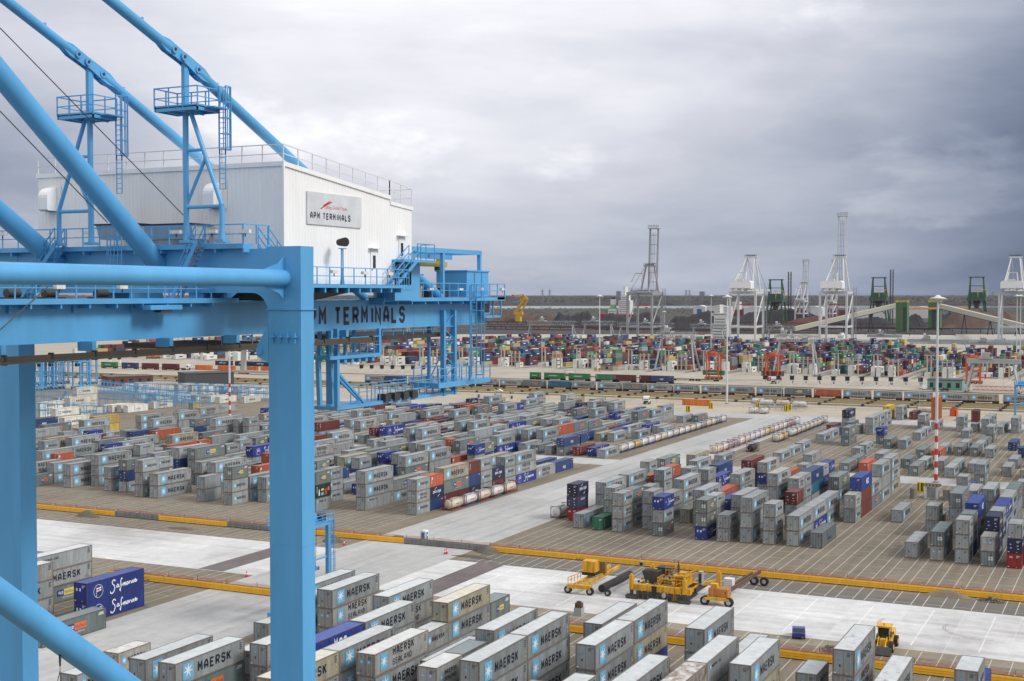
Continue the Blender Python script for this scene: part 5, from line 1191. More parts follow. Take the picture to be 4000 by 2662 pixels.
# texture-curing bridge on the left and spray bridge on the right
g = gz(2262, 2322); t = thing('curing_bridge', 'yellow wheeled beam machine with black roller left of the paver', 'paving machine', (g.x, g.y, 0))
b = MB(); b.beam((.2, .8, 1.5), (14, .2, 1.9), .25, .5, MY); b.beam((.2, -1.0, 1.5), (14, -1.4, 1.9), .25, .5, MY); b.box(-.3, .6, -2.0, 2.0, .9, 1.5, MY)
for k in range(12): b.beam((.6+k*1.1, .8, 1.6), (1.4+k*1.1, -1.1, 1.6), .12, .12, MY)
b.rail([(.2, 2, 1.5), (4, 1.4, 1.6)], 1.0, .05, .9, MY); part('frame', b, t)
b = MB(); b.box(4.6, 6.6, -.8, 1.4, 2.6, 4.4, MY); b.box(4.55, 6.65, -.85, 1.45, 2.1, 2.6, BLK); part('engine_box', b, t)
b = MB(); b.box(7.2, 8.0, -1.6, -.6, 2.1, 4.0, paint('rust_tank', (.30,.16,.05))); part('tank', b, t)
b = MB(); b.tube((1.2, -3.4, 1.0), (13.4, -3.6, 1.0), .62, 16, BLK); part('roller', b, t)
b = MB(); b.beam((1.5, -4.6, .9), (12, -9.5, 3.0), .12, .12, GALV); b.beam((2.5, -4.4, .9), (8, -9.5, 2.2), .1, .1, GALV); b.beam((4, -4.6, .5), (11, -7, 2.6), .1, .1, GALV); part('tie_rods', b, t)
for y in (-1.9, 1.9):
    b = MB(); wheel(b, 0, 0, .62, .5, 'y'); o = link('wheel', b.mesh('wheel'), t, (0, y, 0), pi/2)
b = MB(); wheel(b, 0, 0, .5, .45, 'y'); link('wheel', b.mesh('wheel'), t, (.8, -4.6, 0), pi/2)
g = gz(2800, 2368); t = thing('spray_bridge', 'brown wheeled spray beam with white water tank right of the paver', 'paving machine', (g.x, g.y, 0))
RB = paint('beam_rust', (.13, .075, .045), .7, .3, .3)
b = MB(); b.beam((.2, -1.2, 2.0), (17, -2.2, 2.3), .3, .55, RB); b.beam((.2, .2, 1.5), (17, -.9, 2.0), .25, .3, RB); b.box(-.4, 1.4, -2.0, 2.0, .9, 1.3, MY)
for k in range(15): b.beam((.8+k*1.1, -1.3, 1.8), (.8+k*1.1, .1, 1.6), .1, .1, RB)
part('frame', b, t)
b = MB(); b.box(.2, 2.2, -1.6, 1.4, 1.3, 2.6, paint('hood_orange', (.52,.20,.04), .5, .3)); b.box(.6, 1.6, .2, 1.2, 2.6, 3.2, MY); part('engine_box', b, t)
b = MB(); b.box(4.2, 5.6, -1.2, .2, 2.0, 3.4, WHT)
for k in range(5): b.box(4.17, 5.63, -1.23, .23, 2.05+k*.3, 2.1+k*.3, GALV)
part('water_tank', b, t)
for x, y in ((0, -1.9), (0, 1.9), (17, -2.9), (17, -1.2)):
    b = MB(); wheel(b, 0, 0, .72, .6, 'y'); link('wheel', b.mesh('wheel'), t, (x, y, 0), pi/2)
g = gz(2262, 2405); t = thing('generator', 'small rusty engine on a caged water tank behind the containers', 'generator', (g.x, g.y, 0)); b = MB(); b.box(-.6,.6,-.6,.6,0,1.2,GALV); part('tank', b, t); b = MB(); b.box(-.45,.45,-.5,.5,1.2,1.9,RB); b.tube((0,-.3,1.9),(0,.3,1.9),.3,8,DRK); part('engine', b, t)

# ---- wheel loader and parked car
g = gz(3437, 2560); t = thing('wheel_loader', 'yellow wheel loader with glass cab facing the camera behind a tall grey container', 'loader', (g.x+2, g.y, 0))
b = MB(); b.box(2.2, 5.0, -.9, .9, 1.0, 2.2, YEL); b.box(.6, 2.4, -.95, .95, .7, 1.5, YEL); part('body', b, t)
b = MB(); b.box(.6, 2.3, -.75, .75, 1.5, 3.1, GLS)
for x in (.58, 2.25):
    for y in (-.78, .70): b.box(x, x+.08, y, y+.08, 1.5, 3.1, YEL)
b.box(.4, 2.5, -.95, .95, 3.1, 3.3, YEL); b.tube((.9, 0, 3.3), (.9, 0, 3.6), .07, 8, REDP); part('cab', b, t)
b = MB(); 
for y in (-.55, .5): b.prism([(.9, y, 1.6), (.5, y, 1.9), (-1.2, y, .8), (-1.6, y, .4), (-1.0, y, .4)], (0, .14, 0), YEL)
b.box(-.4, .7, -.35, .35, .9, 1.7, YEL); part('loader_arm', b, t)
b = MB(); b.prism([(-1.5, -1.4, .1), (-2.6, -1.4, .05), (-2.6, -1.4, .2), (-1.9, -1.4, .9), (-1.4, -1.4, 1.0)], (0, 2.8, 0), DRK); part('bucket', b, t)
for x in (0, 3.6):
    for y in (-1.15, 1.15): b = MB(); wheel(b, 0, 0, .75, .55, 'y', BLK, YEL); link('wheel', b.mesh('wheel'), t, (x, y, 0))
b = MB(); b.box(.55, .6, -1.35, -1.2, 2.3, 2.7, BLK); b.beam((.6, -.8, 2.6), (.6, -1.3, 2.5), .04, .04, BLK); part('mirror', b, t)
def car(px, py, label, m, rz, L=4.1, van=False, cat='car', loc=None, name=None):
    g = loc or gz(px, py); t = thing(name or ('van' if van else 'parked_car'), label, cat, (g.x, g.y, 0), rz)
    w = 1.75 if not van else 2.0; h = 1.45 if not van else 2.3; b = MB()
    if not van:
        side = [(-L/2, .35), (-L/2+.05, .75), (-L/2+.9, .92), (-.5, 1.38), (.9, 1.42), (L/2-.35, 1.0), (L/2-.05, .9), (L/2, .4)]
        gl = [(-L/2+1.05, .95), (-.48, 1.33), (.85, 1.36), (L/2-.5, 1.0)]
    else:
        side = [(-L/2, .4), (-L/2+.05, 1.0), (-L/2+.5, 1.25), (-L/2+1.1, 2.05), (-L/2+1.4, h), (L/2-.1, h), (L/2, .4)]; gl = [(-L/2+.6, 1.35), (-L/2+1.1, 2.0), (-L/2+1.9, 2.0), (-L/2+1.9, 1.3)]
    b.prism([(x, -w/2, z) for x, z in side], (0, w, 0), m); part('body', b, t)
    b = MB(); b.prism([(x, -w/2-.01, z) for x, z in gl], (0, w+.02, 0), GLS)
    if not van: b.poly([(L/2-.33, -w/2+.15, 1.0), (L/2-.33, w/2-.15, 1.0), (.95, w/2-.2, 1.41), (.95, -w/2+.2, 1.41)], GLS)
    b.prism([(gl[0][0]-.04, -w/2+.15, gl[0][1]), (gl[1][0]-.04, -w/2+.2, gl[1][1]), (gl[1][0]+.05, -w/2+.2, gl[1][1]), (gl[0][0]+.05, -w/2+.15, gl[0][1])], (0, w-.35, 0), GLS); part('windows', b, t)
    for x in (-L/2+.75, L/2-.75):
        for y in (-w/2+.08, w/2-.08): q = MB(); wheel(q, 0, 0, .33, .2, 'y'); link('wheel', q.mesh('wheel'), t, (x, y, 0))
    for y in (-w/2+.2, w/2-.2): q = MB(); q.box(L/2-.02, L/2+.02, y-.13, y+.13, .75, .9, REDP); part('tail_light', q, t)
    return t
BLUEC = paint('car_blue', (.02, .045, .22), .3, .05); WCAR = paint('car_white', (.72,.73,.74), .3, .03); DCAR = paint('car_dark', (.03,.033,.04), .3, .03)
car(3120, 2488, 'small dark blue car seen from behind beside the concrete strip', BLUEC, radians(193), 3.5)
car(1948, 1532, 'white hatchback driving along the yellow kerbs by the railway', WCAR, pi/2)
car(1665, 1514, 'white patrol car behind the hanging crane platform', WCAR, pi/2+.1)
car(3608, 1522, 'white panel van parked in front of the green building', WCAR, radians(200), 5.4, True, 'van')
car(3682, 1522, 'small white van right of the tall banded mast', WCAR, radians(200), 4.4, True, 'van'); car(3690, 1528, 'dark saloon car beside the small white van', DCAR, radians(255)); car(3652, 1526, 'dark car left of the tall mast at the green building', DCAR, radians(190))
car(725, 1468, 'dark car parked by the brown brick hut', DCAR, radians(255))
def truck(px, py, label, rz, trailer=None):
    g = gz(px, py); t = thing('lorry', label, 'lorry', (g.x, g.y, 0), rz)
    b = MB(); b.prism([(-1.1, -1.25, .9), (-1.15, -1.25, 2.0), (-.9, -1.25, 3.3), (1.0, -1.25, 3.6), (1.1, -1.25, .9)], (0, 2.5, 0), WCAR); part('cab', b, t)
    b = MB(); b.poly([(-1.16, -1.1, 2.0), (-1.16, 1.1, 2.0), (-.94, 1.1, 3.0), (-.94, -1.1, 3.0)][::-1], GLS); b.box(-.8, .2, -1.27, -1.25, 2.1, 2.9, GLS); b.box(-.8, .2, 1.25, 1.27, 2.1, 2.9, GLS); b.box(-1.2, -1.12, -1.0, 1.0, .9, 1.6, DRK); part('windows', b, t)
    b = MB(); b.box(-1, 4.5, -.5, .5, .7, 1.0, DRK); b.box(1.2, 3.8, -1.1, 1.1, 1.0, 1.2, DRK); part('chassis', b, t)
    for x in (-.3, 2.8, 3.9):
        for y in (-1.05, 1.05): q = MB(); wheel(q, 0, 0, .5, .35, 'y'); link('wheel', q.mesh('wheel'), t, (x, y, 0))
    for y in (-1.45, 1.45): q = MB(); q.box(-1.0, -.8, y-.1, y+.1, 2.0, 2.8, BLK); part('mirror', q, t)
    if trailer:
        q = MB(); q.box(3, 15, -1.2, 1.2, 1.1, 1.3, REDP); q.box(11, 14, -1.1, 1.1, .3, 1.1, BLK); part('trailer', q, t)
truck(2525, 1580, 'white tractor unit facing the camera behind the left container block', radians(10)); truck(3022, 1500, 'white lorry cab stopped at the numbered lane gates', radians(10)); truck(268, 1418, 'white lorry in the distance at the left, behind the blue carriers', radians(120), True)
truck(735, 1447, 'white and red lorry beside the maroon rail containers', radians(95), True)

# ---- straddle carriers
def straddle(px, py, label, m, rz=0, load=None, H=15.0, group='straddle carriers', loc=None):
    g = loc or gz(px, py); t = thing('straddle_carrier', label, 'straddle carrier', (g.x, g.y, 0), rz, group)
    b = MB(); 
    for y in (-2.45, 2.45):
        for x in (-3.4, 3.4): b.box(x-.3, x+.3, y-.28, y+.28, 1.6, H-1.3, m)
        b.box(-4.6, 4.6, y-.35, y+.35, 1.1, 1.7, m); b.box(-4.4, 4.4, y-.25, y+.25, H-1.3, H-.7, m); b.beam((-3.4, y, 9), (3.4, y, 9), .16, .2, m)
        b.beam((-3.4, y, 1.9), (-1.4, y, 6.0), .14, .14, m)
    for x in (-3.4, 3.4): b.box(x-.35, x+.35, -2.2, 2.2, H-1.25, H-.75, m)
    part('frame', b, t)
    b = MB()
    for y in (-2.45, 2.45):
        for x in (-3.7, -1.3, 1.3, 3.7): wheel(b, x, y, .75, .5, 'y')
        b.box(-4.4, 4.4, y-.2, y+.2, .55, 1.15, DRK)
    part('wheels', b, t)
    b = MB(); b.box(-4.5, 4.5, -2.8, 2.8, H-.7, H-.62, m); b.rail([(-4.5, -2.8, H-.62), (4.5, -2.8, H-.62), (4.5, 2.8, H-.62), (-4.5, 2.8, H-.62), (-4.5, -2.8, H-.62)], 1.0, .05, 1.6, m)
    b.box(-1.5, 1.8, -1.6, 1.6, H-.62, H+.5, m); b.box(2.2, 3.6, -2.0, .4, H-.62, H+.3, DRK); part('deck', b, t)
    b = MB(); b.box(-5.9, -4.3, -3.2, -1.2, H-3.4, H-1.2, m); b.box(-5.94, -5.9, -3.05, -1.35, H-3.1, H-1.7, GLS); b.box(-5.8, -4.4, -3.24, -3.2, H-3.1, H-1.7, GLS); part('cab', b, t)
    b = MB(); b.box(-3.4, 3.4, -.9, .9, 6.8 if not load else 5.2, 7.3 if not load else 5.7, m)
    for x in (-2.5, 2.5):
        for y in (-1, 1): b.beam((x, y, H-1.2), (x, y*.8, 7 if not load else 5.6), .05, .05, DRK)
    part('spreader', b, t)
    b = MB(); ladder(b, 3.9, -2.9, 1.7, H-.6, m, .5, 'y', (3.5, .5)); part('ladder', b, t)
    return t
SB = CB
straddle(1178, 2420, 'light blue straddle carrier standing behind the big crane leg', SB, 0)
straddle(3992, 1652, 'light blue straddle carrier cut by the right edge near the railway', SB, .05)
for i, (px, py, lab) in enumerate(((128, 1528, 'blue straddle carrier nearest the far left crane leg'), (172, 1522, 'second blue straddle carrier from the left crane leg'), (215, 1520, 'third blue straddle carrier from the left crane leg'), (160, 1505, 'blue straddle carrier behind the first two at left'), (235, 1500, 'blue straddle carrier with cab above the white lorry'),
    (318, 1520, 'blue straddle carrier, front one of the separate pair'), (345, 1502, 'blue straddle carrier, rear one of the separate pair'))): straddle(px, py, lab, SB, .03)
ORS = paint('carrier_orange', (.62, .09, .02), .5, .1)
o1 = straddle(2788, 1484, 'orange straddle carrier carrying a green container at the far terminal', ORS, pi/2, 'v'); o2 = straddle(3018, 1488, 'orange straddle carrier carrying a maroon container beside the lane gates', ORS, pi/2, 'D')
straddle(3802, 1500, 'orange straddle carrier under the yard crane right of the green building', ORS, pi/2); straddle(598, 1402, 'orange straddle carrier with fat wheels below the girder at left', ORS, pi/2)
for o, k in ((o1, 'v'), (o2, 'D')):
    place_container(k, 12.19, 2.59, o.location.x-1.2, o.location.y+6.1, 2.6, 2, f"{KN[k]} container carried high under the orange straddle carrier", 'container', 'containers held by carriers', -pi/2, 'carried_container')
# ---- tank containers
def tank_meshes(fc, tc, key):
    k = ('tank', key)
    if k in GEO: return GEO[k]
    L, W, H = 6.06, 2.44, 2.55; f = MB(); t = .11
    for x in (0, L-t):
        for y in (0, W-t): f.box(x, x+t, y, y+t, 0, H, fc)
        f.box(x, x+t, t, W-t, H-t, H, fc); f.box(x, x+t, t, W-t, .05, .05+t, fc)
        for y0, s in ((t, 1), (W-t, -1)): f.beam((x+t/2, y0, H-.55), (x+t/2, y0+s*.5, H-.08), .08, .08, fc); f.beam((x+t/2, y0, .6), (x+t/2, y0+s*.5, .12), .08, .08, fc)
    for y in (0, W-t): f.box(t, L-t, y, y+t, .05, .05+t, fc)
    for y in (.05,): f.box(t, L-t, y, y+.07, H-.09, H-.02, fc)
    f.box(1.5, 4.5, .9, 1.5, H-.12, H-.06, GALV)
    T = MB(); c = (0, W/2, H/2+.03); R = 1.08
    T.lathe([(0, .12), (.5, .16), (.85, .28), (R, .6), (R, L-.6), (.85, L-.28), (.5, L-.16), (0, L-.12)], 24, tc, 'x', c)
    for x in (1.2, 3.0, 4.8): T.lathe([(R+.015, x), (R+.015, x+.05)], 24, GALV, 'x', c)
    T.tube((3.0, W/2, H-.2), (3.0, W/2, H-.05), .3, 12, GALV)
    Q = MB(); P = lambda u, v: (u, W/2-R-.02, v); Q.poly([P(2.1,1.2),P(3.9,1.2),P(3.9,1.4),P(2.1,1.4)], LRED if key[-1] in 'rcw' else NAVY); Q.poly([P(4.3,1.2),P(4.6,1.2),P(4.6,1.55),P(4.3,1.55)], PORG)
    Pd = lambda u, v: (.13, u, v); Q.poly([Pd(1.5,.75),Pd(1.2,.75),Pd(1.2,.98),Pd(1.5,.98)], PORG)
    GEO[k] = [f.mesh('frame'), T.mesh('tank'), Q.mesh('marking')]
    return GEO[k]
TC = {'w': paint('tank_white', (.68,.68,.66), .35, .12), 'c': paint('tank_cream', (.62,.58,.46), .4, .15), 'y': paint('tank_amber', (.60,.38,.10), .4, .15), 's': paint('tank_steel', (.40,.39,.38), .35, .1, metal=.4), 'k': paint('tank_black', (.03,.025,.022), .5, .2)}
TF = {'b': paint('frame_blue', (.03,.07,.25), .5, .1), 'r': paint('frame_red', (.28,.015,.03), .5, .1), 'k': paint('frame_black', (.025,.03,.045), .5, .1), 'g': paint('frame_grey', (.3,.32,.33), .5, .1)}
FNM = {'b': 'blue', 'r': 'dark red', 'k': 'black', 'g': 'grey'}; TNM = {'w': 'white', 'c': 'cream', 'y': 'amber', 's': 'steel grey', 'k': 'black'}
def tank(code, x, y, where, rz=0, z=.02):
    ms = tank_meshes(TF[code[0]], TC[code[1]], code)
    r = thing('tank_container', f"{TNM[code[1]]} tank in {FNM[code[0]]} frame, {where}", 'tank container', (x, y, z), rz, 'tank containers in the yard')
    for me in ms: link(me.name.split('.')[0], me, r)
def tank_row(codes, px, py, step, what, ox=0, oy=0, k=1):
    g = gz(ox+px*k, oy+py*k)
    for i, c in enumerate(codes.split()): tank(c, g.x+i*step, g.y, f"{ordn(i)} of the {what}")
q = .2551
tank_row('rc bw rc kw rc', 62, 1245, 6.9, 'five beside the wide road', 1750, 1680, q)
tank_row('bc bw by bw bw rw gc bw kc kw kw kc bc ks kc bc ks bw', 105, 990, 6.13, 'long line left of the road', 2400, 1520, q)
tank_row('rc rw rs rs rw rc bw bw rw kc by rw rc bw rs rs bw', 1580, 1000, 6.13, 'long line right of the road', 2400, 1520, q)
tank_row('kw bc bc kc bc bc bc', 780, 735, 6.2, 'line in front of the red-framed tanks', 2900, 1520, q)
tank_row('kc by', 570, 820, 6.2, 'pair standing nearest the camera side of the tank lines', 2900, 1520, q)
tank_row('bw bc', 1195, 560, 6.2, 'pair at the end of the tank lines', 2900, 1520, q)
g = gz(2900+q*175, 1520+q*975); tank('kk', g.x, g.y, 'standing alone beside the tank lines')
g = gz(1750+q*1730, 1680+q*1362); tank('kw', g.x, g.y, 'beside the navy three-high stack')
g = gz(2900+q*190, 1520+q*380); tank('kw', g.x, g.y, 'left one of the pair by the guard rail'); g = gz(2900+q*350, 1520+q*388); tank('kw', g.x, g.y, 'right one of the pair by the guard rail')
for i, (a, c, code, w) in enumerate(((252, 262, 'kw', 'left one parked along the fence'), (500, 270, 'kc', 'middle one parked along the fence'), (757, 290, 'bw', 'right one parked along the fence'), (130, 240, 'kw', 'half hidden'))):
    g = gz(2900+q*a, 1520+q*c); tank(code, g.x, g.y, w, -pi/2, .4)
g = gz(3580, 1612); tank('kc', g.x, g.y, 'behind the brown-red container left of the slatted frames', -pi/2)
# flat racks, slatted stacks, orange open top, blue-framed reefer racks
g = gz(2665, 1583); place_container('O', 12.19, 2.59, g.x, g.y, .02, 2, 'bright orange open-top container lying across, behind the fence', 'container', None, -pi/2)
def rack_stack(px, py, m, n, L, label, x1=2.44):
    g = gz(px, py); b = MB()
    for i in range(n):
        z = i*.62; b.box(0, L, 0, x1, z, z+.32, m)
        for xx in (0, L-.25): b.box(xx, xx+.25, 0, x1, z+.32, z+.55, m)
    solo('flat_rack_stack', b, label, 'flat racks', None, (g.x, g.y, .02))
rack_stack(3662, 1643, paint('rack_orange', (.50,.13,.03), .6, .25, .4), 14, 12, 'high stack of orange slatted flat racks behind the tall mast')
rack_stack(3820, 1650, paint('rack_maroon', (.15,.03,.025), .6, .2), 7, 8, 'stack of maroon and grey flat racks right of the flat grey frames'); 
rack_stack(3752, 1645, GALV, 1, 6, 'single folded grey flat rack on the ground')
g = gz(3735, 1628); b = MB(); b.box(0, 6, 0, .3, 0, 2.5, ORG); b.box(0, .3, 0, 2.4, 0, 2.9, ORG); b.box(5.7, 6, 0, 2.4, 0, 2.9, ORG); solo('orange_frame', b, 'bright orange end frame of a flat rack', 'flat rack', None, (g.x, g.y, 0))
# reefer area at the left: white boxes and blue service racks
rf = [ # px, py of near top corner, far px (40 ft), stack
 (440,1530,'w'),(352,1560,'w'),]
def reefers(rows, ox, oy, k, what):
    for i, (a, c, L, kind, n) in enumerate(rows):
        top = at(ox+a*k, oy+c*k, z=n*2.9); x, y = top.x, top.y
        for j in range(n):
            place_container(kind, 12.19 if L == 40 else 6.06, 2.9, x, y, .02+j*2.91, 1 if i < 8 else 2, f"{KN[kind]} refrigerated container, level {j+1} of {n}, {ordn(i)} {what}", 'reefer container', 'white refrigerated containers', 0, 'reefer_container')
reefers([(215,400,40,'w',2),(295,478,40,'w',2),(340,303,40,'w',2),(402,218,40,'w',3),(648,368,40,'W',1),(712,368,40,'w',1),(790,368,40,'w',1),(848,372,40,'W',1),(235,300,40,'w',1),(80,345,40,'w',2),(440,395,40,'w',1),(560,470,40,'d',2),
 (940,175,40,'w',1),(830,180,40,'w',1),(960,262,40,'w',1),(1100,265,40,'w',1),(1075,340,40,'w',1)], 120, 1420, K3 if 'K3' in globals() else 600/1344, 'in the left reefer rows')
reefers([(95,125,40,'w',1),(235,130,40,'w',1),(440,140,40,'w',1),(590,145,40,'t',1),(722,155,40,'w',1),(800,160,40,'w',1),(1015,160,40,'w',1),(440,50,40,'w',2),(560,55,40,'w',2),(700,60,40,'w',1),(830,62,40,'w',2),(960,68,40,'w',2),(1080,70,40,'w',1),(570,208,20,'d',1)], 500, 1480, 600/1344, 'in the right reefer rows')
def blue_rack(pa, pb, label, z=5.6, two=True):
    A = at(*pa, z=z); Bq = at(*pb, z=z); Bq = Vector((A.x+(Bq.x-A.x)*.0, Bq.y, z)) if abs(Bq.x-A.x) < 25 else Bq
    L = (Bq-A).length; d = (Bq-A).normalized(); n = Vector((-d.y, d.x, 0)); b = MB(); k = int(L/4.5)
    for zz in ((2.9, 5.6) if two else (2.9,)):
        for s in (0, 1.3): b.beam(A+n*s+Vector((0,0,zz-z)), Bq+n*s+Vector((0,0,zz-z)), .16, .22, CB)
        b.rail([A+Vector((0,0,zz-z)), Bq+Vector((0,0,zz-z))], 1.1, .05, 2.2, CB)
    for i in range(k+1):
        p = A.lerp(Bq, i/k); b.beam(Vector((p.x, p.y, 0)), p, .18, .18, CB); p = p+n*1.3; b.beam(Vector((p.x, p.y, 0)), p, .18, .18, CB)
    stair(b, tuple(A+n*1.4+d*L*.4+Vector((0,0,-z))), tuple(A+n*1.4+d*(L*.4+5)), .8, CB)
    solo('reefer_rack', b, label, 'steel rack', 'blue service racks for the reefers', None)
blue_rack((140, 1577), (385, 1592), 'blue steel service rack nearest the left crane leg', 5.6); blue_rack((130, 1527), (378, 1535), 'blue steel service rack behind the first one at left', 5.6)
blue_rack((380, 1490), (745, 1540), 'blue steel rack running between the white reefers in the middle', 5.6); blue_rack((380, 1534), (744, 1560), 'blue steel rack in front of the middle reefer rows', 5.6)
blue_rack((500, 1497), (1045, 1520), 'long blue steel rack at the back of the reefer area', 5.6); blue_rack((745, 1505), (1045, 1515), 'blue steel rack behind the white mast', 5.6)
# low buildings at the left
def hut(pa, pb, depth, h, m, rm, label, cat='building', windows=None, rail=False):
    A = gz(*pa); Bq = gz(*pb); d = (Bq-A); L = d.length; d.normalize(); n = Vector((-d.y, d.x, 0)); n = n if n.x > 0 else -n; rz = atan2(d.y, d.x); flip = n.dot(Vector((-d.y, d.x, 0))) < 0
    t = thing('low_building', label, cat, (A.x, A.y, 0), rz); s = -1 if flip else 1
    b = MB(); y0, y1 = sorted((0, s*depth)); b.box(0, L, y0, y1, 0, h, m); part('wall', b, t)
    b = MB(); b.box(-.3, L+.3, y0-.3, y1+.3, h, h+.35, rm); part('roof', b, t)
    if windows:
        for i in range(windows):
            b = MB(); x = L*(i+.5)/windows; yf = -.03 if s > 0 else .03; b.box(x-.9, x+.9, min(yf, 0), max(yf, 0), h*.25, h*.75, GLS if cat != 'shed' else GALV); part('window', b, t)
    return t
hut((425, 1512), (598, 1505), 12, 5.0, plain('brick_brown', (.13,.05,.04), .9), plain('roof_olive', (.16,.14,.11), .9), 'low brown brick building with flat olive roof behind the reefers', windows=5)
hut((723, 1508), (914, 1502), 16, 6.2, plain('slate_wall', (.06,.06,.065), .8), plain('roof_dark', (.08,.08,.085), .9), 'flat dark slate building with roof vents beside the brick one', windows=0)
hut((3622, 1523), (3758, 1527), 12, 4.9, paint('green_wall', (.17,.34,.29), .6, .1), plain('roof_dark', (.08,.08,.085), .9), 'pale green flat-roofed building with grey shutters by the railway', windows=4)
hut((2345, 1447), (2395, 1449), 6, 3.2, paint('tan_wall', (.30,.26,.19), .6, .1), plain('roof_dark', (.08,.08,.085), .9), 'tan cabin with dark roof at the foot of the far mast', windows=1)
# numbered lane kiosks
def kiosk_no(px, py, no, label):
    g = gz(px, py); t = thing('lane_kiosk', label, 'kiosk', (g.x, g.y, 0), YAW*.8, 'numbered lane kiosks')
    b = MB(); b.box(-.8, .8, -.9, .9, 0, 2.4, WHT); part('cabinet', b, t)
    b = MB(); b.box(-1.0, 1.0, -1.0, 1.0, 2.4, 4.4, BLK); b.box(-1.2, 1.2, -1.5, 1.5, 4.4, 4.6, DRK); part('screen_hood', b, t)
    if no: b = MB(); write(b, no, -.65 if len(no) > 1 else -.3, .5, 1.3, lambda u, v: (-.83, -u, v), LTR, bold=1.3); part('number', b, t)
for i, cx_ in enumerate((522, 617, 713, 810, 907, 1006, 1105, 1208, 1308, 1413, 1517, 1623)): kiosk_no(2700+.5518*cx_, 1500+i*.9, str(i+1), f"white lane kiosk with black hood numbered {i+1} on the far apron")
for i, px in enumerate((1412, 1452, 1492, 1533, 1574, 1613, 1654)): kiosk_no(px, 1455+i*.6, None, f"unnumbered white lane kiosk, {ordn(i)} in the row right of the big crane leg" if i else 'unnumbered white lane kiosk closest to the big crane leg')
for i, px in enumerate((430, 466)): kiosk_no(px, 1418, None, f"unnumbered kiosk above the green rail container, {'left' if i == 0 else 'right'} one")
# fence along the rail terminal
b = MB()
for j in range(70):
    y = -60+j*6.5; b.beam((548, y, 0), (548, y, 1.9), .07, .07, GALV)
for z in (1.0, 1.85): b.beam((548, -60, z), (548, 180, z), .04, .04, GALV)
solo('wire_fence', b, 'thin wire fence on posts between tank trailers and railway', 'fence')
b = MB(); b.box(0, .3, -9, 9, .6, 1.0, GALV); 
for y in (-8.5, -4, 0, 4, 8.5): b.box(.05, .25, y, y+.2, 0, .6, GALV)
g = gz(3030, 1600); solo('guard_rail', b, 'grey steel guard rail between the striped posts', 'guard rail', None, (g.x, g.y, 0))
# yellow gate arms and blue posts behind the left block
for i, (px, py, lab) in enumerate(((2052, 1566, 'yellow bent gate rail left of the lone grey stack'), (1995, 1560, 'yellow bent gate rail behind the brown container'), (2640, 1585, 'yellow floor kerb beside the fence'))):
    g = gz(px, py); b = MB(); b.tube((0, 0, .9), (0, 4, .9), .12, 8, YB); b.tube((0, 4, .9), (-7, 6.5, .4), .12, 8, YB); b.tube((0,0,0),(0,0,.9),.12,8,YB); b.tube((0,4,0),(0,4,.9),.12,8,YB); solo('gate_rail', b, lab, 'gate rail', 'yellow gate rails', (g.x, g.y, 0))
for i, (px, py) in enumerate(((1870, 1555), (1935, 1552), (1999, 1560), (2062, 1563), (2266, 1570), (2405, 1580))):
    g = gz(px, py); b = MB(); b.box(-.35,.35,-.4,.4,0,1.6,paint('post_blue', (.03,.12,.45))); b.tube((0,0,1.6),(0,0,3.4),.06,6,YB); b.box(-.1,.1,-.3,.3,2.8,3.6,YB); solo('info_post', b, f"small blue box with orange sign on top, {ordn(i)} from the big crane" if i else 'small blue box with orange sign on top, closest to the big crane', 'sign post', 'blue info posts', (g.x, g.y, 0))

# ------------------------------------------------------------ railway
BALL = groundmat('track_bed', (.13, .115, .10), .2, scale=3)
b = MB()
for x in (609.9, 673.2): b.poly([(x-1.2, -300, .012), (x+4.0, -300, .012), (x+4.0, 1200, .012), (x-1.2, 1200, .012)], BALL)
struct('track_bed', b)
STEEL = plain('rail_steel', (.16,.13,.11), .4, .6)
for i, x in enumerate((610.5, 612.0, 673.8, 675.3)):
    b = MB(); b.box(x-.04, x+.04, -300, 1200, .012, .17, STEEL)
    solo('rail', b, ['front rail under the long grey container train', 'rear rail under the long grey container train', 'front rail under the green container train', 'rear rail under the green container train'][i], 'rail', 'railway rails')
WB = paint('wagon_orange', (.30, .085, .035), .7, .3, .2, .8); WD = paint('wagon_brown', (.07, .04, .035), .7, .3)
def wagon(x, y0, L, m, label, group):
    t = thing('flat_wagon', label, 'wagon', (x, y0, 0), -pi/2, group)
    b = MB(); b.box(0, L, .05, 2.4, .95, 1.15, m)
    pts = [(0, .95), (2.2, .95), (4.2, .62), (L-4.2, .62), (L-2.2, .95), (L, .95), (L, 1.05), (0, 1.05)]
    for y in (.12, 2.2): b.prism([(a, y, z) for a, z in pts], (0, .1, 0), m)
    for k in range(5): b.box(1.2+k*(L-2.6)/4, 1.5+k*(L-2.6)/4, .0, 2.45, 1.1, 1.18, m)
    part('deck', b, t)
    for xx in (1.5, L-1.5):
        b = MB(); b.box(xx-1.2, xx+1.2, .25, .45, .35, .8, BLK); b.box(xx-1.2, xx+1.2, 2.0, 2.2, .35, .8, BLK)
        for q in (-.9, .9):
            for yy in (.45, 2.0): b.tube((xx+q, yy-.07, .5), (xx+q, yy+.07, .5), .46, 12, BLK)
        part('bogie', b, t)
train = [(1425,'g'),(1504,'k'),(1595,'l'),(1680,'g'),(1766,'g'),(1859,'g'),(1952,'g'),(2043,'p'),(2139,'T'),(2233,'g'),(2334,'g'),(2432,'p'),(2532,'g'),(2633,'g'),(2740,'g'),(2845,'g'),(2955,'g'),(3064,'y'),(3179,'o'),(3294,'g'),(3413,'g'),(3532,'g'),(3669,'g'),(3785,'t'),(3919,'g')]
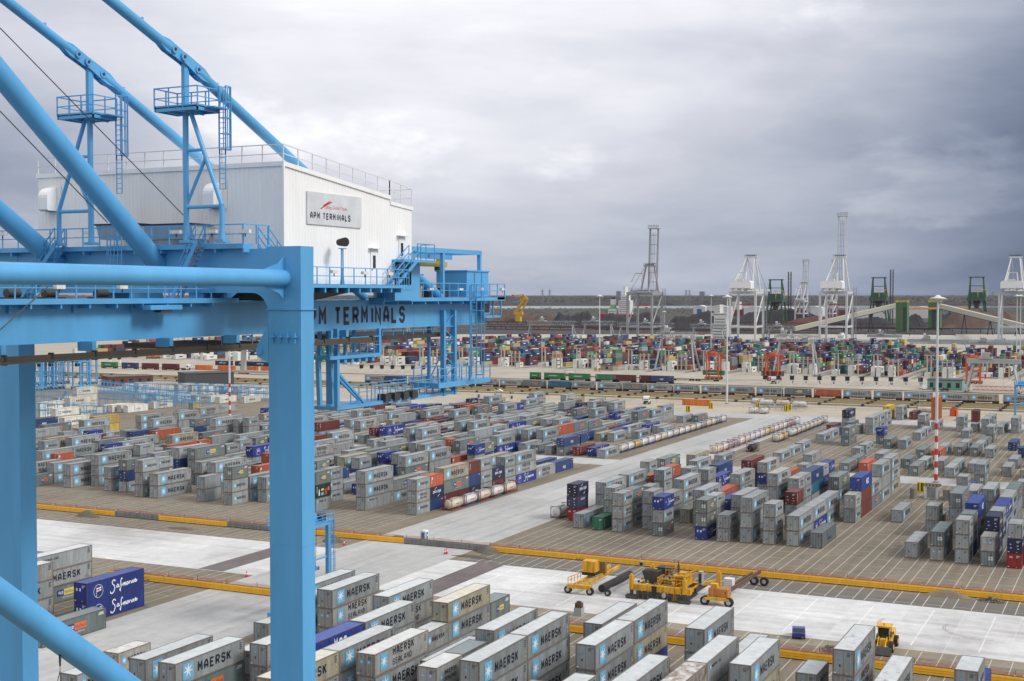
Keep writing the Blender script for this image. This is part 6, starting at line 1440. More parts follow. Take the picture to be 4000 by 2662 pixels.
for i, (px, k) in enumerate(train):
    y = at(px, 1535, x=609.8).y
    kk = k
    place_container(kk, 12.19, 2.9, 609.8, y, 1.2, 1, f"{KN[kk]} container with {KT[kk]}, {ordn(i)} from crane on the long train" if i else 'grey rail container closest to the hanging crane platform on the long train', 'container', 'containers on the long train', -pi/2, 'rail_container')
    wagon(609.8, y+.3, 12.8, WB if (i//2) % 3 != 2 else WD, f"rusty flat wagon under the {ordn(i)} container of the long train", 'flat wagons of the long train')
second = [(2069,'v',6.06),(2125,'v',12.19),(2221,'v',12.19),(2326,'e',12.19),(2398,'D',12.19),(2497,'D',6.06),(2543,'k',12.19)]
for i, (px, k, L) in enumerate(second):
    y = at(px, 1480, x=672.6).y
    place_container(k, L, 2.9, 672.6, y, 1.2, 1, f"{'short' if L<7 else 'long'} {KN[k]} rail container, {ordn(i)} from the left on the train behind", 'container', 'containers on the train behind', -pi/2, 'rail_container')
    wagon(672.6, y+.3, L+.6, WD, f"dark wagon under the {ordn(i)} container of the train behind", 'wagons of the train behind')
for i in range(7):
    y = at(2170, 1470, x=700).y-i*14; wagon(700, y, 13.4, paint('wagon_olive', (.20,.15,.04), .7, .3), f"empty yellow-black flat wagon behind the green containers, {ordn(i)} from the left", 'empty flat wagons')
g = at(2205, 1448, x=712); tank('kw', 700, at(2205, 1448, x=700).y, 'standing on the empty wagons behind', -pi/2, 1.2)
left = [(395,'v'),(475,'k'),(553,'D'),(632,'D')]
for i, (px, k) in enumerate(left):
    y = at(px, 1446, x=655).y
    place_container(k, 12.19, 2.9, 655, y, 1.2, 1, f"{KN[k]} rail container beyond the blue carriers, {ordn(i)} from the left", 'container', 'containers on the left train', -pi/2, 'rail_container')
    wagon(655, y+.3, 12.8, WD, f"dark wagon under the {ordn(i)} container of the left train", 'wagons of the left train')
def a2b(px, py, i, up=False):
    y = at(px, 1440, x=668).y; k = 'O' if not up else 'c'
    place_container(k, 13.6 if False else 12.19, 2.9, 668+(0 if not up else 3.2), y, .1+(0 if not up else 2.9), 1, (f"bright orange flat container by the grey portal, {ordn(i)} from the left" if not up else f"navy container above the orange ones, {ordn(i)} from the left"), 'container', 'orange and navy containers behind the portal', -pi/2, 'rail_container')
for i, px in enumerate((762, 850, 938, 1018)): a2b(px, 0, i)
for i, px in enumerate((828, 905, 975, 1060)): a2b(px, 0, i, True)
# grey bridge portal seen between the crane legs
g = gz(952, 1462); t = thing('portal_crane', 'pale grey-green portal column with flat arm behind the banded mast', 'crane', (g.x, g.y, 0))
PG = paint('portal_grey', (.38,.42,.38), .6, .15); b = MB(); b.box(-1, 1, -1.4, 1.4, 1.5, 17, PG); part('column', b, t)
b = MB(); b.box(-2, 2, -14, 9, 17, 19.5, PG); b.rail([(-2, -14, 19.5), (-2, 9, 19.5)], 1.1, .06, 2, PG); part('arm', b, t)
b = MB(); b.box(-2, 2, -20, 8, .9, 2.2, PG); b.box(-1.5, 1.5, -3, 3, .1, .9, ORG); part('foot', b, t)
# red lattice frame lying near the right edge
g = gz(3800, 1527); b = MB(); A = Vector((0, 0, .6)); n = 16
for k in range(n):
    y0, y1 = -2.2*k, -2.2*(k+1)
    for z in (.5, 2.3): b.beam((0, y0, z), (0, y1, z), .18, .18, REDP); b.beam((1.8, y0, z), (1.8, y1, z), .18, .18, REDP)
    b.beam((0, y0, .5), (0, y1, 2.3), .12, .12, REDP); b.beam((0, y0, 2.3), (1.8, y1, 2.3), .12, .12, REDP); b.beam((0, y0, .5), (0, y0, 2.3), .12, .12, REDP)
solo('lattice_boom', b, 'red lattice boom lying on the ground right of the green building', 'crane boom', None, (g.x, g.y, 0))
# ------------------------------------------------------------ far terminal: stacking blocks
FARCOL = 'rrrrrrDDocccckkkkKveeTTdwgRpd'
rn = random.Random(5)
far = []
fronts = [(1165, 1418), (1330, 1424), (1490, 1428), (1645, 1430), (1800, 1432), (1965, 1434), (2125, 1436), (2262, 1440), (2465, 1446), (2610, 1450), (2760, 1452), (2925, 1456), (3100, 1462), (3275, 1468), (3430, 1474), (3640, 1478), (3860, 1480), (4080, 1486), (640, 1402), (760, 1404), (880, 1408), (1010, 1412), (450, 1396), (300, 1392)]
for bi, (px, py) in enumerate(sorted(fronts)):
    g = gz(px, py); nl = 5; big = px > 1100
    for lane in range(-1, nl):
        y = g.y-lane*2.9+2; x = g.x+14+rn.random()*3
        while x < (1040 if px > 3200 else 1150 if big else 1040):
            L = 12.19 if rn.random() < .6 else 6.06
            n = int(min(4, max(0, rn.gauss(2.9 if x > g.x+30 else 2.0, .95))))
            if rn.random() < .08: n = 0
            for lv in range(n):
                k = rn.choice(FARCOL); far.append(dict(x=x, y=y, z=.02+lv*2.6, L=L, h=2.59, k=k, bi=bi, lane=lane, lv=lv, n=n))
            x += L+.35
    # white refrigerated boxes in front
    for lane in range(0, 5):
        y = g.y-lane*3.3+2
        if lane != 2 and rn.random() < .72:
            n = rn.choice((1, 1, 2, 2, 2)); x = g.x+rn.choice((0, 0, 1.5))
            for lv in range(n): far.append(dict(x=x, y=y, z=.02+lv*2.9, L=12.19 if rn.random() < .8 else 6.06, h=2.9, k='W', bi=bi, lane=lane, lv=lv, n=n, wf=1))
vf = visible_pixels(boxes+far)[len(boxes):]
for q, v in zip(far, vf): q['vis'] = int(v)
fo = sorted(far, key=lambda q: -q['vis']); rest = MB(); used = {}
simple = {}
def simple_box(k, L, h):
    if (k, L, h) in simple: return simple[(k, L, h)]
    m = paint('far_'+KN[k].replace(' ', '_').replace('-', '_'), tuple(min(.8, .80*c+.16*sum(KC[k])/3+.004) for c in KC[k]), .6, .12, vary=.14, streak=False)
    b = MB(); b.box(0, L, 0, 2.44, 0, h, m, bottom=False); fm = frame_mat(k) if k != 'W' else GALV
    for y in (-.01,):
        b.box(-.02, .02, -.02, 2.46, h-.12, h+.01, fm, False); b.box(-.02, .02, -.02, .1, 0, h, fm, False); b.box(-.02, .02, 2.34, 2.46, 0, h, fm, False); b.box(-.02, .01, 1.18, 1.26, .1, h-.1, fm, False)
    dk = LTR if k in 'Wdwg' else LWH
    if k != 'r' or L > 7: b.poly([(L*.3, -.02, h*.42), (L*.65, -.02, h*.42), (L*.65, -.02, h*.68), (L*.3, -.02, h*.68)], dk) if k in 'vWck' else None
    simple[(k, L, h)] = b; return b
cnt = 0
for q in fo:
    if q['vis'] > 0 and cnt < 300:
        cnt += 1; key = ('S', q['k'], q['L'], q['h'])
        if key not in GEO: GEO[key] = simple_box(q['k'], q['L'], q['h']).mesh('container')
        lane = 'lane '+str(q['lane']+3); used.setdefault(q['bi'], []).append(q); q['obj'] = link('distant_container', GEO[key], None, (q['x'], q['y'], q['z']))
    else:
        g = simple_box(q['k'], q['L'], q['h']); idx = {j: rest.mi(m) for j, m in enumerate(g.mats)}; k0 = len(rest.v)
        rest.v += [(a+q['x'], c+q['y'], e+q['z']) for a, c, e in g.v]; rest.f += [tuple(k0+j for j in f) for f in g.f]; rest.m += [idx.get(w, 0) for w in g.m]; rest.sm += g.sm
bis = sorted(used)
for nb2, bi in enumerate(bis):
    lst = used[bi]; cols = {}
    for q in lst: cols.setdefault(q['k'], []).append(q)
    for k, qs in cols.items():
        qs.sort(key=lambda q: (-q['y'], q['z'], q['x']))
        for j, q in enumerate(qs):
            w = f"distant {'short' if q['L']<7 else 'long'} {KN[k]} box, {('only one' if len(qs)==1 else ordn(j)+' from left' if j else 'leftmost')} of its colour in far block {nb2+1}"
            tag(q['obj'], w, 'distant container', 'containers of the far terminal')
tag(link('distant_containers_behind', rest.mesh('containers')), 'mass of red, blue, green and white containers filling the far terminal blocks', 'distant container', 'containers of the far terminal', 'stuff')
# cream connection towers beside the white boxes
RC = paint('rack_cream', (.50,.47,.38), .6, .15)
for i, (px, py) in enumerate(sorted(fronts)):
    if px < 1100: continue
    g = gz(px, py); b = MB()
    for (x, y, hh) in ((4, 3.2, 13), (4, 1.0, 13), (2, -5.5, 10.5), (2, -8, 10.5), (2, -11, 10.5)): b.box(x-.35, x+.35, y-.35, y+.35, 0, hh, RC)
    b.box(3.6, 4.4, -0.8, 5, 12.6, 13.0, RC)
    for z in (3.5, 6.2, 8.8): b.box(1.6, 3.2, -12, -4, z, z+.2, RC); b.rail([(1.6, -12, z+.2), (1.6, -4, z+.2)], 1.0, .06, 2.5, RC, False)
    solo('reefer_tower', b, f"cream steel rack tower among the white boxes, {ordn(i-6)} from the crane" if i > 6 else 'cream steel rack tower among white boxes nearest the crane', 'steel rack', 'cream reefer racks of the far terminal', (g.x, g.y, 0))
# dark crane tracks between the blocks
b = MB()
for (px, py) in fronts:
    g = gz(px, py)
    for dy in (7.5, 9.0, -14.5, -16): b.poly([(g.x-14, g.y+dy, .03), (QX-90, g.y+dy, .03), (QX-90, g.y+dy+.7, .03), (g.x-14, g.y+dy+.7, .03)], DRK)
struct('crane_tracks', b)
# yard gantry cranes over the stacks
GW = paint('gantry_pale', (.36,.375,.38), .5, .1)
def truss(b, A, B_, h, w, m, n=8):
    A = Vector(A); B_ = Vector(B_); U = Vector((0, 0, h)); d = (B_-A).normalized(); s = Vector((-d.y, d.x, 0))*w
    for o in (Vector((0,0,0)), s):
        b.beam(A+o, B_+o, .4, .4, m); b.beam(A+o+U, B_+o+U, .4, .4, m)
        for k in range(n):
            p = A.lerp(B_, k/n)+o; q = A.lerp(B_, (k+1)/n)+o
            b.beam(p, q+U, .25, .25, m) if k % 2 else b.beam(p+U, q, .25, .25, m); b.beam(p, p+U, .2, .2, m)
def yard_gantry(x0, x1, ytop, ybase, label, lattice=True, trolley=.3):
    g0, g1 = gz(x0, ybase), gz(x1, ybase); g1 = Vector((g0.x, at(x1, ytop, x=g0.x).y, 0)); z = at(x0, ytop, x=g0.x).z
    t = thing('yard_gantry', label, 'yard crane', (g0.x, (g0.y+g1.y)/2, 0), 0, 'yard gantry cranes'); hw = (g0.y-g1.y)/2
    b = MB(); 
    if lattice: truss(b, (0, hw, z-3.2), (0, -hw, z-3.2), 3.2, 5, GW, 10)
    else: b.box(-.2, 1.6, -hw, hw, z-2.2, z, GW); b.box(4.5, 6.2, -hw, hw, z-2.2, z, GW)
    b.rail([(0, hw, z), (0, -hw, z)], 1.2, .08, 4, GW, False); part('bridge_beam', b, t)
    for s in (-1, 1):
        for xx in (-3.0, 8.0):
            b = MB(); b.beam((1+xx*.2, s*(hw-3), z-3), (xx, s*hw, 1.5), .8, .8, GW)
            part('leg', b, t)
        b = MB(); b.box(-5, 10, s*hw-.6, s*hw+.6, .7, 1.6, GW); b.box(-4.5, -2.5, s*hw-.4, s*hw+.4, .05, .7, DRK); b.box(7.5, 9.5, s*hw-.4, s*hw+.4, .05, .7, DRK); part('bogie', b, t)
        b = MB(); b.beam((-3+2.2, s*hw, z*.6), (8, s*hw, 2), .3, .3, GW); part('brace', b, t)
    b = MB(); y = hw-2*hw*trolley; b.box(-1, 6.5, y-3, y+3, z+.1, z+1.0, GW); b.box(0, 3, y-2, y+1.5, z+1, z+3.2, GW); b.box(4, 5.5, y+1, y+2.4, z+1, z+4.6, WHT); b.box(1, 4, y-2.6, y-.4, z+.4, z+2.3, DRK); part('trolley', b, t)
    b = MB(); b.box(1, 3.4, y-3, y+3, z-9.4, z-8.9, ORG); 
    for yy in (-2.4, 2.4): b.beam((2.2, y+yy*.6, z-.2), (2.2, y+yy, z-9), .08, .08, DRK)
    part('spreader', b, t)
for a in ((2059, 2246, 1256, 1352, 'lattice yard crane furthest left, right of the blue crane'), (2273, 2396, 1256, 1352, 'lattice yard crane left of the banded far mast', True, .35), (2412, 2628, 1263, 1360, 'lattice yard crane in front of the raised boom crane', True, .5), (2565, 2718, 1300, 1448, 'near lattice yard crane with long pale legs in the middle', True, .25), (2697, 2832, 1268, 1358, 'lattice yard crane left of the small white ship', True, .3),
          (2992, 3100, 1276, 1362, 'lattice yard crane between the two tall white cranes', True, .4), (3025, 3190, 1312, 1466, 'near lattice yard crane below the cream conveyor', True, .2), (3387, 3520, 1308, 1372, 'box beam yard crane left of the green silo towers', False, .4), (3545, 3785, 1325, 1390, 'wide box beam yard crane behind the tall banded mast', False, .3), (3790, 3950, 1336, 1400, 'box beam yard crane right of the tall banded mast', False, .3), (3775, 3985, 1402, 1532, 'large near box beam yard crane at the right edge', False, .35),
          (1140, 1330, 1262, 1350, 'lattice yard crane behind the hanging platform'), (1420, 1600, 1262, 1350, 'lattice yard crane behind the girder end'), (700, 900, 1262, 1345, 'lattice yard crane behind the left girder')): yard_gantry(*a)

# ------------------------------------------------------------ far quay cranes
def sts(xl, xr, ybase, label, boom='up', m=None, house=True, zp=51.0, zap=86.0, ztop=130.0, z0=0.0, scale=1.0, group='tall quay cranes of the far terminal', depth=30, back=10):
    m = m or CRW; a, c = at(xl, ybase, z=z0), at(xr, ybase, z=z0); c = at(xr, ybase, x=a.x); cy = (a.y+c.y)/2; hw = (a.y-c.y)/2
    t = thing('quay_gantry', label, 'quay crane', (a.x, cy, z0), 0, group); D = depth
    for x in (0, D):
        for s in (-1, 1):
            b = MB(); b.box(x-1.1, x+1.1, s*hw-1.0, s*hw+1.0, 2.5, zp, m); b.box(x-1.3, x+1.3, s*hw-4, s*hw+4, .8, 2.6, m)
            for q in (-3, -1, 1, 3): b.tube((x-.5, s*hw+q, .5), (x+.5, s*hw+q, .5), .5, 8, DRK)
            part('leg', b, t)
    b = MB()
    for x in (0, D):
        b.box(x-1, x+1, -hw, hw, zp-3, zp, m); b.box(x-.8, x+.8, -hw, hw, 14, 16, m) if x == 0 else None
    for s in (-1, 1):
        b.box(0, D, s*hw-.8, s*hw+.8, zp-2.5, zp-.2, m); b.box(0, D, s*hw-.6, s*hw+.6, 14, 16, m)
        b.tube((0, s*hw, 16), (D, s*hw, zp-3), .7, 8, m)
    part('portal_beam', b, t)
    b = MB()
    for s in (-1, 1): b.box(-back-6, D+6, s*3.4-.6, s*3.4+.6, zp+.2, zp+2.6, m)
    for x in (-back-5, -4, 8, 20, D+4): b.box(x, x+.8, -3, 3, zp+.3, zp+1.5, m)
    b.rail([(-back-6, 5, zp+2.6), (-back-6, -5, zp+2.6)], 1.4, .1, 3, m); b.box(-back-6, D, -5, -4.2, zp+2.2, zp+2.5, m); b.rail([(-back-6, -5, zp+2.6), (D, -5, zp+2.6)], 1.4, .1, 4, m)
    part('girder', b, t)
    if house:
        b = MB(); w = 11.0; b.prism([(-back, -w, zp+2.8), (-back, w, zp+2.8), (-back, w, zp+9), (-back, w-2.0, zp+10.6), (-back, -w+2, zp+10.6), (-back, -w, zp+9)], (12, 0, 0), paint('crane_house', (.78,.78,.78), .5, .05))
        b.box(-back-.15, -back, -w+1, w-1, zp+2.2, zp+2.8, DRK); b.box(-back-.5, -back+2, -3, 3, zp+10.6, zp+12.4, WHT); part('machinery_house', b, t)
    b = MB()
    for s in (-1, 1):
        b.tube((D, s*hw*.75, zp), (D+1, s*4.6, zap), .95, 10, m); b.tube((-2, s*hw*.8, zp), (D-3, s*4.2, zap-1), .6, 8, m)
        b.tube((-back+1, s*5.5, zp+10.5), (-back+8, s*4, zp+19), .5, 8, m)
    b.box(D-1, D+2.5, -6.5, 6.5, zap-.5, zap+1.2, m); b.rail([(D-1, -6.5, zap+1.2), (D-1, 6.5, zap+1.2)], 1.6, .12, 2, DRK); b.beam((-back+8, -4.2, zp+19), (-back+8, 4.2, zp+19), .8, .8, m)
    for k in range(5): b.box(D-.8, D+.6, -4+k*1.9, -3.2+k*1.9, zap+1.2, zap+2.6, DRK)
    part('apex_frame', b, t)
    b = MB()
    if boom == 'up':
        p0, p1 = Vector((D+7, 0, zp+1)), Vector((D+12, 0, ztop)); n = 20
        for s in (-4.4, 4.4):
            for dx in (0, 3.2): b.beam(p0+Vector((dx, s, 0)), p1+Vector((dx, s, 0)), .9 if dx == 0 else .5, .8, m)
        for k in range(n+1):
            q = p0.lerp(p1, k/n)
            for s in (-4.4, 4.4):
                b.beam(q+Vector((0, s, 0)), q+Vector((3.2, s, 0)), .35, .35, m)
                if k < n: b.beam(q+Vector((0, s, 0)), p0.lerp(p1, (k+1)/n)+Vector((3.2, s, 0)), .3, .3, m)
            if k % 3 == 0: b.beam(q+Vector((0, -4.4, 0)), q+Vector((0, 4.4, 0)), .5, .5, m)
        for yy in (-1.6, .2, 1.8): b.beam(p0+Vector((-.5, yy, 4)), p1+Vector((-.5, yy, -4)), .22, .22, DRK)
        b.box(p1.x-2, p1.x+5, -5.5, 5.5, ztop, ztop+.8, m); b.rail([(p1.x-2, -5.5, ztop+.8), (p1.x-2, 5.5, ztop+.8)], 3, .2, 2, CRG)
    else:
        for s in (-3.4, 3.4): b.box(D+6, D+62, s-.6, s+.6, zp+.2, zp+2.4, m)
        for x in (24, 50): b.tube((D, 4, zap), (D+x, 3.4, zp+2), .35, 6, m); b.tube((D, -4, zap), (D+x, -3.4, zp+2), .35, 6, m)
    part('boom', b, t)
    b = MB(); b.box(D*.45, D*.45+4, -2, 2, zp-3, zp, REDP); b.box(D*.3, D*.3+3, -6, 6, zp-14, zp-13, REDP)
    for s in (-4, 4): b.beam((D*.45+1, s*.4, zp-2), (D*.3+1.5, s, zp-13), .15, .15, DRK)
    part('trolley', b, t)
    b = MB(); x = D+1.6; b.box(x, x+2.4, -hw-3.4, -hw-1.2, 1, zp, CRG) if False else None
    for k in range(12):
        z = 2+k*4.0; b.beam((D-1, -hw-1.2, z), (D-1, -hw-3.6, z+2), .2, .2, CRG); b.beam((D-1, -hw-3.6, z+2), (D-1, -hw-1.2, z+4), .2, .2, CRG)
    for yy in (-1.2, -3.6):
        for xx in (-1, 1.2): b.beam((D+xx, -hw+yy, 1), (D+xx, -hw+yy, zp+4), .28, .28, CRG)
    part('lift_tower', b, t)
    return t
sts(2851, 2950, 1334, 'white quay crane with lowered boom, left of the raised white one', 'down', CRW)
sts(3202, 3306, 1334, 'white quay crane with its lattice boom raised highest of all', 'up', CRW, ztop=129)
sts(3901, 4006, 1334, 'white quay crane cut by the right edge of the photo', 'down', CRW)
sts(2451, 2546, 1334, 'grey quay crane with raised lattice boom and no white house', 'up', CRG, False, zp=50, zap=77, ztop=116)
sts(3106, 3139, 1262, 'small distant white crane with raised boom between the two tall cranes', 'up', CRW, False, zp=36, zap=62, ztop=98, z0=2.4, group='distant cranes beyond the coal yard')
sts(3225, 3252, 1262, 'pale distant crane half hidden behind the highest boom', 'up', CRW, False, zp=34, zap=62, ztop=98, z0=2.4, group='distant cranes beyond the coal yard')
# green coal unloaders
def unloader(px, w, yap, ybase, label, tower=True):
    g = at(px, ybase, z=2.4); s = g.x*.96/FPX; W = w*s; zt = CAMH+(1152-yap)*s*1.04; t = thing('coal_unloader', label, 'unloader', (g.x, g.y, 2.4), 0, 'green coal unloaders'); zt -= 2.4
    b = MB(); mid = zt*.55
    for q in (-1, 1):
        for x in (0, 22): b.beam((x, q*W*.55, 0), (x, q*W*.36, mid), 2.2, 2.2, GRN)
        b.beam((4, q*W*.42, mid), (8, q*W*.34, zt), 2.2, 2.2, GRN); b.beam((22, q*W*.42, mid), (8, q*W*.34, zt), 1.4, 1.4, GRN); b.beam((0, q*W*.45, mid*.4), (0, -q*W*.38, mid*.9), 1.2, 1.2, GRN)
    b.box(6, 10, -W*.44, W*.44, zt-1.6, zt, GRN); b.box(7, 9, -W*.36, W*.36, zt*.8, zt*.8+1, GRN); part('frame', b, t)
    b = MB(); b.box(-3, 24, -W*.5, W*.5, mid-4, mid+2, GRN); b.box(-2, 12, -W*.38, W*.32, mid+2, mid+9, GRN); b.rail([(-3, -W*.5, mid+2), (-3, W*.5, mid+2)], 1.6, .2, 3, GRN, False); part('machinery_deck', b, t)
    b = MB(); 
    for y in (-W*.62, -W*.1): b.beam((-3, y, mid+2), (-3, y, mid+13), .8, .8, YB)
    b.beam((-3, -W*.62, mid+13), (-3, W*.1, mid+13), .9, .9, YB); part('side_frame', b, t)
    b = MB(); b.prism([(2, -W*.2, mid-4), (2, W*.2, mid-4), (2, W*.08, mid-16), (2, -W*.08, mid-16)], (10, 0, 0), plain('hopper_red', (.10,.035,.03), .8)); part('hopper', b, t)
    if tower:
        b = MB(); y = -W*.7; 
        for dx in (0, 4):
            for dy in (0, 4): b.beam((26+dx, y+dy, 0), (26+dx, y+dy, zt*1.17), .7, .7, DRK)
        for k in range(14): b.beam((26, y, k*zt/12), (26, y+4, (k+1)*zt/12), .4, .4, DRK); b.beam((26, y+4, k*zt/12), (26, y, k*zt/12), .4, .4, DRK)
        part('mast', b, t)
unloader(3428, 66, 1086, 1268, 'dark green coal unloader with black mast left of the green silo tower'); unloader(3812, 68, 1086, 1268, 'dark green coal unloader right of the tall banded mast', False); unloader(3025, 70, 1092, 1268, 'dark green coal unloader behind the white crane with lowered boom')
# silo towers and conveyors
GT = paint('silo_green', (.09, .19, .08), .7, .15, scale=.1)
def silo(x0, x1, yt, yb, label, dark):
    a = at(x0, yb, z=2.4); c = at(x1, yb, x=a.x); t_ = at(x0, yt, x=a.x); t = thing('silo_tower', label, 'tower', (a.x, c.y, 2.4)); W = a.y-c.y; H = t_.z-2.4
    b = MB(); b.box(0, 14, 0, W, 0, H, GT)
    n = 14
    for k in range(n): b.box(-.12, 0, W*k/n, W*k/n+.25, 0, H, GT)
    part('wall', b, t)
    b = MB(); b.box(-.25, -.12, W*dark, W*(dark+.28), 2, H-6, plain('tower_dark', (.05,.055,.05), .8))
    for k in range(12): b.box(-.4, -.25, W*dark, W*(dark+.28), 4+k*(H-10)/12, 4.6+k*(H-10)/12, GRN)
    part('stair_strip', b, t)
    b = MB(); b.rail([(0, 0, H), (0, W, H), (14, W, H), (14, 0, H), (0, 0, H)], 2.0, .2, 3, YB); part('roof_railing', b, t); return a, c, H
s1 = silo(3498, 3543, 1182, 1300, 'left green silo tower with orange rail on top', .08); s2 = silo(3625, 3672, 1182, 1290, 'right green silo tower behind the banded mast', .4)
CRM = plain('conveyor_cream', (.52,.49,.40), .7)
for (p, z1, q, z2, lab) in (((3500, 1194), None, (3103, 1286), None, 'long cream covered conveyor rising to the left green tower'), ((3672, 1196), None, (4090, 1297), None, 'long cream covered conveyor falling from the right green tower')):
    A = at(*p, x=1640); B_ = at(*q, x=1560 if q[0] < 3500 else 1500); t = thing('conveyor', lab, 'conveyor', (A.x, A.y, 2.4)); b = MB(); o = Vector((A.x, A.y, 2.4)); b.beam(A-o, B_-o, 5.0, 5.2, CRM); b.beam(A-o-Vector((0,0,3)), B_-o-Vector((0,0,3)), 5.4, .7, DRK); part('gallery', b, t)
    for f in (.25, .5, .75):
        w = A.lerp(B_, f)-o
        if w.z > 6: b = MB(); b.beam((w.x, w.y-3, 0), (w.x, w.y, w.z-3), 1, 1, DRK); b.beam((w.x, w.y+3, 0), (w.x, w.y, w.z-3), 1, 1, DRK); part('trestle', b, t)
b = MB(); A = at(3543, 1207, x=1700); B_ = at(3780, 1203, x=1800); b.beam(A, B_, 2.2, 2.6, paint('pipe_orange', (.45,.22,.04), .6)); solo('pipe_bridge', b, 'thin orange pipe bridge between the green towers', 'pipe bridge')
# stockpiles
COAL = groundmat('coal', (.022, .021, .023), .4, scale=1.5); ORE = groundmat('ore', (.085, .035, .028), .4, scale=1.5); SOIL = groundmat('ore_brown', (.09, .055, .04), .4, scale=1.5)
def pile(x0, x1, ytop, ybase, m, label, seed):
    a = at(x0, ybase, z=2.4); c = at(x1, ybase, z=2.4); o = (a+c)/2; L = (c-a).length; d = (c-a).normalized(); n = Vector((-d.y, d.x, 0)); n = n if n.x > 0 else -n
    dist = (o-CC).dot(CF); H = 2.4+(ybase-ytop)*dist/FPX; H = max(4, min(H, 26)); W = H*2.6; rr = random.Random(seed); b = MB(); N = 44; K = 9; V = []
    for i in range(N+1):
        f = i/N; e = min(1, f*5, (1-f)*5); e = e**.8; hh = H*e*(.86+.14*sin(f*9+seed)*1.0+.05*rr.uniform(-1, 1))
        for k in range(K):
            q = k/(K-1); z = hh*(1-abs(2*q-1)**1.15)*(1+.04*rr.uniform(-1, 1)); p = a-o+d*L*f+n*(W*q*1.2); V.append((p.x, p.y, max(0, z)))
    b.add(V, [(i*K+k, (i+1)*K+k, (i+1)*K+k+1, i*K+k+1) for i in range(N) for k in range(K-1)], m, True)
    solo('stockpile', b, label, 'stockpile', 'bulk stockpiles across the dock', (o.x, o.y, 2.45))
pile(2150, 2345, 1224, 1282, COAL, 'black coal heap left of the grey crane', 1); pile(2330, 2625, 1226, 1290, COAL, 'black coal heap behind the grey crane legs', 7); pile(2610, 2870, 1224, 1296, COAL, 'biggest black coal heap below the white sheds', 2); pile(2860, 3260, 1214, 1262, COAL, 'long black coal heap behind the white cranes', 3)
pile(3060, 3420, 1243, 1272, ORE, 'reddish ore heap in front of the long coal heap', 4); pile(3240, 3520, 1248, 1280, COAL, 'dark heap beneath the unloader', 8); pile(3545, 3640, 1235, 1280, COAL, 'small black heap between the green towers', 9); pile(3700, 4050, 1214, 1282, SOIL, 'dark brown heap below the right conveyor', 5); pile(3660, 3760, 1222, 1270, COAL, 'black heap right behind the right green tower', 6)
pile(1915, 2110, 1218, 1262, SOIL, 'brown ore heap under the yellow crane', 10); pile(2060, 2260, 1232, 1275, SOIL, 'brown ore heap left of the coal', 11); pile(3850, 4150, 1262, 1300, plain('scree_grey', (.12,.12,.125), .9), 'grey stone heap at the right edge behind the dock', 12)
b = MB(); rr = random.Random(8)
for k in range(26):
    x = 1500+k*17; y0 = at(4050, 1290, x=x).y; y1 = at(1900, 1290, x=x).y; z = 3+rr.random()*5
    mm = rr.choice([plain('gantry_rust', (.10,.04,.03), .8), plain('gantry_brown', (.12,.08,.06), .8), DRK]); a = rr.uniform(y0, y1); c = min(y1, a+rr.uniform(80, 330))
    b.beam((x, a, z), (x, c, z), 1.2, 1.0, mm)
    q = a
    while q < c: b.beam((x, q, 2.4), (x, q, z), .7, .7, mm); q += 16
tag(link('belt_conveyors', b.mesh('belt_conveyors')), 'tangle of low rusty belt conveyors and trestles across the coal yard', 'conveyor', None, 'stuff')
# ships
def ship(x0, x1, yb, label, hull, z0, H1, funnel, sup):
    a = at(x0, yb, z=z0); c = at(x1, yb, x=a.x); L = a.y-c.y; t = thing('cargo_ship', label, 'ship', (a.x, (a.y+c.y)/2, z0)); hL = L/2
    b = MB(); b.prism([(0, hL, H1), (0, hL-6, 0), (0, -hL+6, 0), (0, -hL, H1)], (22, 0, 0), hull); part('hull', b, t)
    b = MB(); 
    for (f0, f1, z1, z2) in sup: b.box(4, 18, hL-2*hL*f1, hL-2*hL*f0, H1+z1, H1+z2, WHT)
    for (f0, f1, z1, z2) in sup:
        z = z1+1.2
        while z < z2-1: b.box(3.9, 4.0, hL-2*hL*f1+1, hL-2*hL*f0-1, H1+z, H1+z+.7, DRK); z += 3
    part('superstructure', b, t)
    if funnel:
        f, w, z1, z2, fm = funnel; y = hL-2*hL*f; b = MB(); b.box(6, 13, y-w/2, y+w/2, H1+z1, H1+z2, WHT); b.box(5.9, 13.1, y-w/2-.05, y+w/2+.05, H1+z1, H1+(z1+z2)*.5, fm); b.box(7, 12, y-w*.3, y+w*.3, H1+z2, H1+z2+2.5, BLK); part('funnel', b, t)
    return t, hL
ship(2335, 2460, 1262, 'distant cargo ship with red hull, pink-white bridge and green funnel', plain('hull_red', (.28,.03,.04), .6), 2.4, 14, (.42, 7, 6, 24, plain('funnel_green', (.2,.45,.2), .6)), ((.3, .55, 0, 8), (.62, .98, 0, 22), (.7, .9, 22, 30), (.78, .82, 30, 44)))
ship(2772, 2834, 1338, 'small white ship bridge with yellow mast moored behind the stacks', plain('hull_grey', (.25,.25,.26), .6), -3, 4, None, ((.1, 1, 0, 16), (.2, .95, 16, 24), (.05, 1, 24, 27), (.5, .55, 27, 36)))
ship(3258, 3302, 1332, 'small white launch at the foot of the highest crane', WHT, -3, 2.4, None, ((.2, .8, 0, 4), (.4, .6, 4, 6)))
ship(2850, 3640, 1236, 'long thin red-hulled bulk carrier lying in front of the white sheds', plain('hull_maroon', (.16,.03,.03), .6), 2.6, 14, None, ((.01, .05, 0, 16),))
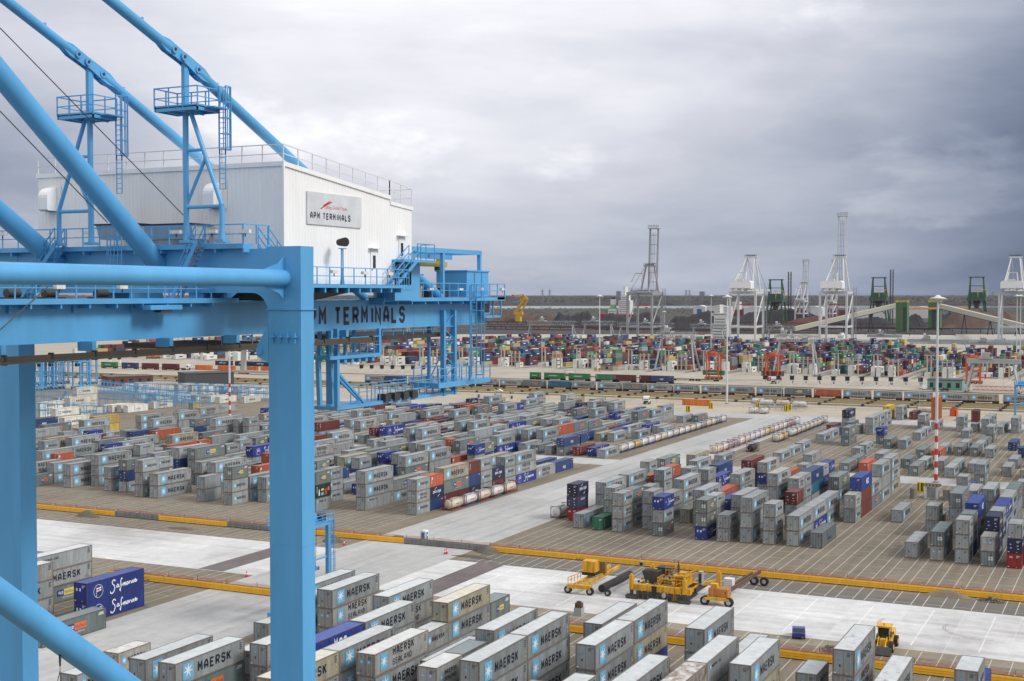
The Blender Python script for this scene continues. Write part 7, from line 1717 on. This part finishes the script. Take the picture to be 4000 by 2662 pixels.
# sheds
SHED = plain('shed_white', (.62,.62,.62), .7)
for i, (x0, x1, h, lab) in enumerate(((2708, 2755, 16, 'white shed with blue door left of the tall plain mast'), (2757, 2845, 16, 'white shed directly behind the tall plain mast'), (2905, 3095, 12, 'long low white shed between the white cranes'), (3340, 3500, 12, 'white shed behind the left green tower'), (3545, 3640, 12, 'white shed between the green towers'), (3150, 3210, 13, 'short white shed left of the highest crane'))):
    a = at(x0, 1240, z=2.4); a = at(x0, 1244, z=2.4); c = at(x1, 1244, x=a.x); L = a.y-c.y; t = thing('shed', lab, 'shed', (a.x, c.y, 2.4), 0, 'white sheds across the dock')
    z = 16+h*.55
    b = MB(); b.box(0, 30, 0, L, 0, z-3, SHED); part('wall', b, t)
    b = MB(); n = max(1, int(L/40))
    for k in range(n): b.prism([(-.5, L*k/n, z-3), (-.5, L*(k+.5)/n, z), (-.5, L*(k+1)/n-.8, z-3)], (31, 0, 0), SHED); b.box(-.6, 31, L*(k+1)/n-.9, L*(k+1)/n, z-4, z-1.2, GALV)
    part('roof', b, t)
    if i == 0: b = MB(); b.box(-.2, 0, L*.3, L*.7, 0, z-7, plain('door_blue', (.04,.14,.35))); part('door', b, t)
# yellow bucket crane
g = at(2030, 1262, z=2.4); t = thing('bucket_crane', 'yellow angular stacker crane standing in the brown ore yard', 'crane', (g.x, g.y, 2.4)); YC = paint('stacker_yellow', (.62,.36,.03), .6, .1)
def yb(py): return CAMH+(1152-py)*(g.x*.9+g.y*.434)/FPX-2.4
def yy(px): return at(px, 1200, x=g.x).y-g.y
b = MB(); P_ = lambda px, py: Vector((0, yy(px), yb(py)))
for (p, q, w) in (((2012, 1222), (2052, 1168), 4), ((2036, 1222), (2062, 1170), 2.4), ((2062, 1170), (2042, 1152), 2.0), ((2042, 1152), (2030, 1185), 1.6), ((2004, 1158), (2058, 1166), 1.6), ((2010, 1226), (2042, 1226), 5)): b.beam(P_(*p), P_(*q), w, w, YC)
b.beam(P_(2042, 1152), P_(2006, 1156), .8, .8, YC); part('frame', b, t)
b = MB(); b.beam(P_(2026, 1226), Vector((0, yy(2026), 0)), 8, 8, YC); part('base', b, t)
b = MB(); b.beam(P_(2004, 1180), P_(2032, 1183), 1.6, 1.6, CB); b.beam(P_(2000, 1155), P_(2008, 1157), 2, 2, REDP); part('chute', b, t)
# pylons
def pylon(px, ytop, ybase, label):
    g = at(px, ybase, z=2.4); H = CAMH+(1152-ytop)*(g-CC).dot(CF)/FPX-2.4; b = MB(); w = H*.075; LT = plain('pylon_grey', (.25,.26,.27), .7)
    for s in (-1, 1):
        for q in (-1, 1): b.beam((s*w, q*w, 0), (s*w*.18, q*w*.18, H), .5, .5, LT)
    for k in range(9):
        f = k/9; g2 = (k+1)/9; a = w*(1-.82*f); c = w*(1-.82*g2); b.beam((-a, -a, H*f), (-c, c, H*g2), .3, .3, LT); b.beam((-a, a, H*f), (-c, -c, H*g2), .3, .3, LT)
    for f, l in ((.80, .22), (.90, .17), (.98, .12)): b.beam((0, -H*l*.6, H*f), (0, H*l*.6, H*f), .6, .6, LT)
    solo('pylon', b, label, 'pylon', 'lattice power pylons', (g.x, g.y, 2.4))
pylon(2119, 1133, 1216, 'lattice pylon left one of the pair right of the yellow crane'); pylon(2147, 1134, 1216, 'lattice pylon right one of the pair right of the yellow crane'); pylon(2680, 1135, 1216, 'lattice pylon left one of the pair right of the grey crane'); pylon(2693, 1135, 1216, 'lattice pylon right one of the pair right of the grey crane'); pylon(3877, 1140, 1230, 'lattice pylon left of the crane at the right edge')
b = MB(); LT = plain('pylon_grey', (.25,.26,.27))
for (p, q, e) in (((1905, 1175), (2119, 1139), 2600), ((2147, 1139), (2686, 1141), 2600), ((2693, 1141), (3300, 1150), 2600)):
    A = CC+ray(*p)*e; B_ = CC+ray(*q)*e; last = A
    for k in range(1, 17): f = k/16; w_ = A.lerp(B_, f)-Vector((0, 0, 9*4*f*(1-f))); b.beam(last, w_, .16, .16, LT); last = w_
solo('power_line', b, 'thin sagging power line between the distant pylons', 'power line')
# woodland and far ridges
WOODM = groundmat('woodland', (.036, .029, .022), .5, scale=.35)
def ridge(dist, h0, h1, seed, m, name, label):
    rr = random.Random(seed); b = MB(); N = 420; V = []; c0 = math.atan2(CF.y, CF.x)
    ph = [rr.uniform(0, 6.28) for _ in range(6)]
    for i in range(N+1):
        a = c0+radians(-34+68*i/N); s = sum(sin(a*f+ph[j])/(j+1) for j, f in enumerate((9, 23, 47, 90, 170, 300)))/2.4
        h = h0+(h1-h0)*(.5+.5*s)+rr.uniform(-1, 1)*h0*.10
        for dd, z in ((0, 2), (dist*.012, h*.8), (dist*.03, h), (dist*.09, h*.92)): V.append((cos(a)*(dist+dd), sin(a)*(dist+dd), z))
    b.add(V, [(i*4+k, (i+1)*4+k, (i+1)*4+k+1, i*4+k+1) for i in range(N) for k in range(3)], m)
    return tag(link(name, b.mesh(name)), label, 'woodland', None, 'stuff')
ridge(3600, 5, 9, 1, groundmat('scrub', (.045, .043, .024), .4, scale=.8), 'scrubland', 'low olive scrub along the near bank of the river')
ridge(5400, 12, 20, 2, WOODM, 'woodland', 'brown leafless wood in a band beyond the river')
ridge(7600, 22, 30, 3, WOODM, 'woodland', 'rolling brown wooded dunes behind the first wood')
ridge(11000, 34, 44, 4, WOODM, 'woodland', 'farthest wooded ridge on the horizon')
# scattered trees give the woods an uneven edge
tr = MB(); rr = random.Random(9); TM = [groundmat('twigs_%s' % n, c, .4, scale=2) for n, c in (('brown', (.055, .042, .03)), ('olive', (.055, .055, .03)), ('grey', (.08, .068, .055)))]
for i in range(5200):
    d = rr.choice((rr.uniform(3000, 4300), rr.uniform(5300, 6200), rr.uniform(6600, 8200))); a = YAW+radians(rr.uniform(-24, 26)); x, y = d*cos(a), d*sin(a)
    g0 = 2.4 if d < 4500 else (15 if d < 6300 else 23); r = rr.uniform(3, 9)*(d/4500); m = rr.choice(TM); hh = r*rr.uniform(.7, 1.3)
    if d < 4500: hh *= .55
    n = 6; V = [(x+r*cos(6.283*k/n)*rr.uniform(.7, 1.2), y+r*sin(6.283*k/n)*rr.uniform(.7, 1.2), g0+hh*rr.uniform(.1, .4)) for k in range(n)]+[(x, y, g0+hh)]
    tr.add(V, [(k, (k+1) % n, n) for k in range(n)], m)
tag(link('distant_trees', tr.mesh('distant_trees')), 'countless bare trees and bushes dotted over the far land', 'woodland', None, 'stuff')
# far skyline specks
for i, (px, h, w) in enumerate(((2417, 46, 30), (2743, 44, 34))):
    g = CC+ray(px, 1170)*(9000); b = MB(); b.box(-10, 10, -w/2, w/2, 0, h+22, plain('tower_grey', (.2,.22,.25))); solo('tower_block', b, ('left' if i == 0 else 'right')+' of two tiny blue-grey blocks on the horizon', 'building', 'tiny blocks on the horizon', (g.x, g.y, 2))
# ------------------------------------------------------------ air
b = MB(); b.box(-700, 14500, -9000, 11500, -7.5, 150, None)
hz = bpy.data.materials.new('haze'); hz.use_nodes = True; ht = hz.node_tree
for n in list(ht.nodes):
    if n.type != 'OUTPUT_MATERIAL': ht.nodes.remove(n)
pv = ht.nodes.new('ShaderNodeVolumePrincipled'); pv.inputs['Color'].default_value = (.60, .72, .92, 1); pv.inputs['Density'].default_value = 1.5e-5; pv.inputs['Anisotropy'].default_value = .2
ht.links.new(pv.outputs[0], [n for n in ht.nodes if n.type == 'OUTPUT_MATERIAL'][0].inputs['Volume'])
me = b.mesh('haze'); me.materials.clear(); me.materials.append(hz)
tag(link('haze', me), kind='stuff')
